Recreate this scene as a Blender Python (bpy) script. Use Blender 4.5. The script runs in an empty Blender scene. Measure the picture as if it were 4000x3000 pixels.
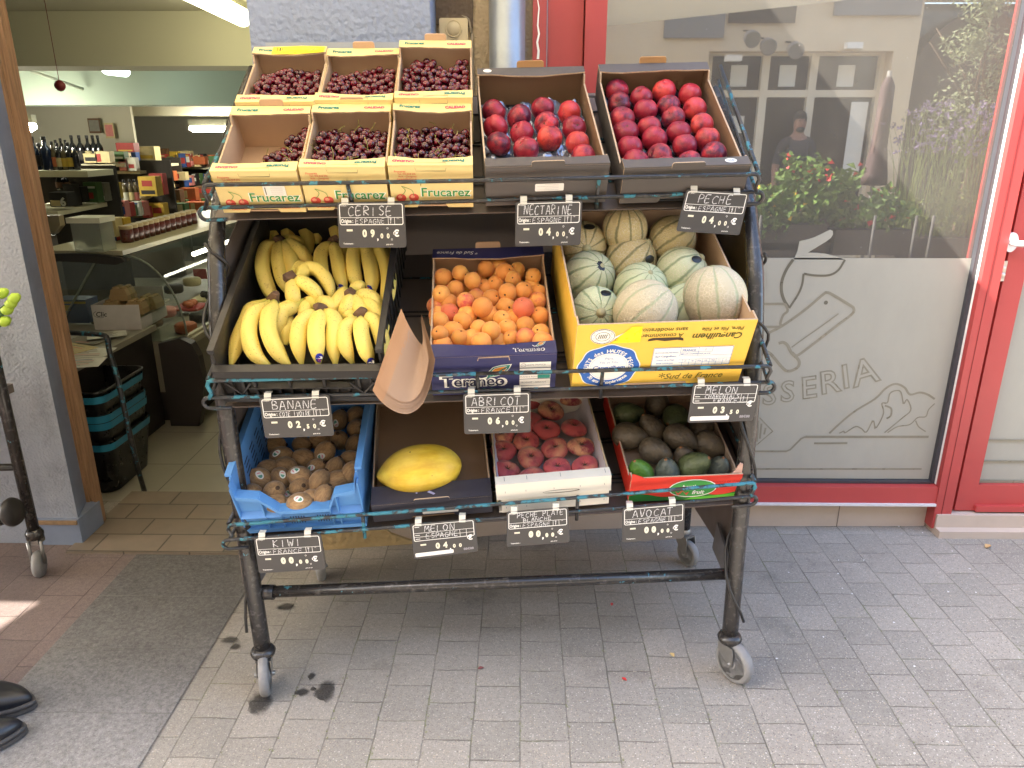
import bpy, math, random
from math import radians as R, sin, cos, pi, atan2, sqrt
from mathutils import Vector as V, Matrix as MX, Euler
# ------------------------------------------------------------------ camera, sky, sun, exposure
S = bpy.context.scene
COL = S.collection
FPX, PITCH, YAW = 2890.0, R(18.5), R(0.8)
cd = bpy.data.cameras.new('camera'); cam = bpy.data.objects.new('camera', cd); COL.objects.link(cam)
cam.location = (0, 0, 1.5); cam.rotation_euler = (R(90) - PITCH, 0, YAW)
cd.sensor_width = 36; cd.lens = FPX / 4000 * 36; cd.clip_start = .05; cd.clip_end = 500
S.camera = cam
SUN = V((-1.0, -.20, 1.0)).normalized()
wd = bpy.data.worlds.new('World'); S.world = wd; wd.use_nodes = True
wt = wd.node_tree; sk = wt.nodes.new('ShaderNodeTexSky'); sk.sky_type = 'NISHITA'; sk.sun_disc = False
sk.sun_elevation = math.asin(SUN.z); sk.sun_rotation = atan2(SUN.x, SUN.y) % (2 * pi)
sk.air_density = 1.0; sk.dust_density = 2.5; sk.ozone_density = .6
wt.links.new(sk.outputs[0], wt.nodes['Background'].inputs[0]); wt.nodes['Background'].inputs[1].default_value = .15
ld = bpy.data.lights.new('sun', 'SUN'); ld.energy = 3.2; ld.angle = R(.5); ld.color = (1, .93, .82)
lo = bpy.data.objects.new('sun', ld); COL.objects.link(lo); lo.rotation_euler = SUN.to_track_quat('Z', 'Y').to_euler(); lo.location = (-6, -2, 9)
S.view_settings.view_transform = 'Standard'; S.view_settings.look = 'None'; S.view_settings.gamma = 1
S.view_settings.exposure = 3.18
S.view_settings.use_white_balance = True; S.view_settings.white_balance_temperature = 6350; S.view_settings.white_balance_tint = 10
S.render.engine = 'CYCLES'; S.cycles.max_bounces = 8; S.cycles.use_denoising = True
S.cycles.sample_clamp_indirect = 6; S.cycles.caustics_reflective = False; S.cycles.caustics_refractive = False
# ------------------------------------------------------------------ pixel -> point on a real plane
_fw = V((0, cos(PITCH), -sin(PITCH))); _dn = V((0, -sin(PITCH), -cos(PITCH))); _rt = V((1, 0, 0))
_Z = MX.Rotation(YAW, 3, 'Z'); _fw, _dn, _rt = _Z @ _fw, _Z @ _dn, _Z @ _rt
C0 = V((0, 0, 1.5))
def ray(x, y): return _fw + _rt * ((x - 2000) / FPX) + _dn * ((y - 1500) / FPX)
def atD(x, y, D): return C0 + ray(x, y) * D
def atY(x, y, Y): d = ray(x, y); return C0 + d * (Y / d.y)
def atz(x, y, z=0): d = ray(x, y); return C0 + d * ((z - 1.5) / d.z)
def onp(x, y, p, n): d = ray(x, y); return C0 + d * ((p - C0).dot(n) / d.dot(n))
def depth(p): return (V(p) - C0).dot(_fw)
# ------------------------------------------------------------------ object helpers
RM = {}
def thing(name, label, cat, M=None, group=None, kind=None):
    if M is None: M = MX()
    elif not isinstance(M, MX): M = MX.Translation(V(M))
    o = bpy.data.objects.new(name, None); COL.objects.link(o); o.empty_display_size = .1; o.matrix_world = M; RM[o.name] = M.copy()
    tag(o, label, cat, group, kind); return o
def tag(o, label=None, cat=None, group=None, kind=None):
    if label: o['label'] = label
    if cat: o['category'] = cat
    if group: o['group'] = group
    if kind: o['kind'] = kind
    return o
class MB:
    def __init__(s): s.v = []; s.f = []; s.m = []; s.s = []; s.at = None
    def add(s, vs, fs, m=0, sm=False):
        b = len(s.v); s.v += [V(p) for p in vs]
        for f in fs: s.f.append([b + i for i in f]); s.m.append(m); s.s.append(sm)
        return s
    def box(s, x0, x1, y0, y1, z0, z1, m=0, fm=None, M=None):
        vs = [V((x, y, z)) for z in (z0, z1) for y in (y0, y1) for x in (x0, x1)]
        if M is not None: vs = [M @ p for p in vs]
        F = {'-z': (0, 2, 3, 1), '+z': (4, 5, 7, 6), '-y': (0, 1, 5, 4), '+y': (2, 6, 7, 3), '-x': (0, 4, 6, 2), '+x': (1, 3, 7, 5)}
        b = len(s.v); s.v += vs
        for k, f in F.items(): s.f.append([b + i for i in f]); s.m.append((fm or {}).get(k, m)); s.s.append(False)
        return s
    def prism(s, poly, fn, h0, h1, m=0, side=None, sm=False):
        n = len(poly); a = [fn(u, v, h0) for u, v in poly]; c = [fn(u, v, h1) for u, v in poly]
        b = len(s.v); s.v += [V(p) for p in a + c]
        s.f.append([b + i for i in range(n)][::-1]); s.m.append(m); s.s.append(False)
        s.f.append([b + n + i for i in range(n)]); s.m.append(m); s.s.append(False)
        for i in range(n):
            j = (i + 1) % n; s.f.append([b + i, b + j, b + n + j, b + n + i]); s.m.append(m if side is None else side); s.s.append(sm)
        return s
    def tube(s, pts, r, n=10, m=0, cap=True, close=False, squash=None):
        pts = [V(p) for p in pts]; N = len(pts); rr = r if isinstance(r, (list, tuple)) else [r] * N
        T = []
        for i in range(N):
            a = pts[(i - 1) % N] if (i or close) else pts[0]; b = pts[(i + 1) % N] if (i < N - 1 or close) else pts[-1]
            d = b - a; T.append(d.normalized() if d.length > 1e-9 else V((0, 0, 1)))
        u = T[0].orthogonal().normalized(); b0 = len(s.v)
        for i in range(N):
            u = (u - T[i] * u.dot(T[i])).normalized(); w = T[i].cross(u)
            for k in range(n):
                a = 2 * pi * k / n; q = rr[i] * (1 if squash is None else squash(a))
                s.v.append(pts[i] + (u * cos(a) + w * sin(a)) * q)
        for i in range(N if close else N - 1):
            j = (i + 1) % N
            for k in range(n):
                l = (k + 1) % n; s.f.append([b0 + i * n + k, b0 + i * n + l, b0 + j * n + l, b0 + j * n + k]); s.m.append(m); s.s.append(True)
        if cap and not close:
            s.f.append([b0 + k for k in range(n)][::-1]); s.f.append([b0 + (N - 1) * n + k for k in range(n)]); s.m += [m, m]; s.s += [False, False]
        return s
    def lathe(s, prof, n=20, M=None, m=0, sm=True):
        M = M or MX(); b = len(s.v)
        for r, z in prof:
            for k in range(n): a = 2 * pi * k / n; s.v.append(M @ V((r * cos(a), r * sin(a), z)))
        for i in range(len(prof) - 1):
            for k in range(n):
                l = (k + 1) % n; s.f.append([b + i * n + k, b + i * n + l, b + (i + 1) * n + l, b + (i + 1) * n + k]); s.m.append(m); s.s.append(sm)
        e = b + (len(prof) - 1) * n
        s.f.append([b + k for k in range(n)][::-1]); s.f.append([e + k for k in range(n)]); s.m += [m, m]; s.s += [sm, sm]
        return s
    def grid(s, fn, nu, nv, m=0, sm=True, th=0):
        b = len(s.v)
        for j in range(nv + 1):
            for i in range(nu + 1): s.v.append(V(fn(i / nu, j / nv)))
        q = lambda i, j: b + j * (nu + 1) + i
        for j in range(nv):
            for i in range(nu): s.f.append([q(i, j), q(i + 1, j), q(i + 1, j + 1), q(i, j + 1)]); s.m.append(m); s.s.append(sm)
        return s
    def mesh(s, name, mats, Minv=None):
        me = bpy.data.meshes.new(name)
        vs = [Minv @ p for p in s.v] if Minv is not None else s.v
        me.from_pydata([tuple(p) for p in vs], [], s.f)
        for m in (mats if isinstance(mats, (list, tuple)) else [mats]): me.materials.append(m)
        me.polygons.foreach_set('material_index', s.m); me.polygons.foreach_set('use_smooth', s.s)
        if s.at is not None:
            a = me.attributes.new('t', 'FLOAT', 'POINT'); a.data.foreach_set('value', s.at)
        me.update(); return me
    def build(s, name, mats, parent=None, world=False, label=None):
        Mi = RM[parent.name].inverted() if (parent is not None and world) else None
        o = bpy.data.objects.new(name, s.mesh(name, mats, Mi)); COL.objects.link(o)
        if parent is not None:
            o.parent = parent
            RM[o.name] = RM.get(parent.name, MX()).copy()
        else: RM[o.name] = MX()
        if label: o['label'] = label
        return o
    def solo(s, name, mats, label, cat, at=None, group=None, kind=None):
        """a thing that is one mesh: origin moved to its own place; geometry given in world space"""
        if at is None:
            at = sum(s.v, V()) / len(s.v); at.z = min(p.z for p in s.v)
        T = MX.Translation(V(at))
        o = bpy.data.objects.new(name, s.mesh(name, mats, T.inverted())); COL.objects.link(o); o.matrix_world = T; RM[o.name] = T
        return tag(o, label, cat, group, kind)
def inst(me, name, M, parent=None):
    o = bpy.data.objects.new(name, me); COL.objects.link(o)
    if parent is not None: o.parent = parent
    o.matrix_world = M if parent is None else MX()
    if parent is not None: o.matrix_local = M
    RM[o.name] = M; return o
def cat_rom(P, n):
    P = [V(p) for p in P]; Q = [P[0] * 2 - P[1]] + P + [P[-1] * 2 - P[-2]]; out = []
    k = len(P) - 1
    for i in range(n + 1):
        t = i / n * k; j = min(int(t), k - 1); t -= j; a, b, c, d = Q[j:j + 4]
        out.append(.5 * ((2 * b) + (c - a) * t + (2 * a - 5 * b + 4 * c - d) * t * t + (3 * b - a - 3 * c + d) * t ** 3))
    return out
# ------------------------------------------------------------------ materials
def lin(c): return tuple(((x / 12.92) if x <= .04045 else ((x + .055) / 1.055) ** 2.4) for x in c)
def rgb(r, g, b): return lin((r / 255, g / 255, b / 255))
class NT:
    def __init__(s, name):
        s.mat = bpy.data.materials.new(name); s.mat.use_nodes = True; s.t = s.mat.node_tree; s.t.nodes.clear()
        s.out = s.t.nodes.new('ShaderNodeOutputMaterial')
    def n(s, typ, props=None, **kw):
        x = s.t.nodes.new('ShaderNode' + typ)
        for k, v in (props or {}).items(): setattr(x, k, v)
        for k, v in kw.items():
            key = int(k[1:]) if k[0] == '_' and k[1:].isdigit() else k.replace('_', ' ')
            s.put(x.inputs[key], v)
        return x
    def put(s, inp, v):
        if isinstance(v, bpy.types.NodeSocket): s.t.links.new(v, inp)
        elif isinstance(v, bpy.types.Node): s.t.links.new(v.outputs[0], inp)
        elif isinstance(v, (tuple, list)) and len(v) == 3 and inp.type == 'RGBA': inp.default_value = (*v, 1)
        else: inp.default_value = v
    def math(s, op, a, b=0.0, c=None):
        x = s.n('Math', {'operation': op}, _0=a, _1=b)
        if c is not None: s.put(x.inputs[2], c)
        return x.outputs[0]
    def mix(s, f, a, b, mode='MIX'):
        x = s.n('Mix', {'data_type': 'RGBA', 'blend_type': mode}); s.put(x.inputs[0], f); s.put(x.inputs[6], a); s.put(x.inputs[7], b); return x.outputs[2]
    def noise(s, vec, scale, detail=3, rough=.55): return s.n('TexNoise', Vector=vec, Scale=scale, Detail=detail, Roughness=rough).outputs[0]
    def ramp(s, f, stops, interp='LINEAR'):
        x = s.n('ValToRGB', Fac=f); x.color_ramp.interpolation = interp; e = x.color_ramp.elements
        while len(e) < len(stops): e.new(.5)
        for i, (p, c) in enumerate(stops): e[i].position = p; e[i].color = (*c, 1) if len(c) == 3 else c
        return x.outputs[0]
    def step(s, f, a, b): return s.n('MapRange', Value=f, From_Min=a, From_Max=b).outputs[0]
    def obj(s, rnd=True):
        c = s.n('TexCoord').outputs['Object']
        if not rnd: return c
        r = s.n('ObjectInfo').outputs['Random']; k = s.math('MULTIPLY', r, 37.0)
        return s.n('VectorMath', {'operation': 'ADD'}, _0=c, _1=s.n('CombineXYZ', X=k, Y=k, Z=k)).outputs[0]
    def rand(s): return s.n('ObjectInfo').outputs['Random']
    def bump(s, h, strength, dist=.01, normal=None):
        b = s.n('Bump', Height=h, Strength=strength, Distance=dist)
        if normal is not None: s.put(b.inputs['Normal'], normal)
        return b.outputs[0]
    def bsdf(s, col, rough=.6, nrm=None, **kw):
        x = s.n('BsdfPrincipled', Base_Color=col, Roughness=rough, **kw)
        if nrm is not None: s.put(x.inputs['Normal'], nrm)
        s.t.links.new(x.outputs[0], s.out.inputs[0]); return x
_mc = {}
def mat(name, col, rough=.6, var=.12, scale=20, bump=0, bscale=120, bdist=.002, metal=0, spec=.5, coat=0, rnd=0, dirt=0, sss=0):
    if name in _mc: return _mc[name]
    t = NT(name); c = t.obj()
    f = t.noise(c, scale, 4)
    k = t.math('MULTIPLY_ADD', f, 2 * var, 1 - var)
    if rnd: k = t.math('MULTIPLY', k, t.math('MULTIPLY_ADD', t.rand(), 2 * rnd, 1 - rnd))
    colr = t.n('VectorMath', {'operation': 'SCALE'}, _0=col, Scale=k).outputs[0]
    if dirt:
        g = t.step(t.noise(c, scale * .35, 6, .7), .5, .75); colr = t.mix(t.math('MULTIPLY', g, dirt), colr, (.05, .045, .04))
    nr = t.bump(t.noise(c, bscale, 4, .6), bump, bdist) if bump else None
    rg = t.math('MULTIPLY_ADD', t.noise(c, scale * 2.3, 3), .2, rough - .1)
    kw = dict(Metallic=metal, Specular_IOR_Level=spec, Coat_Weight=coat)
    if sss: kw.update(Subsurface_Weight=sss, Subsurface_Scale=.004)
    t.bsdf(colr, rg, nr, **kw); _mc[name] = t.mat; return t.mat
def emit(name, col, st):
    t = NT(name); e = t.n('Emission', Color=col, Strength=st); t.t.links.new(e.outputs[0], t.out.inputs[0]); return t.mat
# ------------------------------------------------------------------ flat drawing (lettering, printed marks)
_tc = {}
def text2d(txt, size=1.0, bold=0.0, shear=0.0, space=1.0):
    key = (txt, round(bold, 4), shear, space)
    if key not in _tc:
        cu = bpy.data.curves.new('txt', 'FONT'); cu.body = txt; cu.size = 1; cu.offset = bold; cu.shear = shear; cu.space_character = space
        cu.resolution_u = 3; cu.align_x = 'CENTER'; cu.align_y = 'CENTER'
        o = bpy.data.objects.new('txt', cu); me = bpy.data.meshes.new_from_object(o)
        _tc[key] = ([(p.co.x, p.co.y) for p in me.vertices], [list(f.vertices) for f in me.polygons])
        bpy.data.objects.remove(o); bpy.data.meshes.remove(me); bpy.data.curves.remove(cu)
    vs, fs = _tc[key]
    return [(x * size, y * size) for x, y in vs], fs
STROKES = {
 'A': [[(0, 0), (.5, 1), (1, 0)], [(.2, .38), (.85, .38)]], 'B': [[(.1, 0), (.1, 1), (.7, .9), (.75, .65), (.15, .52), (.9, .38), (.8, .05), (.1, 0)]],
 'C': [[(.95, .85), (.6, 1), (.15, .75), (.05, .35), (.35, .02), (.95, .12)]], 'E': [[(.95, 1), (.15, .95), (.1, 0), (.95, .04)], [(.12, .5), (.8, .52)]],
 'F': [[(.95, 1), (.15, .95), (.1, 0)], [(.12, .5), (.75, .53)]], 'G': [[(.95, .85), (.6, 1), (.15, .75), (.05, .35), (.35, .02), (.85, .1), (.9, .45), (.55, .45)]],
 'H': [[(.1, 1), (.1, 0)], [(.9, 1), (.85, 0)], [(.1, .5), (.88, .52)]], 'I': [[(.5, 1), (.5, 0)]], 'K': [[(.1, 1), (.12, 0)], [(.85, 1), (.15, .5), (.95, 0)]],
 'L': [[(.1, 1), (.1, 0), (.9, .03)]], 'M': [[(0, 0), (.15, 1), (.5, .4), (.85, 1), (1, 0)]], 'N': [[(.05, 0), (.1, 1), (.85, .05), (.95, 1)]],
 'O': [[(.5, 1), (.12, .8), (.05, .35), (.4, 0), (.85, .2), (.92, .7), (.5, 1)]], 'P': [[(.1, 0), (.12, 1), (.8, .92), (.85, .6), (.15, .45)]],
 'R': [[(.1, 0), (.12, 1), (.8, .92), (.82, .62), (.2, .48), (.95, 0)]], 'S': [[(.9, .88), (.5, 1), (.12, .78), (.5, .52), (.88, .3), (.55, .02), (.08, .1)]],
 'T': [[(0, .97), (1, 1)], [(.5, .98), (.48, 0)]], 'U': [[(.1, 1), (.1, .2), (.5, 0), (.88, .2), (.9, 1)]], 'V': [[(.05, 1), (.45, 0), (.95, 1)]],
 'W': [[(0, 1), (.22, .02), (.5, .65), (.75, 0), (1, 1)]], '1': [[(.15, .7), (.55, 1), (.5, 0)]], ' ': []}
class DC:
    """flat marks in (u,v) metres on a face; every layer lies a little in front of the one below"""
    def __init__(s): s.it = []
    def poly(s, pts, m, layer=1): s.it.append(([tuple(p) for p in pts], [list(range(len(pts)))], m, layer)); return s
    def rect(s, u0, v0, u1, v1, m, layer=1): return s.poly([(u0, v0), (u1, v0), (u1, v1), (u0, v1)], m, layer)
    def stroke(s, pts, w, m, layer=1, close=False):
        P = [V((p[0], p[1])) for p in pts]; n = len(P); L, Rr = [], []
        for i in range(n):
            a = P[(i - 1) % n] if (i or close) else P[0]; b = P[(i + 1) % n] if (i < n - 1 or close) else P[-1]
            d = (b - a); d = d.normalized() if d.length > 1e-9 else V((1, 0)); q = V((-d.y, d.x))
            if 0 < i < n - 1 or close:
                e = P[(i + 1) % n] - P[i]
                if e.length > 1e-9:
                    e.normalize(); cs = max(.45, abs(V((-e.y, e.x)).dot(q)))
                else: cs = 1
            else: cs = 1
            L.append(P[i] + q * w / 2 / cs); Rr.append(P[i] - q * w / 2 / cs)
        fs = [[i, i + 1, n + i + 1, n + i][::-1] for i in range(n - 1)]
        if close: fs.append([n - 1, 0, n, 2 * n - 1][::-1])
        s.it.append(([tuple(p) for p in L + Rr], fs, m, layer)); return s
    def ring(s, cx, cy, rx, ry, w, m, layer=1, n=24, a0=0, a1=360):
        full = a1 - a0 >= 360; k = n if full else n + 1
        return s.stroke([(cx + rx * cos(R(a0 + (a1 - a0) * i / n)), cy + ry * sin(R(a0 + (a1 - a0) * i / n))) for i in range(k)], w, m, layer, close=full)
    def disc(s, cx, cy, rx, ry, m, layer=1, n=24): return s.poly([(cx + rx * cos(2 * pi * i / n), cy + ry * sin(2 * pi * i / n)) for i in range(n)], m, layer)
    def rrect(s, u0, v0, u1, v1, r, w, m, layer=1):
        P = []
        for cx, cy, a in ((u1 - r, v1 - r, 0), (u0 + r, v1 - r, 90), (u0 + r, v0 + r, 180), (u1 - r, v0 + r, 270)):
            P += [(cx + r * cos(R(a + b)), cy + r * sin(R(a + b))) for b in (0, 30, 60, 90)]
        return s.stroke(P, w, m, layer, close=True) if w else s.poly(P, m, layer)
    def text(s, t, cu, cv, size, m, layer=1, bold=0, shear=0, rot=0, sx=1.0, space=1.0, width=None):
        vs, fs = text2d(t, size, bold, shear, space)
        if width:
            xs = [p[0] for p in vs]; sx = width / (max(xs) - min(xs))
        a = R(rot); s.it.append(([(cu + x * sx * cos(a) - y * sin(a), cv + x * sx * sin(a) + y * cos(a)) for x, y in vs], fs, m, layer)); return s
    def arc_text(s, t, cx, cy, r, a0, a1, size, m, layer=1, inner=False, bold=0):
        n = len(t)
        for i, ch in enumerate(t):
            if ch == ' ': continue
            a = a0 + (a1 - a0) * (i + .5) / n
            s.text(ch, cx + r * cos(R(a)), cy + r * sin(R(a)), size, m, layer, bold=bold, rot=a + 90 if inner else a - 90)
        return s
    def hand(s, t, u0, v0, u1, v1, w, m, layer=2, rs=None, slant=.12):
        rs = rs or random.Random(len(t) * 7 + ord(t[0])); n = len(t); cw = (u1 - u0) / n
        for i, ch in enumerate(t):
            dx = rs.uniform(-.06, .06) * cw; dy = rs.uniform(-.07, .07) * (v1 - v0); sc = rs.uniform(.9, 1.06); fw = .45 if ch in 'I1' else .74
            for st in STROKES.get(ch, []):
                P = []
                for x, y in st: P.append(V((u0 + i * cw + dx + x * cw * fw + slant * y * (v1 - v0) * .5, v0 + dy + y * (v1 - v0) * sc, 0)))
                if len(P) > 2: P = cat_rom(P, len(P) * 3)
                s.stroke(P, w * rs.uniform(.85, 1.15), m, layer)
        return s
    def put(s, mb, fn, lift=.0005, base=.0004):
        for i, (vs, fs, m, layer) in enumerate(s.it): mb.add([fn(u, v, base + lift * layer + i * 2e-6) for u, v in vs], fs, m)
        return mb
def plane_fn(o, ux, uy):
    o, ux, uy = V(o), V(ux), V(uy); n = ux.cross(uy).normalized()
    return lambda u, v, h: o + ux * u + uy * v + n * h
# ------------------------------------------------------------------ shared materials
KRAFT = mat('kraft cardboard', rgb(190, 158, 128), .8, .08, 14, .25, 260, .001, rnd=.05)
KRAFTD = mat('dark kraft cardboard', rgb(128, 100, 76), .82, .08, 12, .2, 240, .001)
CUT = mat('corrugated cut edge', rgb(186, 160, 132), .85, .3, 160, .6, 300, .001)
CREAM = mat('cream printed card', rgb(230, 206, 140), .55, .05, 10, .08, 200, .001, rnd=.03)
DGREY = mat('dark grey printed card', rgb(86, 80, 77), .6, .06, 12, .15, 260, .001)
NAVY = mat('navy printed card', rgb(48, 48, 92), .45, .07, 10, .1, 260, .001)
YELLO = mat('yellow printed card', rgb(236, 192, 74), .5, .06, 9, .1, 220, .001)
INKD = mat('navy black card', rgb(52, 50, 60), .6, .08, 14, .15, 260, .001)
WHITEW = mat('white painted thin wood', rgb(228, 222, 208), .6, .06, 16, .2, 90, .001)
REDC = mat('red printed card', rgb(222, 60, 44), .45, .07, 10, .08, 220, .001)
GRNC = mat('bright green print', rgb(90, 176, 46), .5, .1, 14)
DGRN = mat('dark green print', rgb(38, 112, 40), .5, .1, 14)
PTEAL = mat('teal ink', rgb(30, 122, 116), .6); PPINK = mat('pink ink', rgb(206, 48, 100), .6); PRED = mat('red ink', rgb(214, 78, 66), .6)
PGRN = mat('green ink', rgb(58, 140, 62), .6); PWHT = mat('white ink', rgb(242, 240, 232), .6); PBLK = mat('black ink', rgb(40, 38, 36), .6)
PNAV = mat('navy ink', rgb(30, 30, 66), .6); PORG = mat('orange ink', rgb(236, 150, 50), .6); PBLU = mat('blue ink', rgb(44, 96, 178), .6); POLV = mat('olive ink', rgb(84, 84, 26), .6)
PYEL = mat('yellow film', rgb(252, 226, 20), .3, .1, 30); PGRY = mat('grey ink', rgb(150, 146, 150), .6)
PLBL = mat('paper label', rgb(236, 232, 224), .6, .04)
BLACKP = mat('black plastic', rgb(46, 43, 41), .4, .15, 30, .1, 80)
SHEET = mat('black sheet steel', rgb(98, 88, 82), .42, .1, 8, spec=.4)
STEEL = mat('galvanised steel', rgb(150, 148, 144), .38, .15, 40, metal=.8)
RUBBER = mat('grey caster rubber', rgb(128, 126, 124), .6, .14, 40, .2, 60, dirt=.35)
HOSE = mat('black cable rubber', rgb(36, 34, 33), .45)
CLEARP = mat('clear plastic clip', rgb(214, 210, 196), .2, .05)
def chipped(name, lo_, hi_, base=rgb(38, 37, 38), under=rgb(50, 118, 134), rough=.34):
    t = NT(name); c = t.obj(False); f = t.noise(c, 34, 6, .62); g = t.noise(c, 5, 2)
    k = t.math('ADD', t.math('MULTIPLY', f, .72), t.math('MULTIPLY', g, .28))
    m = t.step(k, lo_, hi_); col = t.mix(m, base, under)
    col = t.mix(t.step(t.noise(c, 60, 3), .55, .8), col, t.mix(.5, col, (.16, .15, .14)))
    t.bsdf(col, t.math('MULTIPLY_ADD', m, .25, rough), t.bump(m, .25, .0006), Specular_IOR_Level=.55); return t.mat
RAIL = chipped('black paint with turquoise chips', .555, .575)
RAILB = chipped('worn black paint on turquoise', .525, .55)
RAILT = chipped('mostly turquoise worn paint', .47, .52)
POSTM = chipped('black gloss post paint', .62, .63, base=rgb(46, 43, 41), rough=.27)
# ground
def pavers(name, colA, colB, mortar, bw=.134, bh=.128, white=.5, moss=.5, coarse=.0):
    t = NT(name); g = t.n('NewGeometry').outputs['Position']; sp = t.n('SeparateXYZ', Vector=g)
    wob = t.n('TexNoise', Vector=g, Scale=7, Detail=3)
    dx = t.math('MULTIPLY_ADD', wob.outputs[0], .016, -.008)
    vec = t.n('CombineXYZ', X=t.math('ADD', sp.outputs[1], dx), Y=t.math('ADD', sp.outputs[0], t.math('MULTIPLY', dx, .6)), Z=0.0).outputs[0]
    b = t.n('TexBrick', {'offset': .5, 'offset_frequency': 2, 'squash': 1}, Vector=vec, Color1=(0, 0, 0), Color2=(1, 1, 1), Mortar=(.5, .5, .5), Scale=1.0,
            Mortar_Size=.0024, Mortar_Smooth=.55, Bias=0.0, Brick_Width=bw, Row_Height=bh)
    col = t.mix(t.math('MULTIPLY', b.outputs[0], .8), colA, colB)
    if coarse: col = t.mix(t.step(t.math('ADD', sp.outputs[1], t.math('MULTIPLY_ADD', t.noise(g, 3.5, 4), .5, -.25)), 2.10, 1.50), col, rgb(134, 131, 128))  # path paler toward the street: the doorway shade is mixed into its colour
    big = t.noise(g, 1.7, 4); col = t.mix(t.step(big, .35, .7), col, t.mix(.35, col, (.13, .12, .11)))
    v = t.n('TexVoronoi', {'feature': 'F1'}, Vector=g, Scale=260.0); v2 = t.n('TexVoronoi', Vector=g, Scale=175.0)
    w = t.noise(g, 240, 3, .7)
    grain = t.math('MULTIPLY_ADD', w, .9, .55)
    grain = t.math('MULTIPLY', grain, t.math('MULTIPLY_ADD', t.noise(g, 75, 4, .75), .7 + coarse * .9, .65 - coarse * .45))
    col = t.n('VectorMath', {'operation': 'SCALE'}, _0=col, Scale=grain).outputs[0]
    near = t.step(t.math('ADD', t.math('MULTIPLY', sp.outputs[1], -1.0), t.math('MULTIPLY', sp.outputs[0], .45)), -2.35, -1.25)
    chips = t.math('MULTIPLY', t.math('LESS_THAN', v2.outputs[0], .34), t.math('GREATER_THAN', t.n('SeparateColor', Color=v2.outputs[1]).outputs[0], .40))
    tint = t.ramp(t.n('SeparateColor', Color=v2.outputs[1]).outputs[1], [(0, rgb(206, 199, 186)), (.4, rgb(176, 158, 132)), (.6, rgb(112, 108, 106)), (.85, rgb(90, 84, 80)), (1, rgb(218, 213, 204))])
    amt = t.math('MULTIPLY', chips, t.math('MULTIPLY_ADD', near, .55 * white, .16 * white))
    col = t.mix(amt, col, tint)
    dark = t.math('MULTIPLY', t.math('LESS_THAN', v.outputs[0], .25), t.math('GREATER_THAN', t.n('SeparateColor', Color=v.outputs[1]).outputs[0], .72))
    col = t.mix(t.math('MULTIPLY', dark, .45), col, (.035, .033, .032))
    thin = t.step(t.noise(g, 9, 4, .7), .38, .62); jt = t.math('MULTIPLY', b.outputs[1], t.math('MULTIPLY_ADD', thin, .6, .2))
    mo = t.mix(t.math('MULTIPLY', t.step(t.noise(g, 6, 3), .52, .66), moss), mortar, rgb(104, 112, 66))
    col = t.mix(jt, col, mo)
    dirt = t.step(t.noise(g, 3.1, 6, .7), .56, .78); col = t.mix(t.math('MULTIPLY', dirt, .5), col, (.06, .055, .05))
    h = t.math('ADD', t.math('MULTIPLY', w, .35), t.math('SUBTRACT', t.math('MULTIPLY', chips, .25), t.math('MULTIPLY', b.outputs[1], 1.6)))
    t.bsdf(col, .95, t.bump(h, .6, .003), Specular_IOR_Level=.12); return t.mat
PAVE = pavers('grey exposed aggregate pavers', rgb(147, 141, 131), rgb(163, 155, 144), rgb(98, 92, 84), white=1.0, moss=.9)
PAVR = pavers('red brown pavers', rgb(108, 95, 91), rgb(118, 103, 98), rgb(66, 59, 55), bw=.24, bh=.15, white=.15, moss=.2)
PATH = pavers('concrete slabs with painted doorway shade', rgb(88, 86, 84), rgb(94, 92, 89), rgb(110, 107, 102), bw=.27, bh=2.0, white=.4, coarse=1.0, moss=0)
def stucco(name, col, strength=.8, scale=70, dirt=0.0):
    t = NT(name); c = t.obj(False); a = t.noise(c, scale, 5, .6); v = t.n('TexVoronoi', {'feature': 'SMOOTH_F1'}, Vector=c, Scale=scale * 1.1).outputs[0]
    k = t.math('MULTIPLY_ADD', t.noise(c, 3, 4), .22, .9)
    cl = t.n('VectorMath', {'operation': 'SCALE'}, _0=col, Scale=k).outputs[0]
    if dirt: cl = t.mix(t.math('MULTIPLY', t.step(t.noise(c, 4, 6, .7), .5, .7), dirt), cl, (.05, .047, .045))
    t.bsdf(cl, .8, t.bump(t.math('ADD', a, v), strength, .006), Specular_IOR_Level=.3); return t.mat
STUC = stucco('blue grey stucco', rgb(134, 145, 171), 1.0, 55)
STUL = stucco('weathered grey stucco', rgb(142, 147, 158), .6, 110, .4)
PAINTB = mat('smooth blue grey paint', rgb(120, 130, 150), .55, .12, 9, .2, 60, dirt=.3)
BEIGE = stucco('beige roughcast', rgb(176, 160, 136), .8, 90, .15)
REDP = mat('red gloss paint', rgb(170, 64, 62), .46, .07, 5, .1, 40, .002, coat=.06, dirt=.16)
PLAS = mat('interior plaster', rgb(196, 190, 170), .85, .05, 3)
TILEW = mat('plinth tile', rgb(182, 166, 152), .6, .08, 5, .1, 60, dirt=.2)
GASK = mat('black window gasket', rgb(58, 58, 63), .45); ALU = mat('brushed aluminium', rgb(196, 196, 196), .3, .05, 40, metal=.9)
ZINC = mat('zinc pipe', rgb(150, 156, 162), .36, .2, 12, .1, 40, metal=.55, dirt=.3)
WOOD = None
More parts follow.
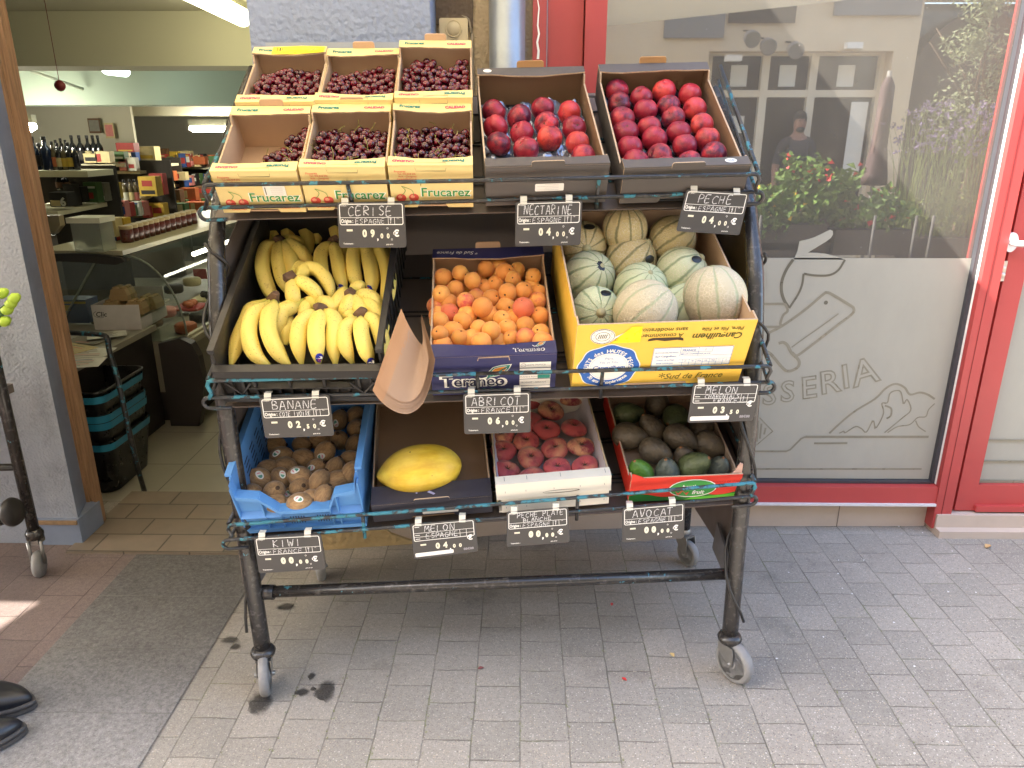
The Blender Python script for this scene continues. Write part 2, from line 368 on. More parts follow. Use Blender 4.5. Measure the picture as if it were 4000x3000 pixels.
def wood():
    t = NT('varnished wood trim'); c = t.obj(False); mp = t.n('Mapping', Vector=c, Scale=(60, 60, 3)).outputs[0]
    a = t.noise(mp, 2, 5, .6); b = t.noise(c, 2.0, 2)
    col = t.ramp(a, [(.25, rgb(104, 82, 62)), (.5, rgb(152, 118, 86)), (.8, rgb(176, 142, 108))]); col = t.mix(t.math('MULTIPLY', b, .3), col, rgb(90, 66, 50))
    t.bsdf(col, .55, t.bump(a, .4, .003)); return t.mat
WOOD = wood()
def glass(name, fac, tint, veil=.0):
    t = NT(name); g = t.n('BsdfGlossy', Color=(.96, .97, .95), Roughness=.012); tr = t.n('BsdfTransparent', Color=tint)
    d = t.n('BsdfDiffuse', Color=(.60, .56, .49)); c = t.n('TexCoord').outputs['Object']
    m = t.n('MixShader', _0=fac, _1=tr, _2=g)
    sp = t.math('MULTIPLY', t.math('GREATER_THAN', t.noise(c, 160, 2), .735), .5); sm = t.math('MULTIPLY', t.step(t.noise(c, 2.2, 5, .7), .45, .8), .05)
    m2 = t.n('MixShader', _0=t.math('ADD', t.math('ADD', sp, sm), veil), _1=m, _2=d)
    t.t.links.new(m2.outputs[0], t.out.inputs[0]); return t.mat
SHOPGLASS = glass('reflective shop glass', .29, (.5, .5, .46), .125)
CLEARG = glass('thin clear glass', .12, (.86, .9, .87))
BACKG = NT('glass back'); _b = BACKG.n('BsdfTransparent', Color=(.9, .92, .9)); BACKG.t.links.new(_b.outputs[0], BACKG.out.inputs[0]); BACKG = BACKG.mat
def film():
    t = NT('frosted film'); c = t.n('TexCoord').outputs['Object']
    k = t.math('MULTIPLY_ADD', t.noise(t.n('Mapping', Vector=c, Scale=(1, 1, .45)).outputs[0], 4.5, 6, .68), .26, .87); col = t.n('VectorMath', {'operation': 'SCALE'}, _0=rgb(152, 150, 140), Scale=k).outputs[0]
    t.bsdf(col, .38, None, Specular_IOR_Level=.45); return t.mat
FILM = film(); CUTL = mat('cut lines showing dark glass', rgb(124, 119, 104), .3, .25, 14); CUTD = mat('dark cut lines', rgb(92, 88, 77), .3, .3, 14)
# ------------------------------------------------------------------ ground
def sheet(name, x0, x1, y0, y1, z, m):
    b = MB(); b.add([(x0, y0, z), (x1, y0, z), (x1, y1, z), (x0, y1, z)], [(0, 1, 2, 3)]); return tag(b.build(name, m), kind='structure')
sheet('pavement', -60, 60, -60, 2.86, 0, PAVE)
sheet('brick_paving', -7, -1.45, -3, 2.55, .004, PAVR)
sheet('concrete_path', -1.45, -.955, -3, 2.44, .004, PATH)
TILEF = NT('beige threshold tile'); _g = TILEF.n('NewGeometry').outputs['Position']; _s = TILEF.n('SeparateXYZ', Vector=_g)
_v = TILEF.n('CombineXYZ', X=_s.outputs[0], Y=TILEF.math('ADD', _s.outputs[1], .07), Z=0.0).outputs[0]
_bk = TILEF.n('TexBrick', Vector=_v, Color1=rgb(116, 104, 90), Color2=rgb(126, 112, 96), Mortar=rgb(74, 66, 56), Scale=1.0, Mortar_Size=.004, Mortar_Smooth=.3, Brick_Width=.25, Row_Height=.125)
_c = TILEF.mix(TILEF.math('MULTIPLY', TILEF.step(TILEF.noise(_g, 5, 6, .7), .45, .75), .4), _bk.outputs[0], (.09, .075, .06))
TILEF.bsdf(_c, .5, TILEF.bump(TILEF.math('MULTIPLY', _bk.outputs[1], -1.0), .5, .003)); TILEF = TILEF.mat
b = MB().box(-1.72, -.80, 2.425, 2.925, -.08, .014)
b.solo('door_threshold', TILEF, 'worn beige tiled threshold across the open shop doorway', 'threshold')
FLO = NT('shop floor tile'); _g = FLO.n('NewGeometry').outputs['Position']
_bk = FLO.n('TexBrick', {'offset': 0}, Vector=_g, Color1=rgb(150, 146, 128), Color2=rgb(156, 150, 132), Mortar=rgb(84, 80, 70), Scale=1.0, Mortar_Size=.003, Mortar_Smooth=.2, Brick_Width=.42, Row_Height=.42)
FLO.bsdf(FLO.mix(FLO.math('MULTIPLY', FLO.noise(_g, 6, 6, .7), .4), _bk.outputs[0], (.16, .15, .13)), .35); FLO = FLO.mat
sheet('shop_floor', -7, 3, 2.86, 13, -.055, FLO)
# ------------------------------------------------------------------ our building
b = MB()
P = [(-7.0, 2.5), (-1.697, 2.5), (-1.737, 2.63), (-1.737, 2.68), (-7.0, 2.68)]   # grey stucco left of the door, splayed reveal
b.prism(P, lambda u, v, h: V((u, v, h)), -.06, 2.45, 0, 0); b.m[3] = 1; b.m[4] = 1
b.box(-7.0, -1.95, 2.68, 2.9, -.06, 2.45, 0)
w = b.solo('stucco_wall', [STUL, PAINTB], 'grey roughcast wall left of the shop doorway with a smooth painted reveal', 'wall', at=(-1.9, 2.5, 0))
b = MB().box(-1.86, -1.690, 2.488, 2.64, .0, .115, 0); b.box(-1.855, -1.695, 2.482, 2.488, .094, .110, 1)
b.solo('base_block', [PAINTB, mat('rust stain', rgb(136, 110, 80), .8, .4, 40)], 'scuffed blue grey base block with an orange scrape under the left door jamb', 'wall base')
b = MB()
for i, (x0, x1, y) in enumerate(((-1.737, -1.723, 2.628), (-1.7228, -1.7082, 2.634), (-1.708, -1.695, 2.630))): b.box(x0, x1, y, 2.668, .016, 2.3)
b.solo('door_jamb', WOOD, 'grooved brown wooden jamb on the left edge of the open shop doorway', 'door jamb')
b = MB().box(-.845, -.285, 2.50, 2.95, .13, 2.45)
b.solo('stucco_pillar', STUC, 'pale blue grey rough stucco pillar behind the cherry cartons', 'pillar')
b = MB().box(-.285, .03, 2.66, 2.95, .13, 2.45)
b.solo('roughcast_wall', BEIGE, 'narrow beige roughcast wall strip between blue pillar and red window frame', 'wall')
b = MB().grid(lambda u, v: (-.283 + .12 * u + .006 * sin(9 * v + 5 * u), 2.655, 1.835 + .13 * v + .008 * sin(14 * u)), 6, 6)
for q in b.v[:]: pass
b2 = MB(); P = [(-.283, 1.845), (-.24, 1.838), (-.2, 1.842), (-.165, 1.836), (-.162, 1.9), (-.166, 2.1), (-.283, 2.1)]
b2.prism(P, lambda u, v, h: V((u, 2.66 - h, v)), 0, .012)
b2.solo('bare_plaster_patch', stucco('dark bare plaster', rgb(96, 84, 74), 1, 60, .3), 'dark rough patch of bare plaster above the cream bell box', 'plaster patch')
b = MB(); b.box(-7, 7, 2.665, 2.95, 2.4501, 6.5); b.box(1.95, 7, 2.74, 2.95, -.02, 2.45); b.solo('building_front', BEIGE, 'upper storeys of the shop building above the awning', 'building', at=(0, 2.665, 2.45))
b = MB()
F = [(-.82, 2.465), (-.3, 2.555), (.1, 2.63), (.7, 2.675), (1.635, 2.688)]
for (x0, y0), (x1, y1) in zip(F, F[1:]):
    b.add([(x0, y0, -.02), (x1, y1, -.02), (x1, y1, .125), (x0, y0, .125), (x0, 2.95, .125), (x1, 2.95, .125)], [(0, 1, 2, 3), (3, 2, 5, 4)])
b.add([(1.635, 2.688, -.02), (1.635, 2.95, -.02), (1.635, 2.95, .125), (1.635, 2.688, .125)], [(0, 1, 2, 3)])
for x in (-.05, .42, .92, 1.28): 
    y = next(y0 + (y1 - y0) * (x - x0) / (x1 - x0) for (x0, y0), (x1, y1) in zip(F, F[1:]) if x0 <= x <= x1); b.box(x - .0015, x + .0015, y - .0015, y + .01, -.01, .124, 1)
b.solo('plinth', [TILEW, mat('grout line', rgb(110, 100, 92), .8)], 'low beige tiled plinth under the shop window behind the cart', 'plinth', at=(.5, 2.68, 0))
b = MB(); rs = random.Random(4)
P = [(-.8, .0), (-.74, .10), (-.64, .13), (-.56, .12), (-.5, .05), (-.44, .02), (-.40, 0)]
b.prism(P, lambda u, v, h: V((u, 2.475 + (u + .82) * .15 - h, v)), 0, .014); b.solo('broken_plaster', stucco('yellow crumbling plaster', rgb(178, 154, 112), 1, 45, .3), 'yellowish crumbling plaster at the foot of the pillar behind the cart', 'plaster')
# shop window
win = thing('shop_window', 'red framed shop window with frosted film and street reflections right of the cart', 'window', (.95, 2.70, .12))
b = MB(); b.box(.03, .075, 2.635, 2.75, .125, 2.4); b.box(.079, .195, 2.655, 2.75, .125, 2.4); b.box(.199, .268, 2.625, 2.75, .125, 2.4); b.build('frame_post', REDP, win, True)
b = MB().grid(lambda u, v: (.048 + .008 * (u - .5) * (1 - v * .7) + .003 * sin(v * 20), 2.6335, 1.74 + .2 * v), 2, 8, 0); b.build('paint_scrape', PWHT, win, True)
b = MB(); b.box(1.633, 1.700, 2.635, 2.75, .02, 2.4); b.box(1.66, 1.6615, 2.6335, 2.64, .02, 2.4, 1); b.build('frame_post', [REDP, mat('dark red groove', rgb(110, 30, 30), .6)], win, True)
b = MB(); b.box(.268, 1.633, 2.64, 2.75, .128, .196); b.box(.268, 1.633, 2.632, 2.75, .118, .1275, 1); b.build('frame_rail', [REDP, mat('pale sealant', rgb(206, 204, 206), .6, .1, 60)], win, True)
b = MB(); b.box(1.618, 1.632, 2.672, 2.70, .2, 2.4); b.box(.268, 1.618, 2.672, 2.70, .197, .207); b.box(1.6325, 1.6335, 2.660, 2.6719, .2, 2.4, 1); b.build('gasket', [GASK, PWHT], win, True)
b = MB().box(.268, 1.618, 2.694, 2.700, .207, 2.4, 1, {'-y': 0}); b.build('glass_pane', [SHOPGLASS, BACKG], win, True)
K2 = lambda p: (2800 + p[0] * .7836, 800 + p[1] * .7836)
FY = 2.6915
def fx(p): q = atY(*K2(p), FY); return (q.x, q.z)
zt = atY(3400, 1008, FY).z
b = MB(); rect = [(.27, .209), (1.617, .209), (1.617, zt), (.27, zt)]
fp = lambda u, v, h: V((u, FY - h, v))
b.prism(rect, fp, 0, .0006)
tail = [fx(p) for p in [(383, 272), (402, 230), (412, 182), (430, 177), (458, 171), (490, 160), (520, 146), (545, 133), (565, 124), (578, 130), (579, 148), (568, 166), (540, 186), (500, 210), (455, 238), (500, 239), (545, 244), (585, 254), (612, 264), (636, 273)]]
b.prism(tail[::-1], fp, 0, .0006)
b.build('frosted_film', FILM, win, True)
d = DC()
def ln(pts, w, m=0, sm=True):
    q = [V((*fx(p), 0)) for p in pts]; q = cat_rom(q, len(q) * 4) if sm and len(q) > 2 else q
    d.stroke(q, w, m)
ln([(380, 272), (345, 325), (324, 380), (322, 430), (335, 475), (358, 512)], .011, 1); ln([(638, 274), (605, 325), (560, 350), (490, 352), (432, 343)], .008, 1); ln([(432, 343), (425, 395), (405, 445), (360, 515)], .008, 1)
ln([(180, 494), (258, 494), (330, 494), (346, 505), (352, 530), (330, 550), (316, 590), (312, 607), (200, 607)], .009)
ln([(250, 642), (330, 600), (440, 522), (530, 446), (548, 437), (575, 447), (660, 498), (682, 518), (672, 545), (600, 600), (500, 678), (412, 744), (392, 750), (375, 735)], .010)
ln([(308, 690), (330, 685), (352, 700), (372, 738), (405, 770), (410, 795), (395, 815), (360, 828), (330, 815), (270, 745), (240, 728)], .011)
ln([(372, 710), (430, 668), (520, 605), (606, 542)], .0045); q = fx((543, 487)); d.disc(q[0], q[1], .0075, .0075, 1)
for ch, p, rot, sc in (('S', (262, 950), 3, 1.0), ('S', (352, 935), 5, 1.0), ('E', (458, 916), 9, 1.05), ('R', (562, 888), 12, 1.1), ('I', (642, 862), 14, 1.15), ('A', (738, 838), 18, 1.25)):
    q = fx(p); d.text(ch, q[0], q[1], .118 * sc, 0, 1, bold=.030, rot=rot); d.text(ch, q[0], q[1], .118 * sc, 2, 2, bold=-.012, rot=rot)
ln([(190, 1228), (345, 1228), (365, 1220), (420, 1165), (440, 1156)], .007, 0, False); ln([(440, 1156), (740, 1156), (1055, 1156)], .010, 0, False); ln([(484, 1188), (560, 1188), (650, 1187)], .008)
ln([(560, 1138), (640, 1065), (700, 1020), (790, 965), (840, 915), (890, 892), (935, 910), (962, 945), (1010, 935), (1050, 945), (1085, 968)], .008)
ln([(610, 1138), (632, 1128), (640, 1135), (690, 1105), (720, 1115), (745, 1132), (778, 1075), (792, 1112), (830, 1040), (822, 990), (850, 985), (862, 940), (895, 925), (918, 935), (930, 990), (948, 970), (966, 1022), (920, 1065), (835, 1135)], .005)
ln([(838, 1000), (868, 1015), (866, 1050), (845, 1065)], .007); ln([(850, 1135), (900, 1105), (960, 1095), (1000, 1060), (1040, 1055), (1055, 1020), (1085, 990)], .0045); ln([(990, 1075), (1005, 1105), (1040, 1130)], .0045)
ln([(150, 1316), (600, 1316), (1020, 1316)], .006, 0, False)
ln([(212, 1060), (278, 1128), (196, 1198)], .004, 0, False)
for x in (207, 222, 243): ln([(x, 1075 + (x - 207)), (x - 8, 1180 - (x - 207))], .007, 0, False)
ln([(205, 300), (245, 340), (250, 400), (222, 470)], .005, 2); ln([(1010, 270), (1013, 272)], .002, 2)
b = MB(); d.put(b, lambda u, v, h: V((u, FY - .0008 - h, v))); b.build('film_drawing', [CUTL, CUTD, FILM], win, True)
# shop door
door = thing('shop_door', 'red half glazed shop door with white lever handle at the right edge', 'door', (2.0, 2.69, .06))
b = MB(); b.box(1.722, 1.796, 2.655, 2.72, .09, 2.35); b.box(1.701, 1.7215, 2.668, 2.74, .085, 2.35, 1); b.box(1.7035, 1.708, 2.662, 2.668, .086, 2.35); b.build('stile', [REDP, mat('dark red paint', rgb(150, 46, 44), .5)], door, True)
b = MB(); b.box(1.7965, 2.6, 2.657, 2.72, .09, .20); b.box(1.7965, 2.6, 2.640, 2.6569, .092, .116); b.box(1.7965, 2.6, 2.657, 2.72, 1.15, 1.30); b.build('rail', REDP, door, True)
b = MB().box(1.7965, 2.6, 2.676, 2.69, .201, .211); b.box(1.7965, 2.6, 2.684, 2.690, .2115, 1.149, 1); b.box(1.7965, 2.6, 2.678, 2.684, .38, .386, 0); b.box(1.7965, 2.6, 2.678, 2.684, .29, .296, 0); b.build('frosted_pane', [CUTL, FILM], door, True)
hp = atY(3944, 945, 2.655); b = MB(); oval = [(.023 * cos(a * pi / 12), .034 * sin(a * pi / 12)) for a in range(24)]
b.prism(oval, lambda u, v, h: V((hp.x + u, 2.655 - h, hp.z + v)), 0, .012); b.tube([(hp.x, 2.65, hp.z), (hp.x, 2.605, hp.z), (hp.x + .02, 2.598, hp.z), (hp.x + .13, 2.598, hp.z - .004)], .011, 12); b.build('handle', mat('white enamel', rgb(226, 222, 222), .3), door, True)
lp = atY(3909, 1058, 2.655); b = MB().box(lp.x - .014, lp.x + .014, 2.648, 2.655, lp.z - .036, lp.z + .036); b.lathe([(.008, 0), (.008, .006), (.001, .007)], 12, MX.Translation((lp.x, 2.648, lp.z + .012)) @ MX.Rotation(R(90), 4, 'X')); b.lathe([(.009, 0), (.009, .01), (.001, .011)], 12, MX.Translation((lp.x, 2.648, lp.z - .012)) @ MX.Rotation(R(90), 4, 'X'))
b.build('lock_plate', mat('pale lock metal', rgb(206, 196, 184), .35, metal=.4), door, True)
b = MB().box(1.642, 2.7, 2.625, 2.74, -.02, .084); b.box(1.642, 2.7, 2.590, 2.6249, -.02, .030)
b.solo('door_step', TILEW, 'shallow worn stone step under the red shop door', 'step')
# back room behind the window, kept as real walls
b = MB(); b.box(-.30, -.25, 2.95, 13, -.06, 2.4, 0); b.box(.03, 2.7, 4.6, 4.65, -.06, 2.45, 0); b.box(2.7, 2.75, 2.95, 4.65, -.06, 2.45); b.solo('interior_wall', mat('dim interior wall', rgb(120, 112, 98), .9, .1, 3), 'dim plain wall of the room behind the shop window', 'wall', at=(1, 4.6, 0))
sheet('back_room_ceiling', -.25, 2.8, 2.95, 4.65, 2.42, PLAS)
# pipe, bell, cable
b = MB(); b.tube([(-.052, 2.60, .13), (-.052, 2.60, 2.6)], .058, 24); b.tube([(-.052, 2.60, 1.2), (-.052, 2.60, 1.22)], .062, 24); b.solo('downpipe', ZINC, 'thick grey zinc downpipe on the beige wall beside the red window frame', 'downpipe')
bell = thing('door_bell', 'small cream bell box with round button below a dark plaster patch', 'bell', (-.225, 2.66, 1.77))
b = MB(); p0 = atY(1720, 172, 2.655); p1 = atY(1828, 73, 2.655); DL = MB(); dd = DC(); dd.rrect(p0.x, p0.z, p1.x, p1.z, .006, 0, 0, 0); b.prism(dd.it[0][0], lambda u, v, h: V((u, 2.66 - h, v)), 0, .022)
cx, cz = (p0.x + p1.x) / 2, (p0.z + p1.z) / 2 + .006
b.build('housing', mat('cream plastic', rgb(206, 192, 158), .5, .06), bell, True)
b = MB().lathe([(.027, 0), (.027, .004), (.024, .005), (.024, .003), (.021, .003), (.02, .006), (.001, .0065)], 24, MX.Translation((cx, 2.638, cz)) @ MX.Rotation(R(90), 4, 'X')); b.build('button', mat('cream plastic'[:], rgb(206, 192, 158)), bell, True)
d = DC().text('VIGIK', cx, p0.z + .008, .011, 0); b = MB(); d.put(b, lambda u, v, h: V((u, 2.638 - h, v))); b.build('lettering', PBLK, bell, True)
b = MB().tube(cat_rom([atY(1800, 60, 2.652), atY(1830, 75, 2.65), atY(1840, 130, 2.65), atY(1846, 200, 2.65), V((-.165, 2.65, 1.2))], 12), .004, 6); b.solo('bell_wire', mat('grey wire', rgb(150, 140, 124), .6), 'thin grey wire down the wall right of the bell box', 'wire')
# awning over the street side
def fabric(name, col, tr):
    t = NT(name); a = t.n('BsdfDiffuse', Color=col); c = t.n('BsdfTranslucent', Color=col); m = t.n('MixShader', _0=tr, _1=a, _2=c); t.t.links.new(m.outputs[0], t.out.inputs[0]); return t.mat
AWN = fabric('cream awning canvas', rgb(232, 226, 210), .62)
aw = thing('awning', 'cream canvas awning over the fruit stand, seen as reflection in the window', 'awning', (-2, 2.4, 2.6))
az = lambda y: 2.05 + (y - .8) * .29
b = MB()
for x0, x1, y0, y1 in ((-3.93, .14, .8, 2.66), (-7, -4.15, .8, 2.66), (-4.15, -3.93, .8, 1.42), (-4.15, -3.93, 1.66, 2.66)):  # opening at the unseen left is made up, to drop a sun patch below
    vs = [(x, y, az(y) + h) for h in (0, .004) for y in (y0, y1) for x in (x0, x1)]; b.add(vs, [(0, 2, 3, 1), (4, 5, 7, 6), (0, 1, 5, 4), (2, 6, 7, 3), (0, 4, 6, 2), (1, 3, 7, 5)])
b.build('canopy', AWN, aw, True)
b = MB(); b.box(-7, .14, .79, .8, 1.90, 2.055); b.build('valance', AWN, aw, True)
b = MB(); b.tube([(-7, .82, 2.035), (.14, .82, 2.035)], .022); b.tube([(.1, .85, 2.04), (.1, 2.64, 2.45)], .016); b.tube([(-3.0, .85, 2.04), (-3.0, 2.64, 2.45)], .016); b.build('frame_bar', ALU, aw, True)
# ------------------------------------------------------------------ the fruit cart
def Rm(al, yw, ro): return MX.Rotation(R(yw), 4, 'Z') @ MX.Rotation(R(al), 4, 'X') @ MX.Rotation(R(ro), 4, 'Y')
def pose(p, a): return MX.Translation(V(p)) @ Rm(*a)
cart = thing('fruit_cart', 'black tubular three tier fruit cart on casters with chipped turquoise paint', 'fruit cart', (-.04, 1.95, 0))
_rp = lambda a, b, Ya, Yb: (tuple(atY(*a, Ya)), tuple(atY(*b, Yb)))
RL = {'top': ((-.795, 1.883, 1.331), (.603, 1.964, 1.366), *_rp((810, 722), (2950, 680), 1.842, 1.922), 31),
      'mid': ((-.771, 1.707, .890), (.627, 1.787, .910), *_rp((825, 1487), (2995, 1430), 1.692, 1.768), 25.5),
      'bot': ((-.777, 1.717, .486), (.618, 1.797, .584), *_rp((905, 2050), (2935, 1887), 1.722, 1.788), 14)}
def railp(k, x, up=False):
    a, b = (V(RL[k][2]), V(RL[k][3])) if up else (V(RL[k][0]), V(RL[k][1])); t = (x - a.x) / (b.x - a.x); return a.lerp(b, t)
rr = .0052
for k in ('top', 'mid', 'bot'):
    a, b, c, d_, al = RL[k]; a, b, c, d_ = map(V, (a, b, c, d_)); u = (b - a).normalized(); w = V((0, cos(R(al)), sin(R(al))))
    dn = V((0, .25, -.97))
    def hook(E, o): return [E + o * (.016 * sin(t)) + dn * (.016 * (1 - cos(t))) for t in [pi * i / 8 for i in range(1, 9)]] + [E - o * .05 + dn * .032]
    mb = MB(); mb.tube([p for p in reversed(hook(a, -u))] + cat_rom([a, a.lerp(b, .3) + V((0, 0, -.002)), a.lerp(b, .7) + V((0, 0, -.002)), b], 14) + hook(b, u), rr, 8); mb.build('lower_rail', {'top': RAIL, 'mid': RAIL, 'bot': RAIL}[k], cart, True)
    def bend(E, o, tgt): return [E + o * .008 + V((0, .002, -.003)), E + o * .013 + V((0, .004, -.014)), E + o * .006 + V((0, .006, -.034)), tgt]
    mb = MB()
    if k == 'mid':
        m0 = c.lerp(d_, .47); mb.tube([p for p in reversed(bend(c, -u, a + dn * .004))] + [c, m0], rr, 8); mb.build('upper_rail', RAILT, cart, True)
        mb = MB(); mb.tube([m0, d_] + bend(d_, u, b + dn * .004), rr, 8); mb.build('upper_rail', RAILB, cart, True)
    else:
        mb.tube([p for p in reversed(bend(c, -u, a + dn * .004))] + cat_rom([c, c.lerp(d_, .5) + V((0, 0, -.002)), d_], 8) + bend(d_, u, b + dn * .004), rr, 8); mb.build('upper_rail', {'top': RAIL, 'bot': RAILT}[k], cart, True)
    wm = RAIL if k != 'top' else RAILB
    for x in {'top': (-.43, .19), 'mid': (-.11, .20), 'bot': (-.42, .15)}[k]:
        p, q = railp(k, x), railp(k, x, True); MB().tube([q + V((0, .004, .001)), p + V((0, .009, -.003)), p + V((0, .012, -.034))], .005, 8).build('basket_wire', wm, cart, True)
    for E, o in ((c, -1), (d_, 1)):
        E2 = E + V((o * .010, .004, 0)); ln3 = .56 if k == 'top' else .66; MB().tube([E2, E2 + w * ln3], .006, 8).build('basket_wire', wm, cart, True)
        MB().tube([E2 + V((0, .01, -.04)), E2 + V((0, .01, -.04)) + w * ln3], .0045, 8).build('basket_wire', wm, cart, True)
    lf, rf = {'top': ((-.79, 1.908, 1.311), (.60, 1.985, 1.342), ), 'mid': ((-.75, 1.737, .866), (.61, 1.80, .890)), 'bot': ((-.76, 1.752, .482), (.61, 1.828, .560))}[k]
    lf, rf = V(lf), V(rf); n = V((0, -sin(R(al)), cos(R(al)))); ln_ = {'top': .60, 'mid': .66, 'bot': .60}[k]
    mb = MB(); off = n * -.016
    vs = [lf + off, rf + off, rf + off + w * ln_, lf + off + w * ln_]; vs += [p - n * .003 for p in vs]
    mb.add(vs, [(0, 1, 2, 3), (7, 6, 5, 4), (0, 4, 5, 1), (1, 5, 6, 2), (2, 6, 7, 3), (3, 7, 4, 0)])
    for t in (.2, .23, .26, .52, .55, .8): mb.tube([lf + off + w * ln_ * t + n * .004, rf + off + w * ln_ * t + n * .004], .003, 6, 1)
    mb.build('shelf_sheet', [SHEET, RAIL], cart, True)
# back sheet behind the middle and lower tier
mb = MB(); mb.box(-.72, .60, 2.46, 2.464, .60, 1.62); mb.build('back_sheet', SHEET, cart, True)
PL = [atY(1028, 2545, 1.735), atY(945, 2000, 1.768), atY(866, 1480, 1.785), atY(848, 1100, 1.87), atY(850, 880, 1.955), atY(893, 540, 2.2), atY(985, 270, 2.45)]
PR = [atY(2850, 2490, 1.80), atY(2893, 2000, 1.83), atY(2938, 1500, 1.845), atY(2950, 1150, 1.91), atY(2938, 920, 1.985), atY(2900, 640, 2.14), atY(2795, 350, 2.45)]
for P in (PL, PR):
    q = cat_rom(P, 36); b0 = q[0].copy(); mb = MB(); mb.tube(q, [.0225] * 20 + [.0225 - .0006 * i for i in range(17)], 18)
    mb.lathe([(.024, 0), (.032, .004), (.035, .014), (.031, .022), (.024, .028)], 20, MX.Translation(b0 - V((0, 0, .012)))); mb.build('post', POSTM, cart, True)
mb = MB(); A, B_ = atY(1030, 2313, 1.765), atY(2830, 2242, 1.83); mb.tube([A, B_], .0165, 14); mb.tube([A - V((.01, 0, 0)), A + V((.03, 0, 0))], .021, 14); mb.build('cross_bar', POSTM, cart, True)
# side sheets and rear legs
for x, o in ((-.785, -1), (.628, 1)):
    mb = MB(); yo = .0 if o < 0 else .075
    P = [(1.80 + yo, .295), (1.80 + yo, .95), (1.95 + yo, 1.22), (2.40 + yo, 1.52), (2.34 + yo, .262)]
    mb.prism(P if o > 0 else P, lambda u, v, h: V((x + h - o * (u - 1.87) * .045, u, v)), -.0015, .0015); mb.build('side_sheet', SHEET, cart, True)
    mb = MB(); mb.prism([(1.83 + yo, .262), (1.82 + yo, .335), (1.96 + yo, .372), (1.985 + yo, .268)], lambda u, v, h: V((x - o * .022 + h, u, v)), -.003, .003); mb.build('brace_plate', mat('dull grey plate', rgb(112, 110, 112), .5, metal=.2), cart, True)
    rb = V((-.725, 2.30, 0)) if o < 0 else V((.60, 2.41, 0)); mb = MB(); mb.tube([rb + V((0, 0, .13)), rb + V((0, 0, 1.3))], .018, 12); mb.build('rear_leg', POSTM, cart, True)
mb = MB(); tl, tr = atY(1040, 178, 2.475), atY(1640, 165, 2.475); mb.box(tl.x, tr.x, 2.468, 2.488, tl.z - .035, tl.z + .008, 0); mb.build('top_bar', mat('pale blue grey bar', rgb(150, 158, 174), .4, .06, 8, metal=.2), cart, True)
def caster(pb, head, r, axle_w=.028):
    """pb: lower end of the leg; head: unit vector the fork trails along"""
    h = V((head[0], head[1], 0)).normalized(); ax = V((-h.y, h.x, 0)); c = V((pb.x, pb.y, 0)) + h * .026; c.z = r
    fk = MB(); top = pb.z - .012
    M = MX(((ax.x, h.x, 0, 0), (ax.y, h.y, 0, 0), (0, 0, 1, 0), (0, 0, 0, 1))); M.translation = V((pb.x, pb.y, 0))
    hw = axle_w / 2 + .006
    fk.box(-hw, hw, -.022, .03, top - .006, top, M=M)
    for s_ in (-1, 1):
        P = [(-.022, top), (.032, top), (.036, top - .012), (.038, r + .004), (.026, r - .012), (.014, r + .002), (-.020, top - .03)]
        fk.prism(P, lambda u, v, hh: M @ V((s_ * hw + hh, u, v)), -.0012, .0012)
    fk.tube([c - ax * (hw + .008), c + ax * (hw + .008)], .006, 10); fk.lathe([(.02, top), (.022, top + .012), (.014, top + .03)], 14, MX.Translation((pb.x, pb.y, 0)))
    f = fk.build('caster', STEEL, cart, True)
    wh = MB(); Mw = MX.Translation(c) @ ax.to_track_quat('Z', 'Y').to_matrix().to_4x4(); w2 = axle_w / 2
    wh.lathe([(.010, -w2), (.014, -w2 - .002), (.018, -w2 + .004), (r * .70, -w2 + .005), (r * .76, -w2 + .001)], 28, Mw, 1); wh.lathe([(r * .76, -w2 + .001), (r * .90, -w2 + .001), (r * .975, -w2 * .55), (r, 0), (r * .975, w2 * .55), (r * .90, w2 - .001), (r * .76, w2 - .001)], 32, Mw, 0)
    wh.lathe([(r * .76, w2 - .001), (r * .70, w2 - .005), (.018, w2 - .004), (.014, w2 + .002), (.010, w2)], 28, Mw, 1)
    wh.build('wheel', [RUBBER, mat('grey wheel hub', rgb(142, 140, 138), .5, .1, 40, dirt=.3)], f, True)
caster(PL[0], (.28, -1), .062); caster(PR[0], (.55, -.85), .064, .032)
caster(V((-.725, 2.30, .13)), (.4, -.9), .05); caster(V((.60, 2.41, .13)), (.5, -.86), .05)
# cables wound round both posts
def wound(P, t0, t1, turns, label, ph=0):
    q = cat_rom(P, 80); n = int(turns * 14); pts = []
    for i in range(n + 1):
        t = t0 + (t1 - t0) * i / n; c = q[min(80, int(t * 80))].lerp(q[min(80, int(t * 80) + 1)], (t * 80) % 1); a = ph + 2 * pi * turns * i / n
        rad = .030 + .012 * max(0, sin(a * .5 + 1)) * abs(sin(a)); pts.append(c + V((cos(a) * rad, -sin(a) * rad, 0)))
    MB().tube(pts, .0042, 7).solo('cable', HOSE, label, 'cable')
wound(PL, .03, .62, 3.0, 'thin black cable wound loosely round the left front post of the cart', 2.4)
wound(PR, .03, .62, 3.0, 'thin black cable wound loosely round the right front post of the cart', .8)
